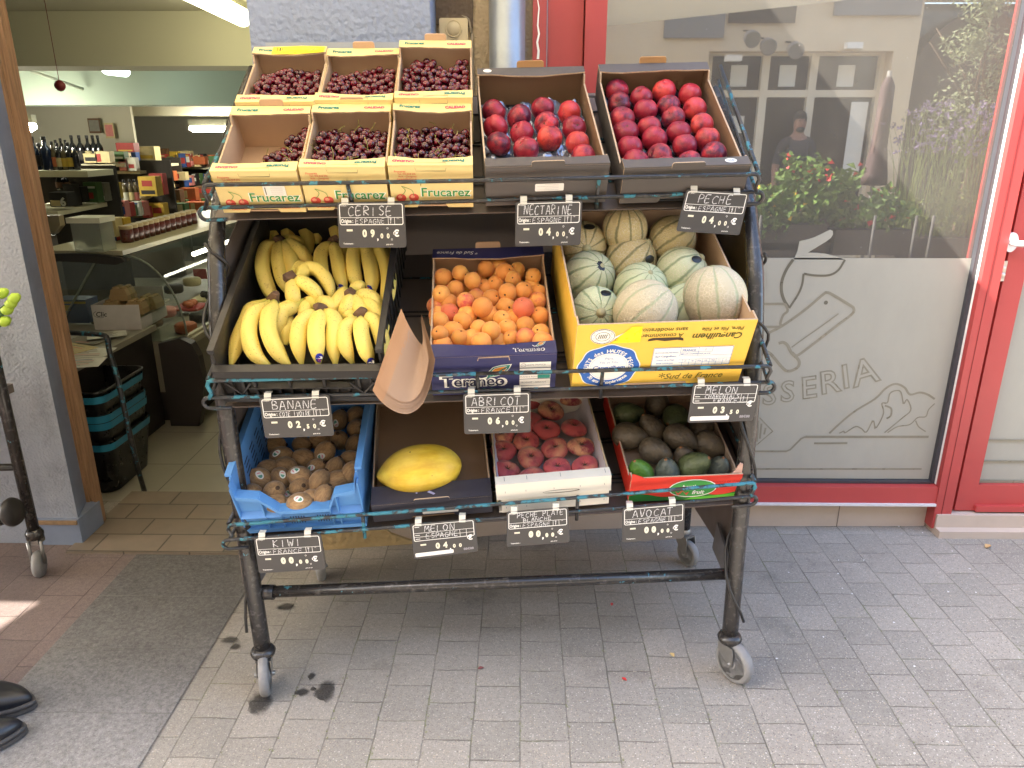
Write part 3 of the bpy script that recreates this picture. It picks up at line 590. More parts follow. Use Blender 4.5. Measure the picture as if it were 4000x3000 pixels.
# ------------------------------------------------------------------ cartons
BOX = {}
def carton(key, name, label, group, p, a, W, L, H, outer, inner, cut=CUT, ledge=.035, drop=.02, post=.035, tabw=.0, tabm=None, front_tab=None, back=True, inner_floor=None, ledge_in=None):
    M = pose(p, a); o = thing(name, label, 'carton', M, group); BOX[key] = (M, W, L, H); t = .0045; rs = random.Random(sum(map(ord, label)))
    loc = RM[o.name]
    def B(mb, nm, mats): return mb.build(nm, mats, o)
    B(MB().box(-W / 2 + t, W / 2 - t, t, L - t, 0, t), 'base', inner_floor or inner)
    mb = MB()
    nw = W * .19
    P = [(-W / 2, 0), (-nw, 0), (-nw + .006, .011), (nw - .006, .011), (nw, 0), (W / 2, 0), (W / 2, H), (-W / 2, H)]
    mb.prism(P, lambda u, v, h: V((u, h, v)), t, 0, 0, 2); mb.f[0], mb.f[1] = mb.f[0], mb.f[1]; mb.m[0] = 1
    fp_ = B(mb, 'front_panel', [outer, inner, cut])
    if back:
        mb = MB().box(-W / 2, W / 2, L - t, L, 0, H, 1, {'+y': 0}); B(mb, 'back_panel', [outer, inner])
    for s_ in (-1, 1):
        mb = MB(); P = [(t, 0), (L - t, 0), (L - t, H), (L - t - post, H), (L - t - post - .008, H - drop), (t + post + .008, H - drop), (t + post, H), (t, H)]
        x0, x1 = (-W / 2, -W / 2 + t) if s_ < 0 else (W / 2 - t, W / 2)
        mb.prism(P, lambda u, v, h: V((h, u, v)), x0, x1, 0, 2); mb.m[0], mb.m[1] = (0, 1) if s_ < 0 else (1, 0); B(mb, 'side_panel', [outer, inner, cut])
    LED = {}
    if ledge:
        for nm, y0, y1 in (('front_ledge', 0, ledge), ('back_ledge', L - ledge, L)):
            if nm == 'back_ledge' and not back: continue
            k1, k2 = rs.uniform(-.004, .004), rs.uniform(0, 6)
            def wv(u, y, ph=k2, y0=y0): d = abs(y - (0 if y0 == 0 else L)) / ledge; return d * (.0025 * sin(u * 22 + ph) - .004 * (1 - (2 * u / W) ** 2))
            N = 10; mb = MB()
            for hh in (.0005, .0045):
                for y in (y0, y1):
                    for i in range(N + 1): u = -W / 2 + W * i / N; mb.v.append(V((u, y + (.0012 * sin(i * 2.1 + k2) if 0 < y < L else 0), H + hh + wv(u, y))))
            n1 = N + 1
            for i in range(N):
                for f_, m_ in (((i, i + n1, i + n1 + 1, i + 1), 1), ((i + 2 * n1, i + 2 * n1 + 1, i + 3 * n1 + 1, i + 3 * n1), 0), ((i, i + 1, i + 2 * n1 + 1, i + 2 * n1), 0 if y0 == 0 else 2), ((i + n1, i + 3 * n1, i + 3 * n1 + 1, i + n1 + 1), 2 if y0 == 0 else 0)):
                    mb.f.append(list(f_)); mb.m.append(m_); mb.s.append(False)
            for e in (0, N): mb.f.append([e, e + n1, e + 3 * n1, e + 2 * n1]); mb.m.append(2); mb.s.append(False)
            LED[nm] = (B(mb, nm, [outer, inner, cut]), (lambda u, v, h, wv=wv: V((u, v, H + .0048 + wv(u, v) + h))))
    if tabw:
        mb = MB(); d = DC(); d.rrect(-tabw / 2, H - .008, tabw / 2, H + .021, .007, 0, 0, 0); mb.prism(d.it[0][0], lambda u, v, h: V((u, L + .0005 + h + (v - H) * .15, v)), 0, .004); B(mb, 'handle_tab', tabm or inner)
    if front_tab:
        mb = MB(); d = DC(); d.rrect(-front_tab / 2, H - .004, front_tab / 2, H + .018, .006, 0, 0, 0)
        mb.prism(d.it[0][0], lambda u, v, h: V((u, -.0008 - h - (v - H) * .1, v)), 0, .0035, 0, 1); B(mb, 'handle_tab', [outer, cut])
    return o, fp_, LED, (lambda u, v, h: V((u, -h, v))), B
def drawn(o_part, d, fn, mats, name='lettering'):
    mb = MB(); d.put(mb, fn); return mb.build(name, mats, o_part)
CH = [('A', 'empty leftmost front-row cherry carton, half sold out', (-.654, 1.914, 1.317), (33.5, 3.3, -.3), .28, .121),
      ('B', 'middle carton of the front row of cherries behind the CERISE sign', (-.443, 1.926, 1.322), (32.3, 3.9, -.1), .283, .124),
      ('C', 'right hand carton of the front row of cherries beside the nectarines', (-.230, 1.941, 1.328), (32.7, 4.0, .1), .278, .122),
      ('D', 'back row cherry carton with yellow film label on its rear flap', (-.658, 2.154, 1.470), (33.7, 2.8, -.7), .284, .136),
      ('E', 'middle carton of the back row of cherries', (-.452, 2.165, 1.473), (32.1, 2.7, -.4), .281, .136),
      ('F', 'right back cherry carton, sits highest below the bell box', (-.242, 2.176, 1.480), (34.2, 3.9, -.3), .294, .138)]
for k, lb, p, a, L, H in CH:
    W = .207
    o, fr, LED, ff, B = carton(k, 'cherry_carton', {'A': 'half empty cream cherry carton at the left of the front row'}.get(k, lb), 'cream cherry cartons on the top tier', p, a, W, L, H, CREAM, KRAFT, tabw=0 if k == 'D' else .062, front_tab=None)
    d = DC(); m = {'g': 0, 'w': 1, 'r': 2, 'b': 3, 'l': 4, 'k': 5}
    d.text('Frucarez', .034, .046, .036, 1, 1, bold=.045, width=.128); d.text('Frucarez', .034, .046, .036, 0, 2, bold=.014, width=.122)
    for x, y in ((-.078, .030), (-.046, .031)): d.disc(x, y, .0125, .0115, 2, 1); d.disc(x - .003, y + .003, .0055, .005, 5, 2)
    d.stroke(cat_rom([(-.078, .036, 0), (-.066, .052, 0), (-.075, .066, 0)], 6), .0012, 0, 3); d.stroke(cat_rom([(-.046, .036, 0), (-.05, .054, 0), (-.075, .066, 0)], 6), .0012, 0, 3)
    d.text('CALIDAD', -.062, .0115, .0085, 2, 2, bold=.02); d.text('COSECHA PROPIA', .066, .014, .006, 2, 2, bold=.02)
    for i, tx in enumerate(('Frucarez', 'Tel.: 976 818 276', 'Ricla - (Zaragoza)', 'frucarez@yahoo.es')): d.text(tx, -.090 + .0018 * len(tx), H - .014 - i * .0072, .0062 if i else .008, 2, 1, bold=.012)
    d.stroke([(-.038, H - .003), (-.036, H - .0125), (.036, H - .0125), (.038, H - .003)], .0007, 3, 1)
    if k == 'A': d.rect(.012, .052, .066, .082, 4, 3); [d.rect(.030, .058 + i * .006, .060, .0585 + i * .006, 3, 4) for i in range(4)]; d.rect(.016, .056, .018, .078, 3, 4)
    drawn(fr, d, ff, [PGRN, PWHT, PRED, PBLK, PLBL, mat('pale red ink', rgb(236, 150, 120), .6)])
    fl, lf_ = LED['front_ledge']; d = DC(); d.text('CALIDAD', -.066, .017, .0125, 1, 1, bold=.05, rot=180); d.text('Frucarez', .056, .019, .0155, 0, 1, bold=.05, rot=180); d.stroke([(-.038, .0005), (-.037, .010), (.037, .010), (.038, .0005)], .0007, 2, 1); drawn(fl, d, lf_, [PTEAL, PPINK, PBLK])
    bl, lb_ = LED['back_ledge']; d = DC(); d.text('Frucarez', -.060, L - .017, .0155, 0, 1, bold=.05); d.text('CALIDAD', .060, L - .018, .0125, 1, 1, bold=.05)
    if k == 'D':
        P = [(-.05, L - .036), (.02, L - .034), (.098, L - .038), (.1, L - .004), (.03, L), (-.048, L - .004)]; d.poly(P, 2, 3)
        for i, w_ in enumerate((.001, .002, .001, .003, .0015, .002)): d.rect(-.040 + i * .0035, L - .031, -.040 + i * .0035 + w_, L - .008, 3, 4)
        for i in range(3): d.rect(-.01, L - .03 + i * .006, .09 - .02 * i, L - .029 + i * .006, 4, 4)
    drawn(bl, d, lb_, [PTEAL, PPINK, PYEL, PBLK, mat('faint olive print', rgb(190, 160, 30), .5)])
# dark grey stone fruit cartons
for k, nm, lb, p, a, W, L, H in (('G', 'nectarine_carton', 'dark grey carton of nectarines left of the fuller one, foil liner showing', (.06, 1.956, 1.335), (31.1, 5.7, -1.8), .309, .493, .112),
                                 ('H', 'nectarine_carton', 'full dark grey carton of nectarines above the PECHE sign', (.408, 1.972, 1.34), (32.8, 4.7, -1.8), .318, .499, .104)):
    o, fr, LED, ff, B = carton(k, nm, lb, 'dark grey cartons on the top tier', p, a, W, L, H, DGREY, KRAFTD, ledge=.038, drop=.022, post=.04, tabw=.078, tabm=mat('ochre card tab', rgb(170, 128, 82), .8), front_tab=.082, inner_floor=mat('black moulded tray', rgb(34, 33, 38), .3))
    d = DC()
    if k == 'G': d.rrect(-.03, .040, .043, .062, .003, 0, 0, 1); [d.rect(-.025 + .02 * (i % 2), .044 + .005 * i, .03, .0445 + .005 * i, 1, 2) for i in range(4)]
    else: d.rect(.05, .004, .05, .004, 1, 1)
    if k == 'G': drawn(fr, d, ff, [PLBL, PGRY], 'paper_label')
    if k == 'G':
        d = DC().disc(-.125, L - .018, .012, .010, 0, 1); d.ring(-.125, L - .018, .008, .006, .0008, 1, 2); drawn(LED['back_ledge'][0], d, LED['back_ledge'][1], [PLBL, PBLU], 'round_sticker')
    else:
        d = DC().disc(.112, .019, .015, .0105, 0, 1); d.text('308', .112, .019, .011, 1, 2, bold=.02); drawn(LED['front_ledge'][0], d, LED['front_ledge'][1], [PLBL, PBLU], 'round_sticker')
    # moulded foil tray: wavy sheet with cups
    mb = MB(); foil = mat('shiny grey foil tray', rgb(150, 156, 170), .18, .3, 30, .3, 60, .004, metal=.6)
    mb.grid(lambda u, v: (-W / 2 + .008 + u * (W - .016), .01 + v * (L - .02) * (.93 if k == 'G' else 1), .022 + .014 * max(-.3, sin(u * 25) * sin(v * 36)) + .004 * sin(u * 70 + v * 55) + (.012 * max(0, sin(u * 9 + 1)) * max(0, v - .88) * 8)), 40, 50); B(mb, 'moulded_tray', mat('black foil tray', rgb(62, 64, 74), .22, .5, 18, .2, 50, .004, metal=.5)) if k == 'H' else B(mb, 'moulded_tray', foil)
# apricot carton
o, fr, LED, ff, B = carton('apr', 'apricot_carton', 'navy blue carton heaped with apricots', None, (-.071, 1.784, .878), (27.8, 4.1, -1.4), .311, .435, .132, NAVY, KRAFT, ledge=.042, drop=.014, post=.03, tabw=.07, tabm=KRAFT)
d = DC(); wh, nv, tl_, og, lb_, gr = 0, 1, 2, 3, 4, 5
d.text('Teraneo', -.050, .046, .05, wh, 1, bold=.07, width=.170); d.text('Teraneo', -.050, .046, .05, nv, 2, bold=.012, width=.155)
d.text('Une Marque de Confiance', -.044, .017, .012, tl_, 2, bold=.02)
def leaf(d, cx, cy, s, lay=1):
    P = [(-.9, -.75), (-.75, -.1), (-.4, .35), (.2, .55), (1.0, .62), (.85, .2), (.45, -.35), (-.1, -.6)]
    for sc, mm in ((1.12, wh), (1.0, tl_), (.80, wh), (.72, og)): d.poly([(cx + x * s * sc, cy + y * s * sc) for x, y in P], mm, lay); lay += 1
    d.stroke(cat_rom([(cx - .95 * s, cy - .75 * s, 0), (cx, cy - .1 * s, 0), (cx + .8 * s, cy + .5 * s, 0)], 6), s * .12, tl_, lay + 1); d.stroke(cat_rom([(cx - 1.9 * s, cy - .45 * s, 0), (cx - 1.5 * s, cy - .85 * s, 0), (cx - .9 * s, cy - .72 * s, 0)], 6), s * .16, wh, lay)
leaf(d, .012, .083, .030)
for i, (y0, y1) in enumerate(((.089, .108), (.066, .087), (.050, .064), (.026, .048), (.010, .024))):
    d.rect(.065, y0, .142, y1, lb_, 1)
    d.text(('N° 66/ 070  FRANCE', 'Teraneo', 'FRANCE ROUSSILLON', 'PRODUIT : ABRICOT', 'CALIBRE'), 0, 0, 0, gr) if False else d.text(('N° 66/070 FRANCE', 'Teraneo', 'FRANCE ROUSSILLON', 'PRODUIT : ABRICOT', 'CALIBRE')[i], .100, (y0 + y1) / 2, .007, gr, 2, bold=.01)
d.rect(.110, .051, .141, .0635, tl_, 2); d.ring(.074, .0985, .006, .006, .0012, gr, 2)
d.stroke([(-.038, .118), (-.036, .128), (.038, .130), (.040, .117)], .0022, 6, 1)
drawn(fr, d, ff, [PWHT, PNAV, mat('teal green ink', rgb(40, 130, 116), .5), PORG, PLBL, PGRY, CUT])
d = DC(); d.text('Teraneo', .088, .014, .020, wh, 1, bold=.05, width=.078); d.text('Teraneo', .088, .014, .020, 6, 2, bold=.01, width=.073); leaf(d, .118, .031, .011, 3); drawn(LED['front_ledge'][0], d, LED['front_ledge'][1], [PWHT, PNAV, mat('teal green ink', rgb(40, 130, 116)), PORG, PLBL, PGRY, PNAV])
d = DC().text('* Sud de France', -.085, .435 - .02, .018, 0, 1, rot=180, shear=.3, bold=.005); drawn(LED['back_ledge'][0], d, LED['back_ledge'][1], [PWHT])
# melon carton
W, L, H = .43, .49, .208
o, fr, LED, ff, B = carton('mel', 'melon_carton', 'deep yellow carton piled with striped charentais melons', None, (.339, 1.789, .900), (26.3, 5.2, -1.0), W, L, H, YELLO, KRAFT, ledge=0, drop=.012, post=.03)
d = DC(); bl, wh, ol, yl, pb, bk, kr = range(7)
cx, cy = -.128, .072; P = []
for i in range(60): a = 2 * pi * i / 60; q = .077 * (1 + .035 * cos(8 * a)); P.append((cx + q * cos(a), cy + q * .93 * sin(a)))
d.poly(P, wh, 1); d.poly([(cx + (x - cx) * .965, cy + (y - cy) * .965) for x, y in P], bl, 2); d.disc(cx, cy, .050, .045, wh, 3, 32)
d.arc_text('FRUITS des HAUTES PEIGES', cx, cy - .004, .056, 196, -16, .0155, wh, 3, bold=.02); d.arc_text("70 ans d'expérience", cx, cy + .004, .058, 216, 324, .0145, wh, 3, inner=True, bold=.02)
d.disc(cx, cy, .050, .045, wh, 3, 32); d.text('Père,', cx, cy + .028, .011, pb, 4); d.text('Fils et Fille', cx, cy + .015, .011, pb, 4); d.text('Canguilhem', cx, cy - .002, .017, bl, 4, shear=.3, bold=.02); d.ring(cx, cy, .046, .041, .0008, pb, 4)
d.rect(-.022, .066, .176, .128, wh, 1); d.rrect(-.021, .067, .175, .127, .001, .0012, pb, 2)
for x in (.045, .090, .124): d.stroke([(x, .1 if x != .124 else .112), (x, .127)], .0009, pb, 2)
for y in (.112, .1, .088, .078): d.stroke([(.045, y), (.175 if y < .11 else .124, y)], .0009, pb, 2)
for x in (.055, .072, .089, .106, .123, .140, .157): d.stroke([(x, .067), (x, .088)], .0008, pb, 2)
for tx, x, y, s_ in (('FRANCE', .066, .118, .009), ('I', .107, .119, .010), ('MELON CHARENTAIS JAUNE', .084, .106, .0058), ('FRUITS DES HAUTES PEIGES', .011, .112, .0048), ('Earl Canguilhem', .011, .100, .008), ('Chemin de la Peige', .011, .088, .006), ('82220 COURGAN', .011, .077, .0055), ('21', .063, .083, .006), ('18', .080, .083, .006), ('15Q/L', .097, .083, .005), ('12L', .114, .083, .006), ('12Q', .131, .083, .006), ('11', .148, .083, .006), ('9', .165, .083, .006)): d.text(tx, x, y, s_, bl, 3, bold=.01)
d.text('Sud de France', .092, .030, .026, ol, 1, shear=.35, bold=.004); d.text('*', .012, .026, .04, ol, 1)
d.text('Canguilhem', .128, .162, .026, ol, 1, shear=.25, bold=.025, rot=180); d.text('Père, Fils et Fille', .136, .184, .0155, ol, 1, rot=180, shear=.15, bold=.01); d.text('A consommer', -.008, .168, .0175, ol, 1, rot=180, shear=.15, bold=.01); d.text('sans modération!', -.010, .186, .0175, ol, 1, rot=180, shear=.15, bold=.01)
d.poly([(-.085, .1995), (-.06, .1995), (-.06, .150), (-.13, .150)], yl, 2); d.poly([(-.085, .197), (-.135, .150), (-.155, .150), (-.10, .182)], wh, 1); d.text('T2', -.118, .160, .010, ol, 3, rot=80)
d.disc(-.152, .171, .030, .024, wh, 1); d.ring(-.152, .171, .028, .0222, .0012, bk, 2); d.ring(-.152, .171, .017, .0135, .0012, bk, 2); [d.stroke([(-.163 + i * .0045, .165), (-.160 + i * .0045, .178)], .0018, bk, 3) for i in range(5)]
d.arc_text('FRUITS ET LEGUMES DE FRANCE', -.152, .171, .0215, 260, -80, .005, bk, 2)
d.poly([(-.042, .151), (-.040, .158), (-.030, .161), (.036, .161), (.044, .158), (.046, .150), (.03, .153), (0, .150), (-.02, .154)], kr, 1)
drawn(fr, d, ff, [PBLU, PWHT, POLV, PYEL, mat('pale blue ink', rgb(110, 146, 200), .6), PBLK, mat('dark cut hole', rgb(70, 56, 42), .8)])
mb = MB(); mb.grid(lambda u, v: (-W / 2 + .008 + u * (W - .016), .02 + v * (L - .03), .012 + .006 * sin(u * 9) * sin(v * 7)), 8, 8); B(mb, 'paper_liner', mat('white liner paper', rgb(206, 204, 206), .7))
# banana crate: black plastic lattice
W, L, H = .405, .607, .112
M = pose((-.542, 1.751, .875), (29.2, 1.8, -.2)); BOX['ban'] = (M, W, L, H)
o = thing('banana_crate', 'black folding plastic crate full of bananas on the middle tier', 'crate', M)
mb = MB(); mb.box(-W / 2, W / 2, -.014, .010, .088, H); mb.box(-W / 2, W / 2, -.012, .006, 0, .016); mb.box(-W / 2, W / 2, .002, .006, .016, .052)
for i in range(15): x = -W / 2 + .004 + i * (W - .008) / 14; mb.box(x - .003, x + .003, -.010, .005, .0161, .0879 if abs(x) > .13 or i % 3 == 0 else .0519)
mb.box(-W / 2, -.13, .0021, .0061, .0521, .0879); mb.box(.13, W / 2, .0021, .0061, .0521, .0879); mb.box(-.13, .13, -.0135, .0058, .048, .0518)
for x in (-.15, .15): mb.tube([V((x - .03, -.012, .07)), V((x, -.013, .03)), V((x + .03, -.012, .07))], .003, 6)
mb.build('front_panel', BLACKP, o)
MB().box(-W / 2 + .006, W / 2 - .006, .0062, L - .01, 0, .005).build('base', BLACKP, o)
for s_ in (-1, 1):
    mb = MB(); x0 = s_ * (W / 2 - .003); mb.box(x0 - .003, x0 + .003, .011, L, .006, H + .035); mb.box(x0 - .008, x0 + .008, .0112, L, H + .0352, H + .047)
    for i in range(14): y = .03 + i * (L - .05) / 13; mb.box(x0 + s_ * .0031 - .004, x0 + s_ * .0031 + .004, y - .003, y + .003, .01, H + .034)
    mb.build('side_panel', BLACKP, o)
MB().box(-W / 2 + .0065, W / 2 - .0065, L - .008, L - .001, .006, H + .035).build('back_panel', BLACKP, o)
# blue kiwi crate
BLUEP = mat('blue crate plastic', rgb(92, 146, 206), .42, .06, 12, .06, 60, dirt=.12)
W, L, H = .325, .46, .192
M = pose((-.580, 1.772, .497), (18.2, 4.4, -2.6)); BOX['kiw'] = (M, W, L, H)
o = thing('kiwi_crate', 'blue plastic crate of kiwis with a notched front', 'crate', M)
x = lambda t: -W / 2 + W * t
P = [(x(0), H), (x(.015), H), (x(.03), .148), (x(.20), .138), (x(.335), .088), (x(.735), .088), (x(.80), .138), (x(.965), .148), (x(.985), H), (x(1), H), (x(1), .0), (x(0), 0)]
mb = MB(); mb.prism(P[::-1], lambda u, v, h: V((u, h, v)), 0, .006)
mb.box(x(0), x(1), -.012, -.0002, 0, .012)
Q = P[1:9]; fl_ = [(u, v - .0005) for u, v in Q] + [(u, v - .0115) for u, v in reversed(Q)]
mb.prism(fl_[::-1], lambda u, v, h: V((u, h, v)), -.024, -.0002)
for t in (.004, .205, .335, .735, .80, .996):
    zt_ = .135 if t in (.205, .80) else (.084 if .3 < t < .75 else .17); mb.prism([(-.0205, zt_), (-.0003, zt_), (-.0003, .0125), (-.0095, .0125)], lambda u, v, h: V((x(t) + h, u, v)), -.0018, .0018)
mb.prism([(-.017, .060), (-.0003, .072), (-.0003, .052)], lambda u, v, h: V((h, u, v)), x(.01), x(.99))
for r_ in range(2):
    for g_ in (.44, .66):
        for i in range(6): xx = x(g_) - .018 + i * .007; mb.box(xx, xx + .0028, -.0012, -.0003, .018 + r_ * .018, .032 + r_ * .018, 1)
mb.build('front_panel', [BLUEP, mat('slot shadow gap', rgb(40, 52, 84), .7)], o)
MB().box(x(0) + .007, x(1) - .007, .0065, L - .007, 0, .006).build('base', BLUEP, o)
for s_ in (-1, 1):
    mb = MB(); xx = s_ * (W / 2 - .003); mb.box(xx - .003, xx + .003, .0065, L - .0065, 0, H); mb.box(xx - (.003 if s_ > 0 else .014), xx + (.003 if s_ < 0 else .014), .007, L - .007, H + .0003, H + .008)
    for r_ in range(7):
        for c_ in range(5): y = .10 + c_ * .06 + (r_ % 2) * .004; mb.box(xx - s_ * .0042 - .0003, xx - s_ * .0034 + .0003, y, y + .035, .05 + r_ * .016, .055 + r_ * .016, 1)
    mb.build('side_panel', [BLUEP, mat('slot shadow gap', rgb(40, 52, 84))], o)
MB().box(x(0), x(1), L - .006, L, 0, H).build('back_panel', BLUEP, o)
# near empty melon carton, flat peach tray, avocado carton
o, fr, LED, ff, B = carton('emp', 'melon_tray', 'nearly empty brown carton with navy front flap holding one yellow melon', None, (-.237, 1.784, .522), (22.3, 7.4, -2.7), .320, .459, .066, INKD, mat('worn brown card', rgb(156, 128, 102), .8, .1, 10, .2, 200, .001), ledge=.062, drop=.006, post=.03, front_tab=.094)
d = DC().rrect(-.028, .016, .068, .031, .003, 0, 0, 1); drawn(fr, d, ff, [PLBL], 'paper_label'); d = DC().poly([(-.012, .03), (.005, .018), (.010, .022), (-.006, .035)], 0, 1); d.disc(-.04, .03, .003, .003, 0, 1, 8); drawn(LED['front_ledge'][0], d, LED['front_ledge'][1], [mat('pale scuff', rgb(160, 158, 190), .6)], 'scuff')
W, L, H = .308, .42, .105
M = pose((.089, 1.81, .541), (15.4, 5.1, -4.0)); BOX['fla'] = (M, W, L, H)
o = thing('peach_tray', 'shallow white wooden tray of flat peaches on the bottom tier', 'tray', M)
mb = MB(); mb.box(-W / 2, W / 2, -.010, .024, H - .004, H); mb.box(-W / 2, W / 2, -.010, -.005, .052, H - .0042); mb.box(-W / 2 + .012, W / 2 - .004, -.0045, .0, .0, .05); mb.box(-W / 2, W / 2, .0002, .004, .0505, H - .0043)
dd = DC(); dd.disc(.02, .066, .05, .0055, 1, 1, 20); dd.disc(.018, .0668, .047, .0035, 2, 2, 20); [dd.rect(xx, H - .03 - .055 * k, xx + .0012, H - .024 - .055 * k, 3, 1) for xx in (-.13, -.075, .0, .07, .135) for k in (0, 1)]; dd.put(mb, lambda u, v, h: V((u, -.010 - h, v)))
dt = DC(); [dt.rect(xx, .002, xx + .0012, .018, 3, 1) for xx in (-.13, -.07, .02, .14)]; dt.put(mb, lambda u, v, h: V((u, v, H + h)))
mb.build('front_panel', [WHITEW, mat('hand slot dark', rgb(112, 96, 78), .8), WHITEW, mat('steel staple', rgb(110, 112, 116), .4)], o)
for s_ in (-1, 1): mb = MB(); xx = s_ * (W / 2 - .002); mb.box(xx - .002, xx + .002, .0245, L, .0, H - .012); mb.build('side_panel', mat('thin poplar wood', rgb(206, 186, 150), .7, .1, 30), o)
MB().box(-W / 2 + .0045, W / 2 - .0045, .001, L, -.004, .0).build('base', WHITEW, o); MB().box(-W / 2, W / 2, L + .0002, L + .004, 0, H - .012).build('back_panel', WHITEW, o)
mb = MB(); rs = random.Random(8)
mb.grid(lambda u, v: (-W / 2 + .005 + u * (W - .01), .006 + v * (L - .01), .006 + (.085 * (abs(2 * u - 1) ** 14) + .004 * sin(u * 31 + v * 18) * (1 - abs(2 * u - 1)) + .006 * sin(v * 60) * abs(2 * u - 1) ** 20)), 36, 40); mb.build('tissue_liner', mat('pale lilac tissue liner', rgb(206, 200, 206), .75, .05, 20, .3, 50, .003), o)
W, L, H = .302, .425, .086
o, fr, LED, ff, B = carton('avo', 'avocado_carton', 'red and green open carton of avocados at the right of the bottom tier', None, (.442, 1.825, .559), (18.2, 4.7, -.8), W, L, H, REDC, mat('pinkish inner card', rgb(176, 152, 132), .8, .06, 10, .2, 220, .001), ledge=0, drop=.02, post=.02)
d = DC(); wave = [(-W / 2 + W * i / 24, .020 + .007 * sin(i * .55 + .3)) for i in range(25)]; d.poly([(-W / 2, .0)] + [(W / 2, .0)] + wave[::-1], 1, 1); d.poly([(0.0, .0), (W / 2, .0), (W / 2, .02), (.09, .013), (.02, .008)], 0, 2)
d.disc(.02, .043, .066, .033, 2, 3); d.disc(.02, .043, .063, .030, 3, 4); d.text('boutique', .02, .050, .017, 2, 5, bold=.03, shear=.2); d.text('fruit', .036, .028, .019, 2, 5, bold=.03, shear=.2); d.poly([(-.03, .040), (-.018, .018), (-.006, .034), (.006, .018), (.012, .032), (.002, .026), (-.008, .038), (-.018, .026)], 4, 5)
d.text('PRODUCE OF SPAIN', .108, .062, .009, 5, 2)
drawn(fr, d, ff, [GRNC, DGRN, PWHT, mat('leaf green ink', rgb(66, 150, 66), .5), PRED, mat('dark red ink', rgb(150, 30, 30), .5)])
mb = MB(); mb.prism([(W / 2 - .03, H - .01), (W / 2 - .001, H - .01), (W / 2 - .004, H + .03), (W / 2 - .012, H + .034), (W / 2 - .02, H + .008)], lambda u, v, h: V((u, .006 + h, v)), 0, .004); mb.build('torn_corner', mat('torn pink card', rgb(196, 160, 146), .8), o)
mb = MB(); mb.prism([(-W / 2, H - .005), (-W / 2 + .04, H - .005), (-W / 2 + .03, H + .005), (-W / 2 + .012, H + .014), (-W / 2, H + .018)], lambda u, v, h: V((u, -.0008 - h, v)), 0, .004); mb.build('torn_corner', [REDC], o)
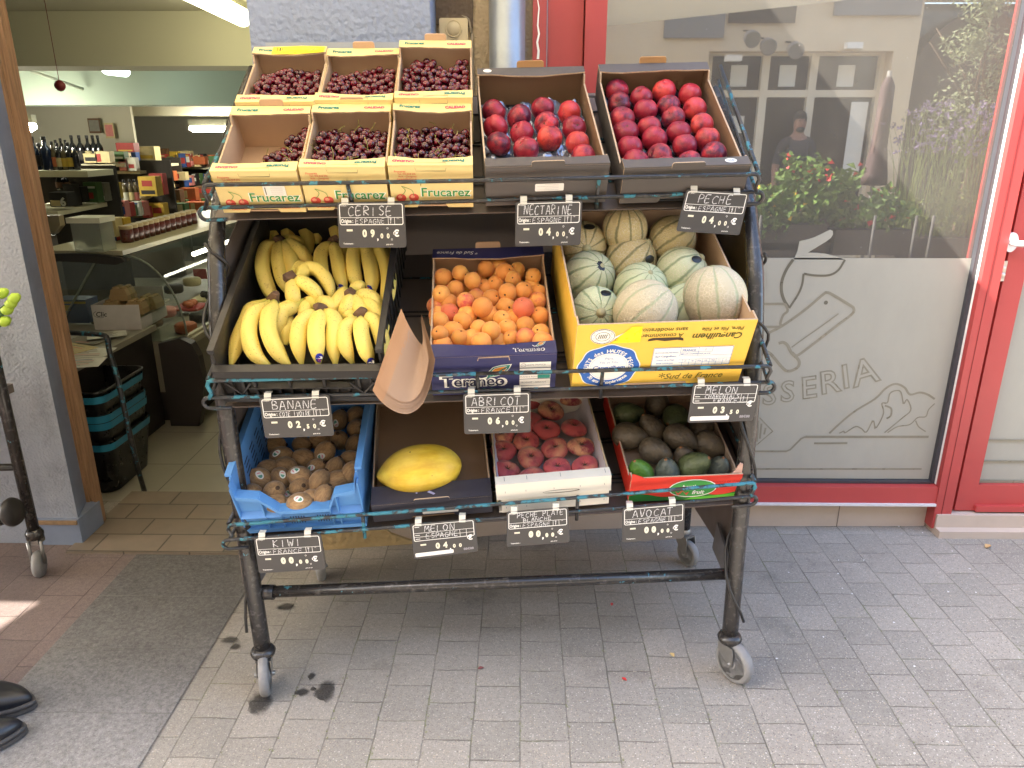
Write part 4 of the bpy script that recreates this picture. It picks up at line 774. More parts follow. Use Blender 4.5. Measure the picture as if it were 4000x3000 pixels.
# ------------------------------------------------------------------ price slates
SLATE = mat('charcoal slate plastic', rgb(66, 63, 61), .5, .06, 9, .05, 200, dirt=0)
CHALK = NT('chalk'); _c = CHALK.obj(False); CHALK.bsdf(CHALK.mix(CHALK.step(CHALK.noise(_c, 420, 3), .42, .6), rgb(150, 148, 145), rgb(226, 226, 226)), .9); CHALK = CHALK.mat
DIG = mat('pale price digits', rgb(224, 220, 196), .5, .04)
def slate(name_, label, tier, corners, lines, price, kind=1):
    TL, TR, BR, BL_ = corners; mid = railp(tier, atY((TL[0] + TR[0]) / 2, TL[1], 1.8).x); pn = V((.05, -1, .03)).normalized(); p0 = mid + V((0, -.013, 0))
    q = [onp(x_, y_, p0, pn) for x_, y_ in (BL_, BR, TR, TL)]; w, h = .17, .11
    def fn(u, v, hh): s_, t = u / w, v / h; return q[0] * (1 - s_) * (1 - t) + q[1] * s_ * (1 - t) + q[2] * s_ * t + q[3] * (1 - s_) * t + pn * hh
    top = (q[2] + q[3]) / 2; o = thing('price_slate', label, 'price sign', top, 'black price slates clipped to the cart rails')
    mb = MB(); dd = DC(); dd.rrect(0, 0, w, h, .006, 0, 0, 0); mb.prism(dd.it[0][0], fn, -.002, 0); pan = mb.build('panel', SLATE, o, True)
    d = DC(); rs = random.Random(label)
    d.rrect(.006, .056, .164, .105, .004, .0018, 0, 1)
    if kind == 1:
        d.stroke([(.006, .073), (.164, .073)], .001, 0, 1); d.stroke([(.127, .056), (.127, .073)], .0009, 0, 1); d.stroke([(.143, .056), (.143, .073)], .0009, 0, 1)
        d.text('Origine :', .0235, .0645, .0125, 0, 1, bold=.025, width=.030); d.text('Produit :', .017, .1015, .005, 0, 1); d.text('Cat. :', .135, .0705, .0038, 0, 1); d.text('Cal. :', .152, .0705, .0038, 0, 1)
        if len(lines) == 2:
            n = len(lines[0]); wd_ = min(.125, .019 * n); c0 = .084; d.hand(lines[0], c0 - wd_ / 2, .0775, c0 + wd_ / 2, .0995, .0021, 1, 3, rs)
        else:
            d.hand(lines[0], .028, .089, .158, .103, .0018, 1, 3, rs); d.hand(lines[1], .045, .0755, .125, .0865, .0018, 1, 3, rs)
        d.hand(lines[-1], .044, .0585, .1205, .0700, .0015, 1, 3, rs); d.hand('1', .131, .058, .141, .070, .0019, 1, 3, rs)
        yv = .034; ec = (.146, .034)
    else:
        for y in (.080, .068): d.stroke([(.006, y), (.164, y)], .001, 0, 1)
        for xx in (.127, .144): d.stroke([(xx, .056), (xx, .080)], .0009, 0, 1)
        [d.rect(.010, y, .022, y + .0016, 0, 1) for y in (.098, .073, .061)]
        d.hand(lines[0], .035, .082, .118, .102, .0022, 1, 3, rs)
        if len(lines) == 3: d.hand(lines[1], .035, .0685, .124, .0785, .0018, 1, 3, rs); d.hand(lines[2], .058, .056, .122, .067, .0018, 1, 3, rs); d.hand('1', .131, .060, .141, .074, .0018, 1, 3, rs)
        else: d.hand(lines[1], .038, .0615, .124, .0765, .002, 1, 3, rs)
        d.rrect(.005, .006, .106, .018, .003, 0, 3, 1); d.text('88€88', .146, .014, .010, 4, 1, bold=.04); yv = .034; ec = (.152, .050)
    for ch, xx, s_ in ((price[0], .066, .024), (price[1], .086, .024), (',', .0985, .018), (price[3], .109, .0155), (price[4], .125, .0155)):
        d.text(ch, xx, yv - (.006 if s_ < .02 else 0) - (.003 if ch == ',' else 0), s_, 2 if ch != ',' else 0, 2, bold=.055 if price[:2] != '00' else .085, sx=.85)
    d.text('€', ec[0], ec[1], .022, 0, 2, bold=.035)
    d.rect(.021, .040, .036, .045, 2, 1)
    if kind == 1: d.text('Traitement :', .024, .010, .0052, 0, 1, bold=.02); d.text('prix le kg', .128, .008, .0046, 0, 1, bold=.02); d.ring(.124, .047, .002, .002, .0006, 0, 1, 8); d.ring(.134, .020, .002, .002, .0006, 0, 1, 8)
    mb = MB(); d.put(mb, fn, .00025, .0003); mb.build('lettering', [PWHT, CHALK, DIG, PLBL, PGRY], pan, True)
    for s_ in (.12, .80):
        e = q[3].lerp(q[2], s_); up = railp(tier, e.x) + V((0, 0, .006)); mb = MB()
        ux = V((1, .05, 0)).normalized() * .0085
        a0, a1 = e + V((0, -.002, -.006)), V((e.x, up.y - .008, max(up.z, e.z + .010)))
        vs = [a0 - ux, a0 + ux, a1 + ux, a1 - ux, a1 + ux + V((0, .014, .001)), a1 - ux + V((0, .014, .001))]; mb.add(vs, [(0, 1, 2, 3), (3, 2, 4, 5)]); mb.add([p + V((0, .0015, -.0012)) for p in vs], [(3, 2, 1, 0), (5, 4, 2, 3)]); mb.build('clip', CLEARP, o, True)
SL = [('black price slate chalked CERISE below the cherry cartons', 'top', ((1315, 790), (1580, 788), (1588, 967), (1326, 968)), ('CERISE', 'ESPAGNE'), '09,00', 1),
 ('black price slate chalked NECTARINE with price 04,00', 'top', ((2014, 789), (2275, 781), (2267, 957), (2012, 963)), ('NECTARINE', 'ESPAGNE'), '04,00', 1),
 ('black price slate chalked PECHE hanging crooked at the top right', 'top', ((2682, 740), (2928, 754), (2888, 919), (2641, 903)), ('PECHE', 'ESPAGNE'), '04,00', 1),
 ('black price slate chalked BANANE from COTE IVOIRE', 'mid', ((1011, 1555), (1286, 1543), (1306, 1702), (1036, 1712)), ('BANANE', 'COTE IVOIRE'), '02,50', 1),
 ('black price slate chalked ABRICOT below the navy carton', 'mid', ((1809, 1539), (2073, 1530), (2073, 1689), (1814, 1696)), ('ABRICOT', 'FRANCE'), '06,00', 1),
 ('black price slate chalked MELON CHARENTAIS FRANCE with white bar', 'mid', ((2708, 1499), (2971, 1496), (2940, 1644), (2685, 1652)), ('MELON', 'CHARENTAIS', 'FRANCE'), '03,50', 2),
 ('black price slate chalked KIWI below the blue crate', 'bot', ((990, 2100), (1253, 2086), (1274, 2223), (1012, 2240)), ('KIWI', 'FRANCE'), '00,00', 1),
 ('black price slate chalked MELON ESPAGNE with white bar', 'bot', ((1603, 2048), (1856, 2026), (1868, 2154), (1617, 2185)), ('MELON', 'ESPAGNE'), '04,00', 2),
 ('black price slate chalked PECHE PLATE BLANCHE', 'bot', ((1979, 2000), (2220, 1980), (2225, 2118), (1979, 2137)), ('PECHE PLATE', 'BLANCHE', 'ESPAGNE'), '00,00', 1),
 ('black price slate chalked AVOCAT below the red carton', 'bot', ((2431, 1986), (2676, 1963), (2672, 2102), (2431, 2119)), ('AVOCAT', 'ESPAGNE'), '00,00', 1)]
for lb, tier, cs, ls, pr, kd in SL: slate('price_slate', lb, tier, cs, ls, pr, kd)
# ------------------------------------------------------------------ bundle of folded paper bags over the middle rail
BAG = mat('brown kraft paper', rgb(158, 122, 94), .75, .09, 7, .35, 26, .002); BAGI = mat('brown kraft paper inside', rgb(150, 124, 104), .75, .09, 7, .35, 26, .002)
near = [atY(1455, 1525, 1.650), atY(1492, 1572, 1.628), atY(1545, 1608, 1.618), atY(1600, 1615, 1.616), atY(1650, 1578, 1.62), atY(1682, 1500, 1.632), atY(1700, 1405, 1.645)]
far = [atY(1567, 1205, 1.735), atY(1592, 1262, 1.712), atY(1620, 1312, 1.705), atY(1645, 1345, 1.705), atY(1656, 1338, 1.708), atY(1655, 1290, 1.72), atY(1646, 1225, 1.735)]
nr, fr_ = cat_rom(near, 24), cat_rom(far, 24); cn = sum(nr, V()) / 25; cf = sum(fr_, V()) / 25
for i in range(7):
    k = 1 - .032 * i; e = .006 * (i % 3) + .003 * i
    g = lambda u, v, th=0: (lambda j: (cn + (nr[j] - cn) * (k - th)).lerp(cf + (fr_[j] - cf) * (k - th), e + v * (1 - e - .01 * i)) + V((0, .0, .003 * i * (1 - v))))(min(24, int(u * 24 + .5)))
    mb = MB(); mb.grid(lambda u, v: g(u, v), 24, 8, 0); mb.grid(lambda u, v: g(1 - u, v, .012), 24, 8, 1)
    ords = ('outermost', 'second outermost', 'third outermost', 'middle', 'third innermost', 'second innermost', 'innermost')
    mb.solo('paper_bag', [BAG, BAGI], 'folded brown paper bag, %s sheet of the bundle draped over the middle rail' % ords[i], 'paper bag', group='brown paper bags draped over the middle rail')
# ------------------------------------------------------------------ fruit
def ico_profile(prof, n=20, lobes=None):
    mb = MB(); mb.lathe(prof, n); return mb
def blob(fr, nu=20, nv=14):
    """closed surface r(theta, phi) as one mesh; fr(th, ph) -> point, th 0..pi from the stem end"""
    mb = MB(); mb.v.append(V(fr(0.0, 0.0)))
    for j in range(1, nv):
        for i in range(nu): mb.v.append(V(fr(pi * j / nv, 2 * pi * i / nu)))
    mb.v.append(V(fr(pi, 0.0))); e = len(mb.v) - 1
    for i in range(nu):
        k = (i + 1) % nu; mb.f.append([0, 1 + i, 1 + k])
        for j in range(nv - 2): a = 1 + j * nu; mb.f.append([a + i, a + nu + i, a + nu + k, a + k])
        a = 1 + (nv - 2) * nu; mb.f.append([a + i, e, a + k])
    mb.m = [0] * len(mb.f); mb.s = [True] * len(mb.f); return mb
def sph(th, ph, r): return V((r * sin(th) * cos(ph), r * sin(th) * sin(ph), r * cos(th)))
def fruit_skin(name, base, blush, dark, b0, b1, d0, d1, rough=.42, speck=None, spec=.45, sc=14, sss=.12, axis=True, coat=0, fuzz=0):
    t = NT(name); c0 = t.obj(False); c = t.obj(); a = t.noise(c, sc, 3, .55); b = t.noise(c, sc * 2.4, 5, .65)
    rz = t.rand(); sh = t.math('MULTIPLY_ADD', rz, .44, -.22)
    col = t.mix(t.step(t.math('ADD', a, sh), b0, b1), base, blush)
    col = t.mix(t.step(t.math('SUBTRACT', b, t.math('MULTIPLY', sh, .6)), d0, d1), col, dark)
    if speck: col = t.mix(t.math('MULTIPLY', t.math('LESS_THAN', t.n('TexVoronoi', Vector=c, Scale=speck[0]).outputs[0], .16), speck[2]), col, speck[1])
    v = t.math('MULTIPLY_ADD', t.math('FRACT', t.math('MULTIPLY', rz, 7.31)), .3, .86); col = t.n('VectorMath', {'operation': 'SCALE'}, _0=col, Scale=v).outputs[0]
    t.bsdf(col, t.math('MULTIPLY_ADD', b, .15, rough - .07), t.bump(t.noise(c, 90, 3), .06, .002), Subsurface_Weight=sss, Subsurface_Scale=.006, Subsurface_Radius=(1, .35, .2), Specular_IOR_Level=spec, Coat_Weight=coat, Sheen_Weight=fuzz); return t.mat
NECT = fruit_skin('nectarine skin', rgb(192, 56, 64), rgb(146, 34, 52), rgb(84, 28, 50), .36, .58, .44, .66, .32, (240, rgb(226, 140, 110), .35), .4)
NECT2 = fruit_skin('orange red nectarine skin', rgb(206, 74, 66), rgb(182, 46, 58), rgb(108, 30, 50), .40, .62, .50, .70, .32, (240, rgb(236, 160, 110), .4), .4)
APRI = fruit_skin('apricot skin', rgb(232, 166, 82), rgb(228, 150, 74), rgb(222, 130, 70), .40, .62, .62, .85, .55, (200, rgb(190, 110, 60), .35), .3, fuzz=.15)
APRB = fruit_skin('blushed apricot skin', rgb(232, 158, 80), rgb(222, 116, 80), rgb(198, 78, 78), .46, .62, .62, .78, .55, (200, rgb(176, 60, 60), .4), .3, sc=9, fuzz=.15)
FLAT = fruit_skin('flat peach skin', rgb(222, 166, 124), rgb(192, 88, 90), rgb(148, 56, 72), .31, .53, .50, .68, .6, (260, rgb(228, 160, 130), .25), .25, sc=12, fuzz=.2)
CHER = fruit_skin('dark cherry skin', rgb(100, 13, 30), rgb(66, 9, 22), rgb(36, 7, 15), .40, .62, .5, .75, .13, None, .6, sc=40, sss=0, coat=.3)
AVOS = lambda nm, a_, b_: (lambda t: (lambda c: (t.bsdf(t.mix(t.step(t.noise(c, 22, 4), .38, .66), a_, b_), .42, t.bump(t.n('TexVoronoi', {'feature': 'SMOOTH_F1'}, Vector=c, Scale=150).outputs[0], .55, .003), Specular_IOR_Level=.45), t.mat)[1])(t.obj()))(NT(nm))
AVD = AVOS('dark avocado skin', rgb(76, 67, 56), rgb(104, 92, 74)); AVG = AVOS('green dark avocado skin', rgb(68, 76, 50), rgb(94, 104, 68)); AVB = AVOS('bright green avocado skin', rgb(70, 110, 36), rgb(92, 134, 50)); AVX = AVOS('grey green avocado skin', rgb(76, 82, 74), rgb(100, 106, 96))
def kiwi_m():
    t = NT('kiwi skin'); c = t.obj(); f = t.noise(t.n('Mapping', Vector=c, Scale=(1, 1, .25)).outputs[0], 190, 3, .7); a = t.noise(c, 24, 3)
    col = t.mix(a, rgb(146, 114, 78), rgb(180, 146, 102)); col = t.mix(t.math('MULTIPLY', t.step(f, .4, .65), .5), col, rgb(84, 60, 40))
    k = t.math('MULTIPLY_ADD', t.rand(), .35, .82); col = t.n('VectorMath', {'operation': 'SCALE'}, _0=col, Scale=k).outputs[0]
    t.bsdf(col, .66, t.bump(f, .3, .0015), Specular_IOR_Level=.3, Sheen_Weight=.25); return t.mat
KIWI = kiwi_m()
def melon_m(name, base, base2, line, lw=.135, net=.8):
    t = NT(name); c = t.n('TexCoord').outputs['Object']; sp = t.n('SeparateXYZ', Vector=c); cr = t.obj()
    ang = t.math('MULTIPLY', t.math('ARCTAN2', sp.outputs[1], sp.outputs[0]), 10 / (2 * pi)); wob = t.math('MULTIPLY_ADD', t.noise(cr, 1.7, 2), .30, -.15)
    fr = t.math('ABSOLUTE', t.math('SUBTRACT', t.math('FRACT', t.math('ADD', t.math('ADD', ang, wob), 10.5)), .5))
    s_ = t.step(t.math('ADD', fr, t.math('MULTIPLY_ADD', t.noise(cr, 9, 3), .10, -.05)), lw, lw * .3)
    col = t.mix(t.noise(cr, 1.1, 4), base, base2); ve = t.n('TexVoronoi', {'feature': 'DISTANCE_TO_EDGE'}, Vector=t.n('VectorMath', {'operation': 'ADD'}, _0=cr, _1=t.n('VectorMath', {'operation': 'SCALE'}, _0=t.n('TexNoise', Vector=cr, Scale=5).outputs[1], Scale=.16).outputs[0]).outputs[0], Scale=8.5).outputs[0]
    nt_ = t.step(ve, .11, .02); nv_ = t.math('MULTIPLY', nt_, t.step(t.noise(cr, 1.3, 2), .3, .6))
    col = t.mix(t.math('MULTIPLY', nv_, .8 * net), col, rgb(220, 208, 180)); col = t.mix(t.math('MULTIPLY', s_, .68), col, line)
    h = t.math('SUBTRACT', t.math('MULTIPLY', nv_, .6), t.math('MULTIPLY', s_, .5)); t.bsdf(col, .62, t.bump(t.math('ADD', h, t.math('MULTIPLY', t.noise(cr, 6, 3), .5)), .6, .004), Specular_IOR_Level=.3, Subsurface_Weight=.05, Subsurface_Scale=.005); return t.mat
MEL1 = melon_m('buff melon rind', rgb(190, 172, 122), rgb(206, 188, 142), rgb(80, 88, 56)); MEL2 = melon_m('pale green melon rind', rgb(188, 190, 148), rgb(204, 204, 168), rgb(96, 116, 78)); MEL3 = melon_m('cream netted melon rind', rgb(190, 180, 150), rgb(198, 185, 158), rgb(150, 162, 126), .11, 1); MEL4 = melon_m('mint melon rind', rgb(194, 202, 160), rgb(208, 212, 174), rgb(104, 130, 92), .12, .6)
YMEL0 = fruit_skin('plain yellow rind', rgb(226, 194, 62), rgb(220, 180, 62), rgb(178, 132, 60), .42, .66, .66, .80, .42, None, .4, sc=20)
def ymel():
    t = NT('yellow melon rind'); c = t.obj(False); st = t.n('Mapping', Vector=c, Scale=(1, 1, .22)).outputs[0]; a = t.noise(st, 38, 5, .65); b_ = t.noise(c, 12, 4, .6)
    col = t.mix(t.step(a, .35, .68), rgb(232, 200, 66), rgb(206, 164, 44)); col = t.mix(t.math('MULTIPLY', t.step(b_, .45, .75), .5), col, rgb(236, 214, 112))
    col = t.mix(t.math('MULTIPLY', t.step(t.noise(c, 30, 5, .75), .64, .72), .6), col, rgb(150, 108, 58)); col = t.mix(t.step(t.n('TexVoronoi', Vector=c, Scale=21).outputs[0], .07, .04), col, rgb(120, 84, 46))
    t.bsdf(col, .46, t.bump(a, .35, .003), Specular_IOR_Level=.4, Subsurface_Weight=.05, Subsurface_Scale=.005); return t.mat
YMEL = ymel()
def pos_in(k, px, py, h): 
    M, W, L, H = BOX[k]; n = (M.to_3x3() @ V((0, 0, 1))).normalized(); return onp(px, py, M @ V((0, 0, h)), n)
UP, RT, TO = -_dn, _rt, -_fw
def axes_rot(ax, spin=0.0):
    z = (RT * ax[0] + UP * ax[1] + TO * ax[2]).normalized(); return z.to_track_quat('Z', 'Y').to_matrix().to_4x4() @ MX.Rotation(spin, 4, 'Z')
ORD = ['first', 'second', 'third', 'fourth', 'fifth', 'sixth', 'seventh', 'eighth', 'ninth', 'tenth']
def rows_of(P, gap):
    idx = sorted(range(len(P)), key=lambda i: P[i][1]); rows, cur = [], [idx[0]]
    for i in idx[1:]:
        if P[i][1] - P[cur[0]][1] > gap: rows.append(cur); cur = [i]
        else: cur.append(i)
    rows.append(cur); out = {}
    for r_, row in enumerate(rows):
        for q, i in enumerate(sorted(row, key=lambda j: P[j][0])): out[i] = (r_, q)
    return out
# cherries: one mesh, stems as parts
rs = random.Random(11)
def cher_r(th, ph): 
    d = .36 * math.exp(-(th / .34) ** 2); p = sph(th, ph, .0104 * (1 - d)); return V((p.x * 1.05, p.y, p.z * .97))
cm = blob(cher_r, 14, 10).mesh('cherry', CHER)
STEMM = mat('cherry stem green', rgb(134, 128, 58), .6, .2, 60)
stems = []
for i in range(4):
    a = i * 1.7; stems.append(MB().tube(cat_rom([V((0, 0, .0066)), V((.002 * cos(a), .002 * sin(a), .014)), V((.009 * cos(a), .009 * sin(a), .026)), V((.020 * cos(a), .020 * sin(a), .033))], 6), [.0009] * 6 + [.0014], 5).mesh('stem', STEMM))
CP = {'A': lambda x, y: (.030 + .32 * max(0, x + .03)) if (y < .13 + 1.0 * (x + .04)) else -1, 'B': lambda x, y: .078 - .05 * max(0, y - .17) * 4 if y < .235 else -1, 'C': lambda x, y: .076 - .04 * max(0, y - .16) * 4 if y < .235 else -1,
      'D': lambda x, y: .088 if y < .228 - .25 * max(0, -x - .03) else -1, 'E': lambda x, y: .088 if y < .222 + .02 * sin(x * 40) else -1, 'F': lambda x, y: .088 if y < .245 - .03 * sin(x * 50) else -1}
NAMES = {'A': 'half empty front left cherry carton', 'B': 'front middle cherry carton', 'C': 'front right cherry carton', 'D': 'back left cherry carton with yellow film', 'E': 'back middle cherry carton', 'F': 'back right cherry carton'}
allc = []
for k in 'ABCDEF':
    M, W, L, H = BOX[k]; pts = []
    for _ in range(14000):
        x = rs.uniform(-W / 2 + .017, W / 2 - .017); y = rs.uniform(.018, L - .03); h = CP[k](x, y)
        if h < 0: continue
        z = h + rs.uniform(0, .014) + (.005 * sin(x * 60 + ord(k)) * cos(y * 45)); z = max(.014, z)
        if all((x - a) ** 2 + (y - b_) ** 2 + (z - c_) ** 2 > .0176 ** 2 for a, b_, c_ in pts): pts.append((x, y, z))
        if len(pts) > 190: break
    lim = {'A': 80}.get(k, 999)
    for x, y, z in pts[:lim]:
        up = M @ V((x, y, z)); front_hidden = (y < .03 and z < .07); allc.append((front_hidden, (up - C0).length, k, x, y, z, up))
vis = [c for c in allc if CP[c[2]](c[3], c[4]) < c[5] + .004]
top_ = sorted(vis, key=lambda c: (c[0], c[1] + (.0 if c[2] in 'ABC' else .0)))
chosen = top_[:298]; ids = {id(c) for c in chosen}; rest = [c for c in allc if id(c) not in ids]
for i, (fh, dist, k, x, y, z, p) in enumerate(chosen):
    rot = Euler((rs.gauss(0, 1.0), rs.gauss(0, .9), rs.uniform(0, 6.3))).to_matrix().to_4x4(); s_ = rs.uniform(.93, 1.08)
    o = inst(cm, 'cherry', MX.Translation(p) @ BOX[k][0].to_3x3().to_4x4() @ rot @ MX.Scale(s_, 4)); tag(o, 'glossy dark red cherry in the ' + NAMES[k], 'cherry', 'cherries in the ' + NAMES[k])
    if rs.random() < .20: st = inst(rs.choice(stems), 'stem', MX(), o)
mb = MB()
for c in rest:
    p = c[6]; b0 = len(mb.v); rot = Euler((rs.gauss(0, 1), rs.gauss(0, 1), 0)).to_matrix()
    for v_ in cm.vertices: mb.v.append(p + rot @ v_.co)
    for f_ in cm.polygons: mb.f.append([b0 + i for i in f_.vertices]); mb.m.append(0); mb.s.append(True)
for k in 'ABCDEF':  # the layer of cherries underneath
    M, W, L, H = BOX[k]
    for gx in range(9):
        for gy in range(11):
            x = -W / 2 + .02 + gx * (W - .04) / 8 + rs.uniform(-.004, .004); y = .022 + gy * .0235 + rs.uniform(-.004, .004); h = CP[k](x, y)
            if h < .03: continue
            p = M @ V((x, y, h - .012)); b0 = len(mb.v)
            for v_ in cm.vertices: mb.v.append(p + v_.co)
            for f_ in cm.polygons: mb.f.append([b0 + i for i in f_.vertices]); mb.m.append(0); mb.s.append(True)
mb.solo('cherries', CHER, 'remaining dark cherries lying deeper in the six cream cartons', 'cherries', kind='stuff')
# nectarines
def nec(k1, k2):
    def f(th, ph):
        r = .0335 * (1 - .20 * math.exp(-(th / .30) ** 2) - .05 * math.exp(-((pi - th) / .22) ** 2)); g = .10 * math.exp(-((ph - pi) / .24) ** 2) * sin(th) ** .5 * (1 if th < 2.6 else .4)
        p = sph(th, ph, r * (1 - g)); return V((p.x * (1 + k1), p.y, p.z * (.96 + k2)))
    return blob(f, 26, 18)
nms = [nec(.0, .0).mesh('nectarine', NECT), nec(.05, -.02).mesh('nectarine', NECT), nec(-.03, .04).mesh('nectarine', NECT2)]
stemcav = mat('nectarine stem scar', rgb(96, 62, 46), .8)
def t6(p): return (1800 + p[0] * .5425, 100 + p[1] * .5425)
nsc = MB().lathe([(.0024, .0245), (.0028, .0262), (.0016, .0268), (.0005, .0268)], 8).mesh('stem_scar', stemcav)
NG = [(240, 622), (420, 658), (592, 600), (780, 628), (250, 735), (440, 775), (618, 712), (815, 738), (275, 852), (470, 892), (640, 812), (840, 848), (880, 950)]
NH = [(1125, 470), (1300, 520), (1463, 475), (1650, 500), (1140, 565), (1330, 612), (1495, 582), (1685, 602), (1160, 672), (1355, 735), (1530, 668), (1735, 718), (1185, 772), (1395, 818), (1570, 772), (1775, 822), (1215, 882), (1425, 948), (1610, 868), (1820, 928), (1262, 985), (1645, 990), (1470, 1025)]
for k, P, h, bx in (('G', NG, .052, 'left'), ('H', NH, .050, 'right')):
    rw = rows_of(P, 62)
    for i, p in enumerate(P):
        q = pos_in(k, *t6(p), h); s_ = rs.uniform(.97, 1.06); me = rs.choice(nms if k == 'G' else nms[:2] + nms)
        rot = BOX[k][0].to_3x3().to_4x4() @ Euler((rs.gauss(.2, .55), rs.gauss(0, .5), rs.uniform(0, 6.3))).to_matrix().to_4x4()
        o = inst(me, 'nectarine', MX.Translation(q) @ rot @ MX.Scale(s_, 4)); r_, c_ = rw[i]
        tag(o, 'red nectarine in the %s grey carton, %s row from the back, %s from its left' % (bx, ORD[r_], ORD[c_]), 'nectarine', 'nectarines in the %s grey carton' % bx); inst(nsc, 'stem_scar', MX(), o)
# apricots
def apr(k1, k2):
    def f(th, ph):
        r = .0258 * (1 - .16 * math.exp(-(th / .26) ** 2)); g = .05 * math.exp(-((ph - pi) / .22) ** 2) * sin(th)
        p = sph(th, ph, r * (1 - g)); return V((p.x * (1 + k1), p.y * (1 - k1 * .5), p.z * (1 + k2)))
    return blob(f, 20, 14)
ams = [apr(0, 0).mesh('apricot', APRI), apr(.05, -.03).mesh('apricot', APRI), apr(-.04, .03).mesh('apricot', APRB)]
asc = MB().lathe([(.0026, .0205), (.003, .0222), (.0018, .0228), (.0005, .0228)], 8).mesh('stem_scar', mat('dark apricot stem scar', rgb(86, 58, 36), .8))
AP = [(733, 410, 2), (880, 370, 0), (985, 435, 0), (1105, 332, 0), (1265, 365, 0), (1370, 350, 0), (1510, 395, 0), (840, 508, 2), (715, 552, 0), (1185, 468, 0), (1335, 420, 0), (1015, 577, 2), (1150, 592, 0), (1290, 535, 0), (1425, 520, 0), (1492, 482, 0), (1552, 535, 0), (780, 632, 0), (925, 612, 2), (1275, 662, 0), (1425, 672, 2), (1548, 610, 2), (785, 712, 2), (690, 735, 2), (940, 735, 0), (1118, 720, 0), (1072, 665, 0), (1565, 740, 0), (697, 785, 0), (903, 785, 0), (1245, 770, 0), (1042, 850, 0), (1148, 868, 0), (1285, 850, 0), (1440, 825, 0), (1345, 765, 0), (1572, 888, 0), (703, 895, 0), (880, 930, 0), (1062, 965, 0), (1325, 945, 0), (1445, 925, 2), (725, 995, 0), (1590, 960, 2), (675, 660, 2), (1095, 498, 0), (1205, 315, 0), (820, 870, 0), (980, 940, 0), (1190, 960, 0)]
APr = rows_of([(a, b_) for a, b_, _ in AP], 85)
rs = random.Random(5)
for i, (a, b_, kd) in enumerate(AP):
    hh = .105 + (.012 if rs.random() < .5 else -.012); q = pos_in('apr', 1400 + a * .4521, 900 + b_ * .4521, hh if i not in (44, 45, 46, 47, 48, 49, 23, 35) else .085)
    rot = BOX['apr'][0].to_3x3().to_4x4() @ Euler((rs.gauss(.3, .7), rs.gauss(0, .7), rs.uniform(0, 6.3))).to_matrix().to_4x4()
    me = ams[2] if kd == 2 else ams[rs.choice((0, 0, 1))]; r_, c_ = APr[i]
    o = inst(me, 'apricot', MX.Translation(q) @ rot @ MX.Scale(rs.uniform(.88, 1.1), 4) @ MX.Scale(rs.uniform(.9, 1.06), 4, (1, 0, 0)))
    tag(o, '%s in the navy carton, %s row from the back, %s from the left' % ('red blushed apricot' if kd == 2 else 'orange apricot', ORD[r_], ORD[c_]), 'apricot', 'apricots heaped in the navy carton'); inst(asc, 'stem_scar', MX(), o)
mb = MB()
for gx in range(6):
    for gy in range(8):
        M = BOX['apr'][0]; p = M @ V((-.125 + gx * .05 + rs.uniform(-.006, .006), .03 + gy * .052 + rs.uniform(-.006, .006), .062 + rs.uniform(-.006, .01))); b0 = len(mb.v); me = ams[gx % 3]
        for v_ in me.vertices: mb.v.append(p + v_.co)
        for f_ in me.polygons: mb.f.append([b0 + i for i in f_.vertices]); mb.m.append(0 if (gx + gy) % 3 else 1); mb.s.append(True)
mb.solo('apricots', [APRI, APRB], 'deeper apricots glimpsed between the top ones in the navy carton', 'apricots', kind='stuff')
# melons
def mel_f(kz):
    def f(th, ph):
        gr = 1 - .016 * math.exp(-((((ph * 10 / (2 * pi)) % 1) - .5) / .14) ** 2) * sin(th) ** .4; r = 1 - .05 * math.exp(-(th / .2) ** 2); p = sph(th, ph, r * gr); return V((p.x, p.y, p.z * kz))
    return blob(f, 60, 24)
mms = {}
for nm, mt in (('b', MEL1), ('g', MEL2), ('c', MEL3), ('m', MEL4)): mms[nm] = [mel_f(.98).mesh('melon', mt), mel_f(1.04).mesh('melon', mt)]
BLK = mat('black oval sticker', rgb(30, 29, 28), .35, .05)
ML = [((352, 402), 176, 'b', (.05, -.35, .93), .10, 'buff striped melon at the back left of the yellow carton, partly behind the NECTARINE slate', (395, 262)),
      ((665, 278), 172, 'b', (-.05, .80, .55), .10, 'buff melon with dark green stripes, farthest back in the yellow carton', None),
      ((1022, 362), 180, 'b', (.80, .55, .2), .10, 'ochre striped melon at the back right below the PECHE slate', None),
      ((712, 512), 190, 'b', (.62, .62, .45), .13, 'beige melon in the middle of the pile with stripes meeting upper right', (858, 512)),
      ((390, 648), 192, 'g', (.42, .30, .86), .11, 'green mottled melon at the left with two black stickers', (450, 540)),
      ((1095, 618), 196, 'g', (.72, .58, .4), .13, 'pale green striped melon right of the centre with one black sticker', (1215, 510)),
      ((785, 745), 200, 'm', (.22, .52, .82), .11, 'lime striped melon whose pale stem end points up, centre of the pile', None),
      ((445, 905), 180, 'm', (.10, -.18, .98), .11, 'mint coloured melon at the front left with black sticker', (522, 765)),
      ((1120, 870), 175, 'm', (.3, .85, .4), .10, 'greenish melon mostly hidden between the two front cream melons', None),
      ((820, 912), 235, 'c', (.70, .66, .25), .15, 'large netted cream melon at the front middle of the yellow carton', None),
      ((1348, 808), 235, 'c', (-.12, .96, .22), .15, 'large peach coloured melon at the front right, overhanging the rim', None)]
rs = random.Random(3)
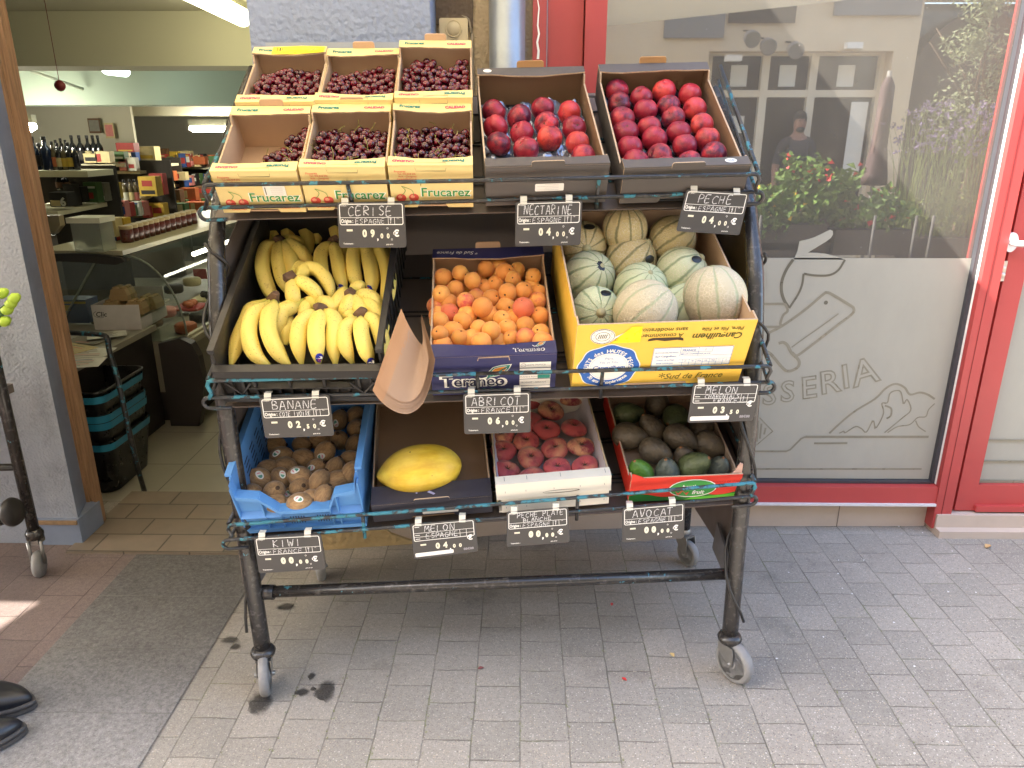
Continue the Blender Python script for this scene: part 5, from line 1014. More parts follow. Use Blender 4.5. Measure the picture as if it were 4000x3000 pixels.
for (cx, cy), rp, kd, ax, h, lb, stk in ML:
    px, py = 2100 + cx * .5124, 750 + cy * .5124; q = pos_in('mel', px, py, h); r_ = rp * .5124 * depth(q) / FPX
    Mi_ = BOX['mel'][0].inverted()
    while (Mi_ @ q).y > BOX['mel'][2] - r_ - .008 and h < .3: h += .006; q = pos_in('mel', px, py, h); r_ = rp * .5124 * depth(q) / FPX
    r_ *= 1.03; me = mms[kd][rs.randint(0, 1)]
    M = MX.Translation(q) @ axes_rot(ax, rs.uniform(0, 6)) @ MX.Scale(r_, 4) @ MX.Scale(rs.uniform(.94, 1.02), 4, (1, .3, 0)); o = inst(me, 'melon', M); tag(o, lb, 'melon', 'striped melons in the yellow carton')
    pole = M @ V((0, 0, .95)); mb = MB(); zz = (M.to_3x3() @ V((0, 0, 1))).normalized()
    Mi = M.inverted()
    mb.lathe([(.012, -.002), (.013, .001), (.007, .003), (.006, .006), (.001, .006)], 10, MX.Translation(pole) @ zz.to_track_quat('Z', 'Y').to_matrix().to_4x4())
    st = MB(); st.v, st.f, st.m, st.s = mb.v, mb.f, mb.m, mb.s; so = bpy.data.objects.new('stem_scar', st.mesh('stem_scar', mat('pale stem scar', rgb(176, 168, 128), .8, .2, 60), Mi)); COL.objects.link(so); so.parent = o
    for sx_, sy_ in ([stk, (470, 583)] if cx == 390 else [stk] if stk else []):
        d = ray(2100 + sx_ * .5124, 750 + sy_ * .5124).normalized(); oc = q - C0; tca = oc.dot(d); dd_ = oc.length_squared - tca * tca; thc = sqrt(max(1e-6, (r_ * 1.012) ** 2 - dd_)); hit = C0 + d * (tca - thc); nn = (hit - q).normalized()
        mb = MB(); Q = nn.to_track_quat('Z', 'Y').to_matrix().to_4x4(); mb.grid(lambda u, v: MX.Translation(q) @ Q @ (V((.017 * (2 * v - 1 if False else v) * cos(2 * pi * u), .011 * v * sin(2 * pi * u), sqrt((r_ * 1.012) ** 2 - (.017 * v) ** 2) + .0006))), 16, 3)
        so = bpy.data.objects.new('sticker', mb.mesh('sticker', BLK, Mi)); COL.objects.link(so); so.parent = o
# kiwis
def kiw_f(th, ph): p = sph(th, ph, .0262); t_ = .06 * math.exp(-(th / .2) ** 2) + .05 * math.exp(-((pi - th) / .16) ** 2); return V((p.x, p.y * .95, p.z * (1.2 + t_)))
km = blob(kiw_f, 20, 14).mesh('kiwi', KIWI); nub = MB().lathe([(.005, .0315), (.0055, .0335), (.003, .0345), (.001, .0345)], 8).mesh('stem_nub', mat('dark kiwi nub', rgb(70, 50, 34), .8))
KST = [mat('white fruit sticker', rgb(226, 226, 220), .4), mat('sticker green', rgb(86, 150, 130), .5), mat('sticker pink', rgb(220, 120, 140), .5)]
KW = [(465, 492, 0, 1), (685, 492, 0, 1), (835, 458, 0, 1), (990, 455, 90, 0), (1110, 492, 60, 1), (515, 582, 8, 2), (697, 605, -8, 1), (870, 552, 50, 2), (1082, 617, -10, 1), (555, 668, -20, 1), (345, 768, -30, 2), (405, 692, 20, 1), (520, 758, -40, 2), (667, 750, -10, 2), (800, 682, 35, 2), (950, 690, 70, 1), (975, 782, 15, 1), (825, 792, 60, 1), (285, 893, -25, 0), (460, 868, 35, 0), (665, 842, 30, 0), (1085, 718, 60, 1), (475, 972, -5, 1), (665, 962, 10, 2), (772, 938, -30, 1), (862, 905, 60, 1), (985, 292, 70, 2), (1115, 248, 30, 1), (1125, 362, 20, 0), (568, 918, 0, 2), (1060, 800, 60, 1), (880, 845, 40, 1)]
KR = rows_of([(a, b_) for a, b_, _, _ in KW], 75)
for i, (a, b_, ang, kd) in enumerate(KW):
    px, py = 850 + a * .4821, 1500 + b_ * .4821; hid = i in (29, 31, 30); q = pos_in('kiw', px, py, .034 if (hid or b_ < 520) else .05 + .012 * (i % 2) + (.022 if b_ > 700 else 0)); aa = R(ang); f_ = .85 if kd == 0 else rs.uniform(-.15, .25)
    M = MX.Translation(q) @ axes_rot((cos(aa), sin(aa), f_ * 1.6), rs.uniform(0, 6)) @ MX.Scale(rs.uniform(1.02, 1.15) * (1.03 if b_ > 600 else 1.0), 4); o = inst(km, 'kiwi', M)
    r_, c_ = KR[i]; tag(o, '%s kiwi in the blue crate, %s row from the back, %s from the left' % ('stickered' if kd == 2 else 'brown', ORD[r_], ORD[c_]), 'kiwi', 'kiwis in the blue crate'); inst(nub, 'stem_nub', MX(), o)
    if kd == 2:
        mb = MB(); toward = (C0 - q).normalized(); zax = (M.to_3x3() @ V((0, 0, 1))).normalized(); nrm = (toward - zax * toward.dot(zax)).normalized(); nrm = (nrm + UP * .45 + RT * rs.uniform(-.3, .3)); nl = (M.inverted().to_3x3() @ nrm); nl.z = .25 * (1 if rs.random() < .5 else -1) * nl.length * .6; nl.normalize()
        u_ = nl.orthogonal().normalized(); w_ = nl.cross(u_)
        def ks(u, v):
            dvec = (nl + u_ * u * .30 + w_ * v * .42).normalized(); th = math.acos(max(-1, min(1, dvec.z))); return kiw_f(th, atan2(dvec.y, dvec.x)) * 1.025
        mb.grid(lambda u, v: ks((v * cos(2 * pi * u)), (v * sin(2 * pi * u))), 16, 3, 0); mb.grid(lambda u, v: ks((v * .6 * cos(pi * u)), .1 + (v * .62 * sin(pi * u))) * 1.006, 10, 2, 1); mb.grid(lambda u, v: ks((v * .6 * cos(pi + pi * u)), -.25 + .35 * (v * .62 * sin(pi + pi * u))) * 1.006, 10, 2, 2)
        so = bpy.data.objects.new('sticker', mb.mesh('sticker', KST)); COL.objects.link(so); so.parent = o
# flat peaches
def fp_f(k1):
    def f(th, ph):
        p = sph(th, ph, .046 * (1 + .05 * sin(2 * ph + k1) * sin(th) + .03 * sin(3 * ph + k1 * 2))); z = p.z * .52; d = math.exp(-((p.x ** 2 + p.y ** 2) / .013 ** 2)); z -= (.017 if z > 0 else -.010) * d; return V((p.x, p.y, z))
    return blob(f, 28, 22)
fms = [fp_f(k_ * 1.3).mesh('flat_peach', FLAT) for k_ in range(4)]; CAL = mat('brown peach calyx', rgb(92, 74, 48), .8, .3, 80)
cal = MB()
for i in range(5): a = i * 1.256; cal.tube([V((0, 0, .009)), V((.004 * cos(a), .004 * sin(a), .0105)), V((.010 * cos(a), .010 * sin(a), .0145))], [.0018, .0014, .0006], 5)
cal = cal.mesh('calyx', CAL)
FPS = [(1500, 205, .1, .4), (1715, 215, 0, .5), (1560, 320, .05, .4), (1390, 240, 0, .5), (1525, 475, .0, .45), (1745, 462, .1, .75), (1165, 530, 0, .7), (1360, 568, .1, .4), (1385, 415, 0, .5), (1175, 645, .1, .3), (1395, 702, 0, .25), (1592, 628, 0, .3), (1805, 612, .05, .35), (1200, 805, .3, .6), (1612, 785, 0, .3), (1835, 772, 0, .4), (1405, 868, 0, .5)]
rs = random.Random(21); FR = rows_of([p[:2] for p in FPS], 95)
for i, (a, b_, tx, tz) in enumerate(FPS):
    q = pos_in('fla', 1400 + a * .4822, 1450 + b_ * .4822, .046); ax = V((tx + rs.uniform(-.2, .2), .75 + rs.uniform(-.2, .2) + tz * .3, .75 - tz * .3))
    M = MX.Translation(q) @ axes_rot(ax, rs.uniform(0, 6)) @ MX.Scale(rs.uniform(.84, .92), 4); o = inst(rs.choice(fms), 'flat_peach', M); r_, c_ = FR[i]
    tag(o, 'flat peach in the white wooden tray, %s row from the back, %s from the left' % (ORD[r_], ORD[c_]), 'flat peach', 'flat peaches in the white tray'); inst(cal, 'calyx', MX(), o)
# avocados
def av_f(th, ph): z = cos(th); w = sin(th) * (.039 - .010 * z - .003 * z * z); return V((w * cos(ph), w * sin(ph) * .96, .052 * z - .004))
avm = {k_: blob(av_f, 22, 18).mesh('avocado', m_) for k_, m_ in (('d', AVD), ('g', AVG), ('b', AVB), ('x', AVX))}; avn = MB().lathe([(.005, .0465), (.0055, .0485), (.002, .049)], 8).mesh('stem_scar', mat('brown avocado stem end', rgb(140, 96, 60), .8))
AVL = [((755, 285), (.05, .85, .3), 'd', 'dark avocado standing upright at the very back of the red carton', .05, 1.0), ((495, 395), (.95, .15, .2), 'g', 'greenish dark avocado lying at the back left wall of the red carton', .045, 1.0), ((905, 435), (-.5, -.3, .7), 'g', 'round green avocado right of the upright one', .05, 1.0),
 ((1150, 530), (-.55, -.45, .6), 'd', 'brownish avocado half hidden under the MELON CHARENTAIS slate', .045, .95), ((690, 525), (-.45, .75, .2), 'd', 'dark avocado leaning on the two lying avocados at the left', .06, 1.0), ((515, 602), (.93, -.12, .3), 'd', 'dark avocado with its stem end pointing right, left middle of the carton', .06, 1.05),
 ((985, 632), (.85, -.40, .3), 'd', 'largest dark avocado in the middle, stem end pointing lower right', .065, 1.05), ((1250, 695), (.85, -.4, .25), 'd', 'dark avocado against the right wall of the red carton', .05, 1.0), ((755, 752), (.85, -.35, .2), 'd', 'olive brown avocado in front of the middle gap', .055, 1.0),
 ((1000, 790), (-.3, .6, .5), 'd', 'purplish small avocado peeking behind the front green ones', .05, .85), ((588, 925), (-.35, .6, .5), 'b', 'single bright green avocado in the front left corner', .05, .92), ((842, 915), (-.2, .7, .6), 'x', 'grey green avocado second from the left in the front row', .05, .92), ((1110, 868), (.55, .45, .6), 'g', 'olive avocado with a brown spot, front row', .062, 1.02), ((1322, 885), (.1, .6, .6), 'x', 'grey avocado in the front right corner', .045, .85)]
for (a, b_), ax, kd, lb, h, s_ in AVL:
    q = pos_in('avo', 2250 + a * .4219, 1450 + b_ * .4219, h); o = inst(avm[kd], 'avocado', MX.Translation(q) @ axes_rot(ax, rs.uniform(0, 6)) @ MX.Scale(s_ * .98, 4)); tag(o, lb, 'avocado', 'avocados in the red carton'); inst(avn, 'stem_scar', MX(), o)
# yellow melon
def ym(th, ph): p = sph(th, ph, .072 * (1 + .014 * sin(9 * ph + 2 * sin(th * 2)) * sin(th) + .012 * sin(3 * ph + 1))); e = 1.55 + .18 * math.exp(-(th / .35) ** 2); return V((p.x, p.y, p.z * e))
q = pos_in('emp', 1400 + 512 * .4822, 1450 + 800 * .4822, .078); mb = blob(ym, 28, 24)
o = inst(mb.mesh('yellow_melon', YMEL), 'yellow_melon', MX.Translation(q) @ axes_rot((-.97, -.14, .12)) @ MX.Scale(.98, 4)); tag(o, 'smooth bright yellow melon alone in the brown carton', 'melon')
inst(MB().lathe([(.006, .1195), (.007, .1225), (.003, .124), (.001, .124)], 8).mesh('stem_scar', CAL), 'stem_scar', MX(), o)
# ------------------------------------------------------------------ bananas
def ban_m():
    t = NT('banana peel'); a = t.n('Attribute', {'attribute_name': 't'}).outputs[2]; c = t.obj(False); g = t.noise(c, 9, 3); f = t.noise(c, 60, 4, .65)
    yel = t.mix(g, rgb(230, 204, 96), rgb(242, 219, 124)); gr = t.ramp(t.math('ADD', a, t.math('MULTIPLY_ADD', g, .12, -.06)), [(.0, (1, 1, 1)), (.13, (.75, .75, .75)), (.26, (.12, .12, .12)), (.5, (0, 0, 0)), (.9, (0, 0, 0)), (.97, (.55, .55, .55)), (1, (.6, .6, .6))])
    col = t.mix(t.math('MULTIPLY', t.n('SeparateColor', Color=gr).outputs[0], .75), yel, rgb(150, 156, 44)); tip = t.step(a, .972, .985); col = t.mix(tip, col, rgb(58, 44, 26))
    fre = t.math('MULTIPLY', t.math('LESS_THAN', t.n('TexVoronoi', Vector=c, Scale=150).outputs[0], .20), t.step(g, .38, .55)); col = t.mix(t.math('MULTIPLY', fre, .55), col, rgb(120, 84, 36)); bru = t.step(t.noise(c, 22, 5, .7), .64, .71); col = t.mix(t.math('MULTIPLY', bru, .45), col, rgb(136, 96, 44))
    k = t.math('MULTIPLY_ADD', t.rand(), .16, .92); col = t.n('VectorMath', {'operation': 'SCALE'}, _0=col, Scale=k).outputs[0]
    t.bsdf(col, .46, t.bump(f, .05, .002), Specular_IOR_Level=.4, Subsurface_Weight=.06, Subsurface_Scale=.004); return t.mat
BANM = ban_m(); CROWN = mat('brown banana crown', rgb(104, 78, 58), .8, .35, 60, .6, 120, .003); SCB = [mat('royal blue sticker', rgb(40, 52, 168), .35), PWHT, mat('sticker red', rgb(214, 60, 60), .4)]
def c7(p): return (780 + p[0] * .4823, 800 + p[1] * .4823)
def finger(pts, rad, hv0=None):
    N = 22; P0 = [pos_in('ban', *c7(p[:2]), p[2]) for p in pts]
    if hv0 is not None and .008 < (P0[0] - hv0).length < .07: P0 = [hv0] + P0
    q = cat_rom(P0, N); R_ = []; T_ = []
    for i in range(N + 1):
        t_ = i / N
        R_.append(rad * (.36 if t_ < .10 else (.36 + .64 * (lambda q: q * q * (3 - 2 * q))(min(1, (t_ - .10) / .22))) if t_ < .32 else 1.0 if t_ < .70 else max(.20, 1 - ((t_ - .70) / .28) ** 2.0 * .80)))
    mb = MB(); mb.tube(q, R_, 15, squash=lambda a: 1 + .075 * cos(5 * a)); mb.at = [i / N for i in range(N + 1) for _ in range(15)]; return mb
def bunch(label, crown, cr, fingers, stick=(), rad=.0192):
    cp = pos_in('ban', *c7(crown[:2]), crown[2]); hv0 = pos_in('ban', *c7((crown[0] + cr[0] * .5, crown[1] + cr[1] * .5)), crown[2]); o = thing('banana_bunch', label, 'bananas', cp, 'banana bunches in the black crate')
    mb = MB(); e = [pos_in('ban', *c7(f_[0][:2]), f_[0][2]) for f_ in fingers]; hv = pos_in('ban', *c7((crown[0] + cr[0], crown[1] + cr[1])), crown[2] + .006)
    dv = (hv - cp).normalized(); mb.tube([cp - dv * .006, cp - dv * .004, cp + dv * .006, cp + dv * .020, cp + dv * .023], [.013, .0165, .0150, .0105, .009], 9, squash=lambda a: 1 + .18 * sin(3 * a + cr[0]))
    mb.build('crown', CROWN, o, True)
    obs = []
    for f_ in fingers: fm = finger(f_, rad, hv0); obs.append(fm.build('banana', BANM, o, True))
    for sx_, sy_, j in stick:
        # sticker follows the peel: cast the pixel ray onto the finger
        bo = obs[j]; vs = [RM[o.name] @ v_.co for v_ in bo.data.vertices]; d = ray(*c7((sx_, sy_))).normalized(); best = None
        from mathutils.bvhtree import BVHTree
        bv = BVHTree.FromPolygons(vs, [list(p_.vertices) for p_ in bo.data.polygons]); 
        def hitp(x_, y_):
            dd_ = ray(*c7((x_, y_))).normalized(); h_ = bv.ray_cast(C0, dd_); return (h_[0] - dd_ * .0012) if h_[0] is not None else None
        if hitp(sx_, sy_) is None: continue
        c_ = hitp(sx_, sy_)
        def sp_(u, v, m=1.0):
            x_, y_ = sx_ + 34 * m * v * cos(2 * pi * u), sy_ + 38 * m * v * sin(2 * pi * u); h_ = hitp(x_, y_); return h_ if h_ is not None else c_
        mb = MB(); mb.grid(lambda u, v: sp_(u, v), 16, 3, 0); so = mb.build('sticker', SCB, bo, True)
        d_ = DC().text('SCB', 0, .0005, .0085, 1, 1, bold=.03); d_.rect(-.002, .005, .002, .0075, 2, 1); d_.ring(0, -.006, .003, .002, .0008, 2, 1, 10); nn = (C0 - c_).normalized(); ux = RT; uy = nn.cross(ux).normalized(); mb = MB(); d_.put(mb, plane_fn(c_ + nn * .001, ux, uy)); mb.build('lettering', SCB, bo, True)
    return o
H1, H2, H3 = .055, .075, .10
bunch('banana bunch at the very back left, top cut off by the cherry carton', (690, 20, H2), (0, -15), [[(640, 40, H2), (620, 150, H2), (600, 260, H1), (590, 380, .04)], [(690, 40, H2), (700, 160, H2), (720, 280, H1), (740, 380, .04)], [(735, 45, H2), (820, 150, H2), (880, 290, H1), (890, 420, .04)], [(620, 60, H1), (582, 130, H1), (575, 240, .045)]])
bunch('banana bunch at the back behind the CERISE slate', (1085, 60, H2), (10, -8), [[(1040, 70, H2), (980, 130, H2), (950, 230, H1), (960, 330, .04)], [(1080, 110, H2), (1100, 200, H2), (1110, 330, .05)], [(1140, 120, H2), (1250, 200, H1), (1330, 330, .05)], [(1200, 100, H2), (1440, 200, H1), (1560, 330, .06), (1590, 450, .05)]])
bunch('banana bunch with a broad brown crown in the second row, left', (655, 292, H3), (-18, -4), [[(600, 315, H3), (530, 370, H3), (505, 520, H3), (560, 690, H2), (640, 820, H1)], [(650, 335, H3), (640, 450, H3), (665, 590, H2), (700, 720, H1)], [(690, 335, H3), (735, 440, H3), (760, 560, H2), (770, 640, H1)], [(725, 315, H3), (810, 380, H3), (870, 470, H2), (895, 560, H1)], [(720, 295, H2), (780, 305, H2), (815, 370, H1)]], rad=.0205)
bunch('greenish banana bunch with cut black stalks at the back middle', (1085, 292, H3), (4, -8), [[(1035, 335, H3), (985, 400, H3), (990, 540, H3), (1040, 680, H2)], [(1092, 340, H3), (1115, 450, H3), (1140, 590, H3), (1180, 720, H2)], [(1130, 320, H2), (1180, 380, H2), (1190, 470, H1)]], stick=((1138, 680, 1),))
bunch('long yellow banana bunch below the CERISE slate at the right wall', (1345, 300, H3), (0, -10), [[(1270, 330, H3), (1240, 440, H3), (1255, 580, H3), (1300, 700, H2)], [(1350, 330, H3), (1370, 450, H3), (1395, 600, H3), (1390, 760, H2)], [(1430, 340, H3), (1490, 430, H3), (1530, 600, H3), (1520, 760, H3), (1490, 885, H2)]], stick=((1366, 688, 1),), rad=.0205)
bunch('banana bunch with a dark crown pointing left in the crate centre', (748, 582, .145), (-50, 8), [[(805, 570, .145), (870, 515, .145), (960, 530, .14), (1040, 640, .12), (1085, 800, .09)], [(800, 615, .14), (870, 650, .14), (940, 720, .12), (985, 830, .09)], [(752, 645, .135), (755, 730, .13), (780, 850, .10)], [(790, 545, .125), (820, 510, .125), (860, 540, .12)]])
bunch('banana bunch with split pale stalks in the front left corner', (600, 765, .125), (6, -16), [[(520, 825, .125), (425, 910, .13), (400, 1060, .125), (455, 1220, .10), (580, 1310, .08)], [(600, 815, .13), (560, 920, .135), (565, 1060, .13), (640, 1210, .10), (740, 1310, .08)], [(845, 775, .115), (760, 825, .115), (670, 870, .115), (640, 980, .10), (660, 1080, .08)], [(440, 830, .10), (380, 950, .10), (310, 1110, .085), (250, 1320, .07)], [(690, 900, .085), (700, 1000, .085), (690, 1150, .07)]], rad=.0205)
bunch('banana bunch with one blue oval sticker at the front middle', (985, 850, .13), (-14, -10), [[(920, 890, .13), (825, 960, .13), (800, 1110, .12), (830, 1310, .08)], [(975, 895, .135), (945, 1000, .14), (945, 1130, .13), (965, 1310, .085)], [(1045, 885, .13), (1095, 970, .13), (1085, 1120, .115), (1100, 1310, .08)], [(1000, 800, .12), (1050, 820, .12), (1080, 900, .11)], [(905, 800, .105), (860, 860, .10), (835, 960, .09)]], stick=((970, 1240, 1),), rad=.0208)
bunch('banana bunch with a slanting dark crown at the front right', (1300, 900, .13), (12, -22), [[(1240, 950, .13), (1175, 1010, .13), (1180, 1140, .12), (1245, 1300, .085)], [(1305, 955, .135), (1310, 1060, .135), (1345, 1190, .12), (1400, 1310, .085)], [(1365, 910, .13), (1430, 970, .13), (1480, 1120, .11), (1500, 1300, .085)], [(1220, 900, .115), (1235, 930, .11), (1270, 990, .10)]], stick=((1390, 1275, 1),))
bunch('banana bunch tucked behind the front right bunch', (1230, 722, .125), (-18, 0), [[(1180, 720, .12), (1120, 790, .12), (1090, 900, .10)], [(1215, 775, .125), (1190, 850, .12), (1180, 950, .09)], [(1300, 730, .125), (1390, 750, .125), (1440, 850, .11), (1470, 960, .09)], [(1265, 780, .12), (1310, 860, .12), (1330, 950, .10)], [(1260, 690, .12), (1290, 670, .12), (1330, 700, .11)], [(1345, 790, .12), (1420, 850, .12), (1475, 990, .10), (1490, 1090, .09)]])
# ------------------------------------------------------------------ inside the shop, left of the cart
sheet('shop_ceiling', -7, -.25, 2.9, 13, 2.32, PLAS)
b = MB(); b.box(-7, -6.95, 2.9, 13, -.06, 2.32); b.box(-6.95, -.25, 12.4, 12.45, -.06, 2.32)
b.solo('interior_wall', PLAS, 'cream plaster back and side wall of the shop interior', 'wall', at=(-4, 12.4, 0))
b = MB(); b.box(-1.74, -.85, 2.70, 2.95, 2.1, 2.46); b.solo('door_lintel', PLAS, 'plain lintel over the open shop doorway', 'lintel')
CB = mat('ceiling beam plaster', rgb(206, 200, 174), .85, .04, 2); CB2 = mat('greenish beam plaster', rgb(176, 190, 174), .85, .04, 2)
zb1 = atY(300, 258, 5.6).z; b = MB().box(-6.9, -.26, 5.6, 6.0, zb1, 2.319); b.solo('ceiling_beam', CB, 'cream ceiling beam nearest the doorway', 'beam')
zb2 = atY(300, 410, 7.6).z; b = MB().box(-6.9, -.26, 7.6, 8.0, zb2, 2.319); b.solo('ceiling_beam', CB2, 'pale green ceiling beam behind the first beam', 'beam')
zb3 = atY(700, 452, 9.6).z; b = MB().box(-5.6, -.26, 9.6, 9.9, zb3, 2.319); b.solo('ceiling_beam', CB, 'small far ceiling beam above the distant tube lamp', 'beam')
YL = emit('warm tube light', (1.0, .95, .60), 2.0); WL = emit('cool tube light', (.88, 1.0, .90), 1.5); YL2 = emit('far tube light', (1.0, .95, .76), 18.0)
FIX = mat('lamp fitting', rgb(190, 186, 160), .5, .05)
def tube_lamp(a, c_, w, m, label, dz=.05):
    a, c_ = V(a), V(c_); o = thing('tube_lamp', label, 'ceiling lamp', (a + c_) / 2, 'fluorescent lamps in the shop'); d = (c_ - a).normalized()
    mb = MB(); mb.tube([a - d * .005, a, a + d * .04, c_ - d * .04, c_, c_ + d * .005], [.01, w * .5, w, w, w * .5, .01], 14); mb.build('diffuser', m, o, True)
    s_ = d.cross(V((0, 0, 1))).normalized() * w * .8; mb = MB(); vs = [p + q + V((0, 0, h)) for p in (a, c_) for q in (-s_, s_) for h in (w * .6, dz)]
    mb.add(vs, [(0, 1, 3, 2), (4, 6, 7, 5), (0, 4, 5, 1), (2, 3, 7, 6), (1, 5, 7, 3), (0, 2, 6, 4)]); mb.build('housing', FIX, o, True)
tube_lamp(atY(700, -60, 4.3), atY(955, 70, 5.35), .060, YL, 'bright yellowish tube lamp at the top of the picture above the doorway', .12)
tube_lamp(atY(742, 502, 9.4), atY(905, 500, 9.4), .040, YL2, 'distant yellow tube lamp left of the cherry cartons', .1)
tube_lamp(atY(415, 268, 6.3), atY(490, 280, 7.2), .045, WL, 'small cool white lamp peeking below the first ceiling beam', .1)
tube_lamp(atY(-60, 492, 7.0), atY(138, 494, 7.0), .045, YL2, 'yellow tube lamp at the far left over the bottles', .1)
p = atY(234, 335, 5.0); o = MB().lathe([(.001, -.034), (.018, -.028), (.031, -.012), (.033, 0), (.031, .012), (.018, .028), (.004, .034)], 18, MX.Translation(p)); o.tube([p + V((0, 0, .03)), V((p.x, p.y, 2.3))], .002, 6); o.solo('red_bauble', mat('dark red ball', rgb(110, 20, 24), .5, .3, 90), 'dark red hanging ball below the first beam', 'ornament')
MB().tube([atY(120, 277, 7.2), atY(325, 348, 7.55)], .014, 8).solo('ceiling_rod', mat('pale rod', rgb(190, 196, 180), .6), 'pale rod slanting under the ceiling beside the red ball', 'rod')
BOTT = mat('dark bottle glass', rgb(26, 26, 30), .15, .3, 8, coat=.3); BOTB = mat('deep blue bottle glass', rgb(24, 34, 58), .15, .3, 8); BOTC = mat('clear amber bottle', rgb(96, 84, 60), .12, .3, 8)
def col(name, r_, g_, b_, rough=.6): return mat(name, rgb(r_, g_, b_), rough, .22, 26)
CK = {'black': col('black pack', 34, 30, 28), 'cream': col('cream pack', 196, 180, 132), 'red': col('red pack', 160, 52, 46), 'orange': col('orange pack', 182, 98, 56), 'green': col('green pack', 74, 104, 62), 'yellow': col('yellow pack', 194, 160, 56), 'white': col('white pack', 206, 204, 192), 'blue': col('blue pack', 50, 76, 134), 'brown': col('brown pack', 104, 74, 50), 'pink': col('pink pack', 196, 120, 112), 'grey': col('grey pack', 128, 124, 112)}
SHW = mat('off white shelf edge', rgb(208, 200, 170), .5, .06, 10); SHD = mat('dark shelf back', rgb(52, 46, 40), .8)
def shelf(px0, px1, py, Y, depth_, label, y1=None, th=.03):
    a, c_ = atY(px0, py, Y), atY(px1, py if y1 is None else y1, Y); mb = MB().box(a.x, c_.x, Y, Y + depth_, a.z - th, a.z); return mb.solo('wall_shelf', SHW, label, 'shelf', group='pale shelf boards along the shop wall')
shelf(75, 340, 668, 6.5, .42, 'pale shelf board under the row of dark bottles, nearest the doorway', th=.05)
shelf(316, 448, 641, 8.0, .4, 'pale shelf board under the black capped bottles'); shelf(522, 640, 641, 9.2, .4, 'far pale shelf board under the beige box'); shelf(450, 545, 668, 8.3, .35, 'pale shelf board under pinkish jars'); shelf(640, 905, 652, 10.6, .4, 'most distant upper shelf board by the back wall')
def side_shelf(p0, p1, Y0, Y1, w, label):
    a, c_ = atY(*p0, Y0), atY(*p1, Y1); mb = MB(); q = [a, c_, c_ + V((-w, 0, 0)), a + V((-w, 0, 0))]; q += [p_ - V((0, 0, .035)) for p_ in q]; mb.add(q, [(0, 1, 2, 3), (7, 6, 5, 4), (0, 4, 5, 1), (1, 5, 6, 2), (2, 6, 7, 3), (3, 7, 4, 0)]); mb.solo('wall_shelf', SHW, label, 'shelf', group='pale shelf boards along the shop wall')
side_shelf((225, 826), (475, 780), 6.1, 7.25, .5, 'long pale shelf board under the cartons, running back from the jamb'); side_shelf((475, 798), (562, 782), 7.4, 8.0, .4, 'short pale shelf board under the clear bottles'); side_shelf((550, 772), (640, 745), 8.0, 9.0, .4, 'pale shelf board under the orange packs'); side_shelf((610, 730), (690, 708), 9.0, 10.2, .4, 'small far shelf board among coloured packs')
for i, (x0, x1, y0, y1, Y) in enumerate(((-6.9, atY(340, 668, 6.5).x, -.05, .62, 6.95), (-6.9, atY(470, 780, 7.2).x - .05, -.05, .9, 8.45), (-6.9, atY(640, 640, 9.2).x, -.05, 1.15, 9.65), (-6.9, -3.0, -.05, 1.3, 11.05))):
    MB().box(x0, x1, Y, Y + .03, y0, 1.25).solo('shelf_back', SHD, ('dark back panel behind the nearest bottles', 'dark back panel behind the cartons', 'dark back panel behind the orange packs', 'dark back panel at the far end of the shelving')[i], 'shelf panel')
rs = random.Random(2); cnt = {}
def bottle(px, pyb, pyt, wpx, Y, m, label, lab=None, cap=None, base=None):
    a = atY(px, pyb, Y); t_ = atY(px, pyt, Y); H = t_.z - a.z; r_ = wpx / 2 * depth(a) / FPX; T = MX.Translation(a)
    o = thing('bottle', label, 'bottle', a, 'bottles on the shop shelves'); MB().lathe([(r_ * .9, 0), (r_, .01), (r_, H * .55), (r_ * .85, H * .63), (r_ * .38, H * .74), (r_ * .34, H * .88)], 12, T).build('body', m, o, True)
    MB().lathe([(r_ * .38, H * .88), (r_ * .42, H * .89), (r_ * .42, H * .99), (r_ * .3, H)], 10, T).build('cap', CK[cap or 'black'], o, True)
    if lab: MB().lathe([(r_ * 1.02, H * .12), (r_ * 1.03, H * .13), (r_ * 1.03, H * .44), (r_ * 1.02, H * .45)], 12, T).build('label', CK[lab], o, True)
def pack(px0, py0, px1, py1, Y, dp, c_, label, mark=None, name='carton', yaw=0):
    a, e = atY(px0, py1, Y), atY(px1, py0, Y); w = e.x - a.x; h = e.z - a.z
    o = thing(name, label, 'pack', V(((a.x + e.x) / 2, Y, a.z)), 'packs on the shop shelves'); M = MX.Translation(V(((a.x + e.x) / 2, Y, a.z))) @ MX.Rotation(R(yaw), 4, 'Z')
    mb = MB().box(-w / 2, w / 2, 0, dp, 0, h, M=M); mb.build('body', CK[c_], o, True)
    if mark:
        d = DC()
        for (u0, v0, u1, v1, m_) in mark: d.rect((u0 - .5) * w, v0 * h, (u1 - .5) * w, v1 * h, m_, 1)
        mb = MB(); d.put(mb, lambda u, v, hh: M @ V((u, -hh - .001, v))); mb.build('print', [CK['cream'], CK['red'], CK['black'], CK['yellow'], CK['white'], CK['blue']], o, True)
    return o
for i, x in enumerate((62, 104, 146, 192)): bottle(x, 664, 533, 42, 6.6, BOTB if i != 1 else BOTT, '%s tall dark bottle from the jamb on the nearest shelf' % ORD[i], 'black' if i != 3 else None)
for i, x in enumerate((84, 126, 168)): bottle(x, 660, 558, 36, 6.85, BOTT, 'shorter dark bottle behind the tall ones, %s from the jamb' % ORD[i])
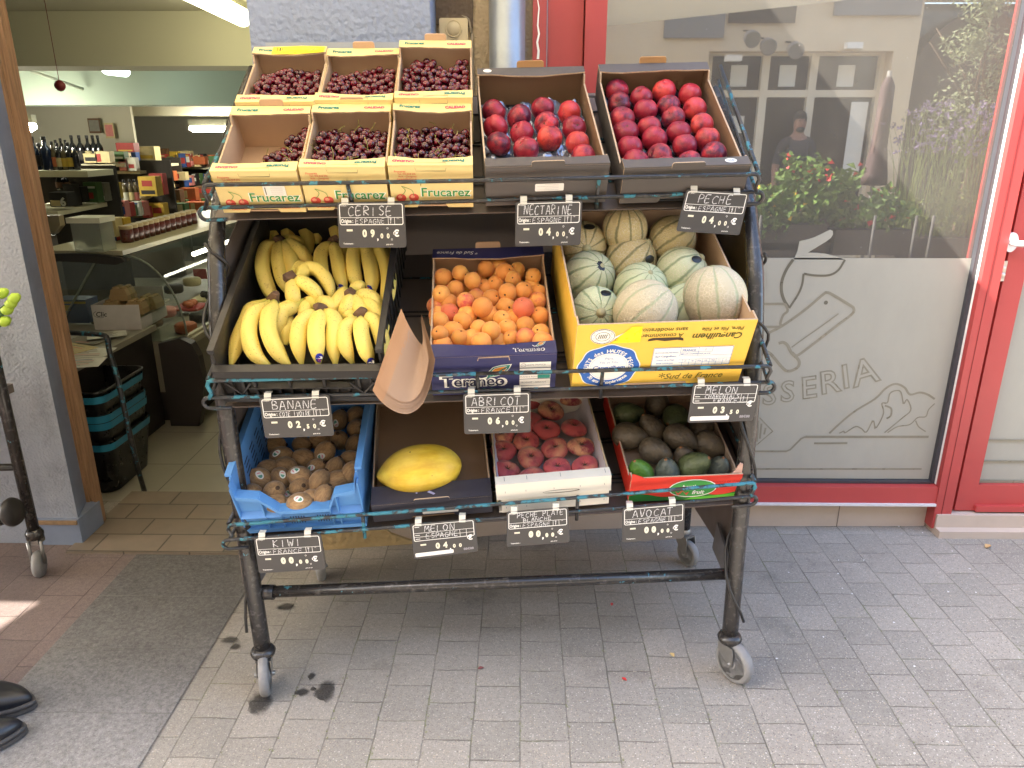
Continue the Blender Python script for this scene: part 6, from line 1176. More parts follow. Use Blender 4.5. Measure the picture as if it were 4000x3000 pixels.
for i, (x, t_, lb, m) in enumerate(((196, 545, 'white', BOTC), (220, 552, 'orange', BOTC), (240, 558, 'cream', BOTT), (260, 560, 'yellow', BOTC), (282, 556, 'yellow', BOTT), (304, 562, None, BOTT))): bottle(x, 664, t_, 24, 6.62, m, 'slim bottle with %s, %s in the mixed row on the nearest shelf' % ((lb + ' label') if lb else 'no label', ORD[i]), lb)
for i, (x, lb) in enumerate(((296, 'cream'), (326, 'black'), (356, 'cream'), (378, 'black'), (398, 'cream'))): bottle(x, 640, 528, 28, 8.1 + .02 * i, BOTT, 'black capped bottle, %s from the left on the second shelf' % ORD[i], lb)
for i, (x, t_) in enumerate(((232, 556), (252, 550), (270, 556))): bottle(x, 640, t_ - 10, 24, 8.3, BOTT, 'dark bottle on the second shelf behind the mixed row, %s' % ('left', 'middle', 'right')[i])
PK = [(330, 600, 375, 636, 7.95, .1, 'cream', 'cream box in front of the black capped bottles', [(.1, .2, .9, .6, 2)]), (376, 592, 424, 636, 7.95, .1, 'cream', 'wider cream box beside a green pack on the second shelf', [(.1, .1, .4, .8, 1)]),
 (428, 592, 482, 632, 8.2, .1, 'green', 'green pack on the upper shelf', [(.1, .3, .9, .5, 4)]), (456, 558, 520, 594, 8.4, .12, 'red', 'faded red box standing highest on the upper shelf', [(.1, .1, .9, .25, 3)]), (468, 622, 496, 667, 8.2, .08, 'pink', 'left pink jar pack under the red box', [(.2, .3, .8, .7, 4)]), (498, 616, 526, 667, 8.2, .08, 'white', 'white jar pack under the red box', [(.2, .2, .8, .5, 1)]),
 (524, 572, 600, 640, 9.1, .15, 'cream', 'big beige carton on the far shelf', [(.1, .3, .9, .5, 3), (.1, .1, .5, .2, 1)]), (505, 595, 528, 640, 8.9, .1, 'blue', 'narrow blue pack beside the beige carton', None),
 (742, 612, 800, 642, 10.5, .15, 'orange', 'orange box on the most distant shelf', None), (700, 590, 740, 648, 10.5, .12, 'cream', 'cream jar row on the most distant shelf', [(.1, .2, .9, .4, 1)]), (650, 592, 690, 650, 10.4, .12, 'yellow', 'yellow tins left on the most distant shelf', [(.2, .2, .8, .6, 4)]), (820, 610, 860, 650, 10.5, .12, 'green', 'dark green box at the right of the most distant shelf', None), (618, 580, 646, 650, 10.3, .1, 'brown', 'brown bottle shaped pack at the left of the far shelf', None),
 (198, 752, 256, 808, 6.2, .14, 'black', 'black carton with cream label and the figure 6', [(.05, .05, .6, .45, 0)]), (284, 730, 316, 790, 6.6, .1, 'black', 'black carton with torn white label', [(.1, .2, .7, .9, 4)]), (258, 720, 282, 806, 6.5, .1, 'black', 'narrow black carton between the labelled ones', None),
 (336, 712, 372, 792, 6.75, .1, 'green', 'green carton on the long shelf board', [(.3, .2, .7, .5, 1), (.1, .7, .9, .8, 4)]), (374, 715, 404, 786, 6.85, .1, 'grey', 'grey carton with red marks on the long shelf board', [(.1, .4, .6, .8, 1), (.2, .1, .9, .3, 4)]), (406, 714, 428, 782, 6.95, .1, 'cream', 'slim cream carton on the long shelf board', None), (430, 714, 452, 776, 7.05, .1, 'yellow', 'bright yellow carton at the end of the long shelf board', [(.2, .1, .8, .7, 2)]),
 (548, 690, 604, 766, 7.9, .14, 'yellow', 'golden brown bag of biscuits on the middle shelf', [(.2, .5, .8, .8, 1), (.1, .1, .9, .3, 2)]), (592, 678, 632, 760, 8.2, .1, 'red', 'red edged bag behind the golden one', [(.2, .2, .8, .7, 3)]), (640, 668, 676, 706, 9.3, .1, 'orange', 'orange pack on the small far shelf', None), (678, 672, 722, 704, 9.6, .1, 'cream', 'cream pack on the small far shelf', [(.1, .2, .5, .8, 1)]), (640, 742, 700, 790, 8.9, .12, 'brown', 'brown pack below the small far shelf', [(.1, .2, .4, .8, 1)]), (704, 735, 760, 782, 9.4, .12, 'orange', 'reddish pack near the left cart post', [(.2, .2, .5, .8, 0)]), (764, 728, 830, 780, 9.8, .12, 'brown', 'brown box deep in the shop beside the cart post', [(.1, .5, .9, .8, 1)]),
 (640, 795, 720, 838, 8.6, .12, 'green', 'olive packs just above the jar row', [(.1, .1, .4, .9, 3), (.6, .2, .9, .9, 0)]), (560, 795, 636, 850, 8.2, .12, 'yellow', 'pile of yellow bags above the jar row', [(.1, .1, .3, .9, 2), (.5, .3, .9, .7, 1)]), (724, 790, 800, 830, 9.0, .12, 'orange', 'orange bags at the far end above the jar row', [(.3, .1, .5, .9, 0)])]
for q in PK:
    mk = q[8]; pack(q[0], q[1], q[2], q[3], q[4], q[5], q[6], q[7], mk)
d = DC().text('6', 0, 0, .09, 0, 1, bold=.05); pp = atY(246, 790, 6.19); mb = MB(); d.put(mb, lambda u, v, h: pp + V((u, -h, v))); mb.build('print', CK['white'], bpy.data.objects['carton.013'] if 'carton.013' in bpy.data.objects else None, True)
for i, x in enumerate((470, 494, 518, 536)): bottle(x, 792, 700, 22, 7.6 + .03 * i, BOTC, 'clear amber bottle on the short shelf, %s from the left' % ORD[i], ('grey', 'white', 'cream', 'pink')[i])
for i, x in enumerate((500, 530, 556)): bottle(x, 850, 775, 26, 7.9 + .05 * i, BOTC, 'squat bottle under the short shelf, %s from the left' % ORD[i], ('cream', 'yellow', 'white')[i])
for i, x in enumerate((236, 262, 205)): bottle(x, 742, 672, 26, 6.9 + .05 * i, BOTT, 'lying shadowed dark bottle below the nearest shelf, %s' % ('left', 'right', 'outermost')[i], 'brown')
def fill(p0, p1, Y0, Y1, n, h0, h1, where, seed):
    r = random.Random(seed); ks = ['cream', 'red', 'orange', 'green', 'yellow', 'white', 'blue', 'brown', 'pink', 'grey', 'black']; rank = ORD + ['eleventh', 'twelfth', 'thirteenth', 'fourteenth', 'fifteenth', 'sixteenth', 'seventeenth', 'eighteenth']
    w = (p1[0] - p0[0]) / n
    for i in range(n):
        f = (i + .5) / n; x = p0[0] + (p1[0] - p0[0]) * f; y = p0[1] + (p1[1] - p0[1]) * f; Y = Y0 + (Y1 - Y0) * f; h = (h0 + (h1 - h0) * f) * r.uniform(.75, 1.1); c_ = r.choice(ks)
        if r.random() < .35: bottle(x, y, y - h, w * r.uniform(.7, .95), Y, r.choice((BOTT, BOTC, BOTB, CK['brown'])), 'small bottle %s, %s from the left' % (where, rank[i]), r.choice(ks), r.choice(('black', 'red', 'yellow', 'white')))
        else: pack(x - w * .48, y - h, x + w * .44, y, Y, .1, c_, 'small %s pack %s, %s from the left' % (c_, where, rank[i]), [(.1, r.uniform(.1, .4), .9, r.uniform(.5, .8), r.randint(0, 5)), (.2, .82, .8, .92, r.randint(0, 5))], yaw=r.uniform(-12, 12))
fill((610, 655), (890, 650), 10.2, 10.75, 15, 52, 46, 'on the farthest upper shelf', 1)
fill((560, 768), (700, 708), 8.1, 10.0, 9, 58, 40, 'on the sloping middle shelf', 2)
fill((640, 745), (860, 700), 9.2, 11.0, 14, 44, 36, 'on the far middle shelf', 3)
fill((560, 852), (860, 800), 7.9, 10.2, 18, 52, 40, 'behind the jar row', 4)
fill((640, 790), (870, 752), 9.0, 10.9, 14, 40, 32, 'on the far lower shelf', 5)
fill((430, 850), (560, 842), 6.9, 7.7, 7, 60, 52, 'below the clear bottles', 6)
fill((440, 640), (520, 640), 8.35, 8.6, 4, 46, 46, 'on the second upper shelf', 7)
fill((452, 777), (475, 773), 7.1, 7.2, 2, 60, 60, 'at the end of the long board', 8)
# posters, extinguisher box on the side wall
for (x0, y0, x1, y1, m, lb) in ((350, 462, 386, 520, 'grey', 'small grey framed picture on the shop wall above the bottles'), (414, 480, 440, 540, 'pink', 'narrow pink poster on the shop wall')):
    a, e = atY(x0, y1, 8.9), atY(x1, y0, 8.9); MB().box(a.x, e.x, 8.9, 8.91, a.z, e.z, 0).box(a.x + .01, e.x - .01, 8.897, 8.8995, a.z + .02, e.z - .02, 1).solo('wall_poster', [CK['brown'] if m == 'grey' else CK['cream'], CK[m]], lb, 'poster')
a, e = atY(130, 560, 9.0), atY(520, 395, 9.0); MB().box(-6.9, e.x - .05, 9.0, 9.05, a.z - .2, 2.3).solo('interior_wall', PLAS, 'cream side wall with posters above the bottle shelves', 'wall')
# deli counter: X front -1.84, runs back along Y
deli = thing('deli_counter', 'long refrigerated deli counter with curved glass front inside the shop', 'deli counter', (-2.3, 5.4, -.05))
DG = mat('grey deli panel', rgb(138, 132, 116), .5, .08, 6); DK = mat('dark counter panel', rgb(52, 46, 42), .5, .1, 6)
b = MB(); b.box(-2.75, -1.86, 3.95, 8.2, .12, .42); b.box(-2.75, -1.90, 3.95, 8.2, -.05, .1199, 1); b.build('cabinet', [DG, DK], deli, True)
b = MB(); b.box(-1.86, -1.835, 3.93, 8.2, .40, .46); b.box(-1.8349, -1.815, 3.93, 8.2, .425, .445); b.build('bumper_rail', mat('pale grey rail', rgb(170, 164, 140), .4, .06), deli, True)
b = MB(); b.box(-2.62, -2.14, 3.95, 8.2, .895, .92); b.build('top_shelf', mat('pale stone top', rgb(176, 168, 140), .4, .08, 6), deli, True)
arc = lambda v: V((-1.852 - .28 * (1 - cos(v * pi / 2)), 0, .46 + .435 * sin(v * pi / 2)))
b = MB(); b.grid(lambda u, v: arc(v) + V((0, 3.96 + 4.2 * u, 0)), 1, 12); b.build('curved_glass', CLEARG, deli, True)
b = MB(); P = [(-2.7, .42), (-1.852, .42)] + [(arc(i / 10).x, arc(i / 10).z) for i in range(11)] + [(-2.62, .895)]; b.prism(P[::-1], lambda u, v, h: V((u, 3.945 + h, v)), 0, .006); b.build('end_glass', CLEARG, deli, True)
b = MB(); b.tube([arc(i / 10) + V((0, 3.94, 0)) for i in range(11)], .006, 6); b.tube([V((-2.6, 3.94, .44)), V((-2.28, 3.94, .88))], .006, 6); b.build('glass_edge', mat('glass edge green', rgb(120, 128, 112), .3), deli, True)
P = [(-2.62, .875), (-2.58, .905), (-2.42, .91), (-2.24, .90), (-2.16, .885), (-2.15, .865), (-2.2, .85), (-2.36, .862), (-2.5, .868), (-2.6, .855)]
b = MB().prism(P[::-1], lambda u, v, h: V((u + .03, 3.915 + h, v)), 0, .028); b.build('end_cap', DK, deli, True)
P = [(-1.98, .43), (-1.86, .46), (-1.80, .43), (-1.77, .36), (-1.76, .2), (-1.79, .05), (-1.82, -.05), (-1.98, -.05)]
b = MB().prism(P[::-1], lambda u, v, h: V((u, 3.86 + h, v)), 0, .06); b.build('end_panel', DK, deli, True)
b = MB(); b.tube([(-1.87, 4.2, .865), (-1.87, 7.2, .865)], .012, 8); b.build('case_light', emit('deli light', (1, .95, .74), 2.2), deli, True)
rs = random.Random(17); gk = ['cream', 'white', 'yellow', 'pink', 'brown', 'orange', 'black', 'red']
for i in range(30):
    y = 4.15 + (i // 3) * .27 + rs.uniform(-.04, .04); x = (-1.97, -2.17, -2.40)[i % 3] + rs.uniform(-.03, .03); z = .421 + .03 * (i % 3); c_ = gk[rs.randint(0, 7)]; mb = MB(); k = rs.random()
    nm = 'cheese' if k < .35 else 'deli_tray' if k < .7 else 'price_tag'
    if nm == 'cheese': mb.lathe([(.055, 0), (.062, .008), (.062, .045), (.05, .055)], 12, MX.Translation((x, y, z))); lb = 'round %s coloured cheese' % c_
    elif nm == 'deli_tray': mb.box(x - .09, x + .09, y - .10, y + .10, z, z + .012); [mb.lathe([(.022, 0), (.028, .012), (.015, .03)], 7, MX.Translation((x + rs.uniform(-.05, .05), y + rs.uniform(-.06, .06), z + .013 + .001 * q)), 1) for q in range(6)]; lb = '%s deli tray' % c_
    else: mb.prism([(x - .05, z), (x + .05, z), (x + .05, z + .075), (x - .05, z + .075)], lambda u, v, h: V((u, y + h, v)), 0, .004); lb = 'small upright %s price card' % c_
    mb.solo(nm, [CK[c_], CK[gk[(i * 3) % 8]]], '%s in the deli case, %s row inward, %s' % (lb, ORD[i // 3], ('by the glass', 'in the middle', 'at the back')[i % 3]), 'deli goods', group='goods in the deli case')
# things standing on the deli top
def top_at(px, py): return atz(px, py, .92)
tb = thing('storage_tub', 'translucent plastic tub with white lid and greenery on the deli counter', 'tub', top_at(350, 985))
a = atz(350, 985, .921); w_ = .088; CT = NT('cloudy tub plastic'); _t = CT.n('BsdfTransparent', Color=(.8, .82, .76)); _d = CT.n('BsdfDiffuse', Color=(.5, .52, .46)); _m = CT.n('MixShader', _0=.35, _1=_t, _2=_d); CT.t.links.new(_m.outputs[0], CT.out.inputs[0])
b = MB().box(a.x - w_ * .86, a.x + w_ * .86, a.y, a.y + .13, a.z, a.z + .15); b.build('body', CT.mat, tb, True); b = MB().box(a.x - w_, a.x + w_, a.y - .012, a.y + .142, a.z + .1505, a.z + .178); b.build('lid', mat('white tub lid', rgb(214, 212, 190), .5), tb, True)
rs = random.Random(6); b = MB(); [b.lathe([(.01, -.02), (.034, -.01), (.034, .012), (.008, .03)], 7, MX.Translation((a.x + rs.uniform(-.045, .045), a.y + .065 + rs.uniform(-.03, .03), a.z + .03 + rs.uniform(0, .05)))) for _ in range(14)]; b.build('contents', mat('leafy contents', rgb(92, 110, 74), .7, .3, 30), tb, True)
pack(415, 852, 446, 925, 4.3, .08, 'cream', 'tall cream packet right of the tub', [(.2, .1, .8, .8, 4)]); pack(448, 852, 482, 915, 4.4, .08, 'yellow', 'yellow packet pair beside the cream packet', [(.45, 0, .55, 1, 2), (.1, .2, .4, .7, 2)])
pack(425, 922, 455, 976, 4.35, .06, 'red', 'small red and blue packet in front of the tub', [(.4, .3, 1, 1, 5)]); pack(456, 920, 478, 972, 4.4, .06, 'blue', 'small blue and white packet in front of the tub', [(0, .3, .6, .7, 4)]); pack(480, 918, 510, 966, 4.45, .06, 'white', 'small white packet in front of the tub', [(.5, .1, .9, .5, 2)])
JB = col('dark red jar', 84, 38, 32, .3); JL = col('pale jar lid', 170, 150, 110, .4)
for i in range(13):
    x = 500 + i * 21; y = 946 - i * 6.0; a = atz(x, y, .921); r_ = .036; o = thing('jar', 'small dark red jar with pale lid on the deli top, %s from the left' % (ORD + ['eleventh', 'twelfth', 'thirteenth'])[i], 'jar', a, 'jars lined up on the deli top')
    MB().lathe([(r_ * .9, 0), (r_, .006), (r_, .068), (r_ * .9, .075)], 10, MX.Translation(a)).build('body', JB, o, True); MB().lathe([(r_, .075), (r_ * 1.03, .077), (r_ * 1.03, .093), (r_ * .9, .095)], 10, MX.Translation(a)).build('lid', JL, o, True)
# till counter with egg boxes, papers
tc = thing('till_counter', 'low dark till counter with pale top left inside the doorway', 'counter', (-2.35, 3.45, -.05))
b = MB().box(-3.1, -2.03, 3.02, 3.90, -.05, .49); b.build('cabinet', DK, tc, True); b = MB().box(-3.12, -2.01, 3.0, 3.93, .4905, .52); b.build('top', mat('pale laminate', rgb(150, 144, 126), .35, .08, 6), tc, True)
def on_top(px, py): return atz(px, py, .521)
a, e = on_top(372, 1290), on_top(556, 1288); 
bx = thing('white_box', 'white carton box of egg cartons on the till counter, scribbled with black logo', 'box', (a + e) / 2); wv = e.x - a.x; dv = .34
T = MX.Translation(a) @ MX.Rotation(atan2(e.y - a.y, wv), 4, 'Z'); wv = (e - a).length
b = MB().box(0, wv, 0, .004, 0, .135, M=T); b.box(0, .004, .0041, dv, 0, .135, M=T); b.box(wv - .004, wv, .0041, dv, 0, .06, M=T); b.box(.0041, wv - .0041, dv - .004, dv, 0, .17, M=T); b.box(.0041, wv - .0041, .0041, dv - .0041, 0, .004, M=T); fpn = b.build('body', mat('white card box', rgb(196, 190, 184), .6), bx, True)
d = DC().text('Clic', .045, .085, .036, 0, 1, shear=.2, bold=.02); d.ring(.04, .086, .034, .018, .002, 0, 1, 16, 120, 300); mb = MB(); d.put(mb, lambda u, v, h: T @ V((u, -h, v))); mb.build('lettering', PBLK, fpn, True)
EGG = mat('buff moulded egg carton', rgb(164, 136, 94), .85, .12, 30, .3, 90)
for i, (u, v, z, lb) in enumerate(((.03, .05, .005, 'lower left'), (.03, .19, .005, 'lower back'), (.14, .06, .07, 'right front, tilted'), (.02, .06, .07, 'middle left'), (.02, .18, .07, 'middle back'), (.05, .10, .135, 'topmost'), (.16, .17, .07, 'right rear'))):
    mb = MB(); Te = T @ MX.Translation((u, v, z)); [mb.box(.002, .098, .002, .118, 0, .03, M=Te)]; mb.prism([(.004, .0301), (.096, .0301), (.086, .062), (.014, .062)], lambda x_, y_, h: Te @ V((x_, h, y_)), .006, .114); [mb.lathe([(.018, 0), (.015, .009), (.006, .012)], 8, Te @ MX.Translation((.028 + .044 * q, .03 + .03 * w2, .0622))) for q in (0, 1) for w2 in (0, 1, 2)]
    mb.solo('egg_carton', EGG, 'buff egg carton in the white box, ' + lb, 'egg carton', group='egg cartons on the till counter')
a = on_top(300, 1262); b = MB().box(a.x - .11, a.x + .07, a.y, a.y + .12, .5212, .5212 + .13, 0); b.box(a.x - .11, a.x + .07, a.y - .002, a.y - .0002, .63, .642, 1); b.box(a.x - .085, a.x - .02, a.y - .002, a.y - .0002, .59, .622, 1); b.solo('blue_box', [CK['blue'], CK['yellow']], 'blue carton with yellow badge left of the white box', 'box')
rs = random.Random(9)
for i, (px, py, w_, h_, an, c_, lb) in enumerate(((280, 1318, .20, .14, 20, 'white', 'white leaflet nearest the blue carton'), (350, 1330, .20, .15, -12, 'grey', 'folded newspaper page in front of the white box'), (330, 1385, .24, .16, 8, 'white', 'open white newspaper lying on the counter'), (280, 1370, .2, .14, -25, 'cream', 'cream leaflet at the jamb side of the counter'), (300, 1430, .22, .15, 14, 'white', 'white sheet at the counter front edge'), (420, 1320, .18, .12, 30, 'white', 'white paper sticking out below the white box'))):
    a = on_top(px, py); T2 = MX.Translation((max(a.x, -3.0), min(max(a.y, 3.1), 3.85), .5215 + i * .003)) @ MX.Rotation(R(an), 4, 'Z'); mb = MB().box(-w_ / 2, w_ / 2, -h_ / 2, h_ / 2, 0, .0025, M=T2); d = DC(); [d.rect(-w_ * .4 + rs.random() * .05, -h_ * .38 + k * h_ * .16, w_ * rs.uniform(.1, .4), -h_ * .33 + k * h_ * .16, rs.randint(1, 4), 1) for k in range(5)]; d.put(mb, lambda u, v, h: T2 @ V((u, v, .0026 + h))); mb.solo('paper_sheet', [CK[c_], CK['grey'], CK['pink'], CK['blue'], CK['brown']], lb, 'paper', group='papers on the till counter')
# weighing scale, stacked baskets, trolley handle
a = atY(170, 990, 4.5); o = thing('weighing_scale', 'beige shop scale with tilted display beside the jamb', 'scale', V((a.x, 4.5, .52))); MB().box(a.x - .04, a.x + .04, 4.52, 4.6, .521, a.z + .1).build('stand', DK, o, True)
e0, e1 = atY(135, 915, 4.45), atY(228, 842, 4.45); b = MB().prism([(e0.x, e0.z + .02), (e1.x - .05, e0.z), (e1.x, e0.z + .05), (e1.x, e1.z), (e0.x - .02, e1.z)], lambda u, v, h: V((u, 4.45 + h, v)), 0, .05); b.build('display', mat('beige display housing', rgb(150, 138, 112), .5), o, True)
TEAL = mat('turquoise basket band', rgb(44, 128, 158), .4, .06, 8)
def rrp(w, l, r, n=5):
    P = []
    for cx, cy, a0 in ((w / 2 - r, l / 2 - r, 0), (-w / 2 + r, l / 2 - r, 90), (-w / 2 + r, -l / 2 + r, 180), (w / 2 - r, -l / 2 + r, 270)): P += [(cx + r * cos(R(a0 + 90 * i / n)), cy + r * sin(R(a0 + 90 * i / n))) for i in range(n + 1)]
    return P
BC = V((-2.01, 3.205, 0)); bz = [.09, .19, .225, .315]
for i, z in enumerate(bz):
    o = thing('shopping_basket', 'black shopping basket with turquoise band, %s in the nested stack' % ('lowest', 'second lowest', 'second highest', 'topmost')[i], 'shopping basket', BC + V((0, 0, -.05 if i == 0 else z - .08)), 'nested shopping baskets by the doorway'); mb = MB(); zb = -.05 if i == 0 else z - .06
    rings = [(.30, .34, zb), (.345, .385, z + .04), (.36, .40, z + .118), (.375, .415, z + .12), (.375, .415, z + .13), (.35, .39, z + .13), (.335, .375, z + .03)]
    if i < 3: rings = rings[:3]
    P0 = len(mb.v)
    for w_, l_, z_ in rings: mb.v += [V((BC.x + x, BC.y + y, z_)) for x, y in rrp(w_, l_, .05)]
    n = 24
    for r_ in range(len(rings) - 1):
        for k in range(n): l = (k + 1) % n; mb.f.append([P0 + r_ * n + k, P0 + r_ * n + l, P0 + (r_ + 1) * n + l, P0 + (r_ + 1) * n + k]); mb.m.append(0); mb.s.append(True)
    if i == 3: mb.f.append([P0 + (len(rings) - 1) * n + k for k in range(n)]); mb.m.append(0); mb.s.append(False)
    mb.build('body', mat('glossy black basket plastic', rgb(26, 24, 24), .3, .1), o, True); mb = MB()
    for z_, sc in ((z + .075, 1.0), (z + .108, 1.0)): mb.v += [V((BC.x + x, BC.y + y, z_)) for x, y in rrp(.363 + (.0 if z_ < z + .08 else .006), .403 + (.0 if z_ < z + .08 else .006), .052)]
    for k in range(n): l = (k + 1) % n; mb.f.append([k, l, n + l, n + k]); mb.m.append(0); mb.s.append(True)
    mb.build('rim_band', TEAL, o, True)
ph = [atY(215, 1297, 2.98), atY(330, 1303, 2.975), atY(400, 1308, 2.97), atY(420, 1325, 2.965), atY(428, 1375, 2.96), atY(463, 1496, 2.95), atY(530, 1795, 2.945), atz(566, 1925, -.045)]
MB().tube(cat_rom(ph, 30), .011, 8).solo('trolley_handle', RAIL, 'bent dark tube handle with turquoise chips in front of the baskets', 'handle')
# ------------------------------------------------------------------ across the street (seen as reflection in the shop glass)
def mp(px, py, Y): q = atY(px, py, 5.4 - Y); return V((q.x, Y, q.z))
OW = stucco('warm beige house wall', rgb(208, 188, 156), .4, 30); OG = mat('grey shutters', rgb(126, 122, 116), .6, .1, 8); OD = mat('dark shop glass', rgb(40, 34, 30), .15, .4, 3); OF = mat('cream window frame', rgb(226, 214, 190), .5, .04)
OY = -4.0
ho = thing('opposite_house', 'beige house across the street with a cream framed shopfront, reflected in the glass', 'house', (3, OY, 0))
w0, w1 = mp(2770, 200, OY), mp(3490, 200, OY); zt0 = (w0.z + w1.z) / 2
b = MB(); b.box(-14, w0.x, OY - .4, OY, 0, 6.5); b.box(w1.x, 4.55, OY - .4, OY, 0, 6.5); b.box(6.3, 16, OY - .4, OY, 0, 6.5); b.box(w0.x, w1.x, OY - .4, OY, zt0, 6.5); b.box(4.55, 6.3, OY - .4, OY, 3.0, 6.5)
b.build('wall', OW, ho, True)
b = MB(); b.box(w0.x, w1.x, OY - .3, OY - .28, 0, zt0); b.box(4.5, 6.35, OY - .5, OY - .48, 0, 3.0, 0); b.build('glazing', OD, ho, True)
b = MB(); vx = [mp(x, 260, OY).x for x in (2782, 3012, 3205, 3480)]; hz = [mp(3000, y, OY).z for y in (196, 362)]
for x in vx: b.box(x - .045, x + .045, OY - .28, OY - .2, 0, zt0)
for z in hz + [.05]: b.box(w0.x, w1.x, OY - .279, OY - .21, z - .04, z + .04)
b.build('window_frame', OF, ho, True)
b = MB()
for i, x in enumerate((2910, 3105, 3340)): p = mp(x, 290, OY); b.box(p.x - .1, p.x + .1, OY - .275, OY - .27, p.z - .12, p.z + .12)
p = mp(2890, 485, OY); b.box(p.x - .12, p.x + .12, OY - .275, OY - .27, p.z - .1, p.z + .1); p = mp(3365, 535, OY); b.box(p.x - .1, p.x + .1, OY - .19, OY - .18, p.z - .5, p.z + .4); b.build('notice', mat('white notice paper', rgb(226, 224, 214), .7), ho, True)
for x0, y0, x1, y1, m_ in ((2590, 55, 2830, 150, OG), (2842, -20, 3112, 92, OD), (3250, -20, 3600, 62, OG)): a, e = mp(x0, y1, OY), mp(x1, y0, OY); MB().box(a.x, e.x, OY + .001, OY + .04, a.z, e.z).build('shutter', m_, ho, True)
b = MB(); a, e = mp(2590, 158, OY), mp(3900, 70, OY); b.box(-14, 16, OY + .001, OY + .06, 3.02, 3.10); b.build('string_course', OF, ho, True)
A = [(5.42 + .87 * cos(t), 1.75 + 1.15 * sin(t)) for t in [pi * i / 14 for i in range(15)]] + [(4.55, 0), (6.29, 0)]
MB().prism(A, lambda u, v, h: V((u, OY - .30 + h, v)), 0, .02).build('archway', mat('shaded arch void', rgb(74, 62, 50), .9), ho, True)
for i, (x, y) in enumerate(((2935, 150), (2998, 180), (3105, 195))):
    p = mp(x, y, OY + .35); o = thing('spotlight', 'round wall spotlight reflected in the glass, %s of three' % ('left', 'middle', 'right')[i], 'spotlight', p, 'spotlights on the opposite house'); MB().lathe([(.03, -.06), (.08, -.05), (.09, .05), (.085, .055), (.06, .05)], 14, MX.Translation(p) @ MX.Rotation(R(-110), 4, 'X')).build('head', OG, o, True); MB().tube([p, p + V((0, -.2, .1)), V((p.x, OY, p.z + .12))], .012, 6).build('bracket', OD, o, True)
for i, (x, y) in enumerate(((2868, 225), (3340, 176))): p = mp(x, y, OY + .1); MB().box(p.x - .09, p.x + .09, OY, OY + .1, p.z - .035, p.z + .03).solo('emergency_light', mat('white plastic light', rgb(232, 230, 222), .4), 'small white lamp box over the opposite shopfront, %s one' % ('left', 'right')[i], 'lamp box', group='white lamp boxes across the street')
P = [mp(x, y, -3.2) for x, y in ((2200, -60), (3400, -25), (3290, 2), (2430, 96), (2200, 112))]  # added cloth, cut so its mirror image gives the cream triangle in the glass
MB().prism([(p.x, p.z) for p in P][::-1], lambda u, v, h: V((u, -3.2 - h, v)), 0, .03).solo('added_reflection_cloth', AWN, 'added cream cloth standing in for the awning reflection at the top of the glass', 'awning')
rs = random.Random(33)
LEAF1 = mat('bright leaf green', rgb(96, 122, 50), .55, .35, 14, rnd=.1); LEAF2 = mat('olive leaf', rgb(122, 128, 92), .6, .3, 14); LEAF3 = mat('thin grass stem', rgb(120, 130, 66), .6, .3, 14); FRED = mat('red petals', rgb(206, 52, 50), .5); FYEL = mat('yellow petals', rgb(226, 182, 50), .5); FPUR = mat('purple petals', rgb(122, 106, 134), .6); STM = mat('woody stem', rgb(84, 66, 48), .8); POT = mat('dark planter', rgb(54, 44, 40), .6, .1)
def leaves(mb, c, rad, n, s0, s1, m=0, shape=1.0, sq=(1, 1, 1)):
    for _ in range(n):
        d = V((rs.gauss(0, 1), rs.gauss(0, 1), rs.gauss(0, 1))).normalized(); r_ = rad * rs.random() ** .45 * (.75 + .35 * sin(d.x * 5 + c[0] * 3) * cos(d.z * 4)); p = V(c) + V((d.x * r_ * sq[0], d.y * r_ * sq[1], d.z * r_ * sq[2])); s_ = rs.uniform(s0, s1)
        u = V((rs.gauss(0, 1), rs.gauss(0, 1), rs.gauss(0, .7))).normalized(); w = u.orthogonal().normalized() * shape; nn = u.cross(w) * .25
        mb.add([p, p + u * s_ * .5 + w * s_ * .32 + nn * s_, p + u * s_, p + u * s_ * .5 - w * s_ * .32 + nn * s_], [(0, 1, 2, 3)], m)
PY = -1.5
c = mp(3190, 790, PY); o = thing('flower_pot', 'pot of red flowers with bright green leaves reflected in the shop glass', 'potted flowers', V((c.x, PY, .6)))
b = MB(); leaves(b, mp(3190, 770, PY), .46, 1700, .05, .10, 0, 1, (1, .7, .62)); leaves(b, mp(3130, 690, PY), .24, 300, .05, .09, 0); b.build('foliage', LEAF1, o, True); b = MB(); leaves(b, mp(3200, 720, PY), .48, 50, .035, .06, 0, 1.6, (1, .75, .6)); b.build('flowers', FRED, o, True); p = mp(3170, 960, PY); MB().lathe([(.14, p.z - .25), (.2, p.z + .05), (.18, p.z + .05)], 14, MX.Translation((p.x, p.y, 0))).build('pot', POT, o, True)
for j, (x, y, rr_, lb, fm) in enumerate(((3060, 810, .36, 'leafy window box with yellow flowers left of the red pot', FYEL), (3400, 830, .34, 'leafy window box with scattered flowers right of the red pot', FRED), (2990, 880, .26, 'low yellow flowered shrub by the wire mesh fence', FYEL))):
    c = mp(x, y, PY + .12); o = thing('flower_box', lb, 'potted flowers', V((c.x, c.y, c.z - .35)), 'flower boxes across the street'); b = MB(); leaves(b, c, rr_, 1100, .05, .09, 0, 1, (1.2, .6, .62)); b.build('foliage', LEAF1, o, True); b = MB(); leaves(b, c, rr_, 40, .035, .06, 0, 1.6, (1.2, .65, .62)); b.build('flowers', fm, o, True); MB().box(c.x - rr_, c.x + rr_, c.y - .12, c.y + .12, c.z - .36, c.z - .14).build('pot', POT, o, True)
c0 = mp(3680, 900, PY - .2); o = thing('verbena_planter', 'tall purple verbena in a dark planter box reflected at the right of the glass', 'planter', V((c0.x, c0.y, 0)))
b = MB(); fl = MB()
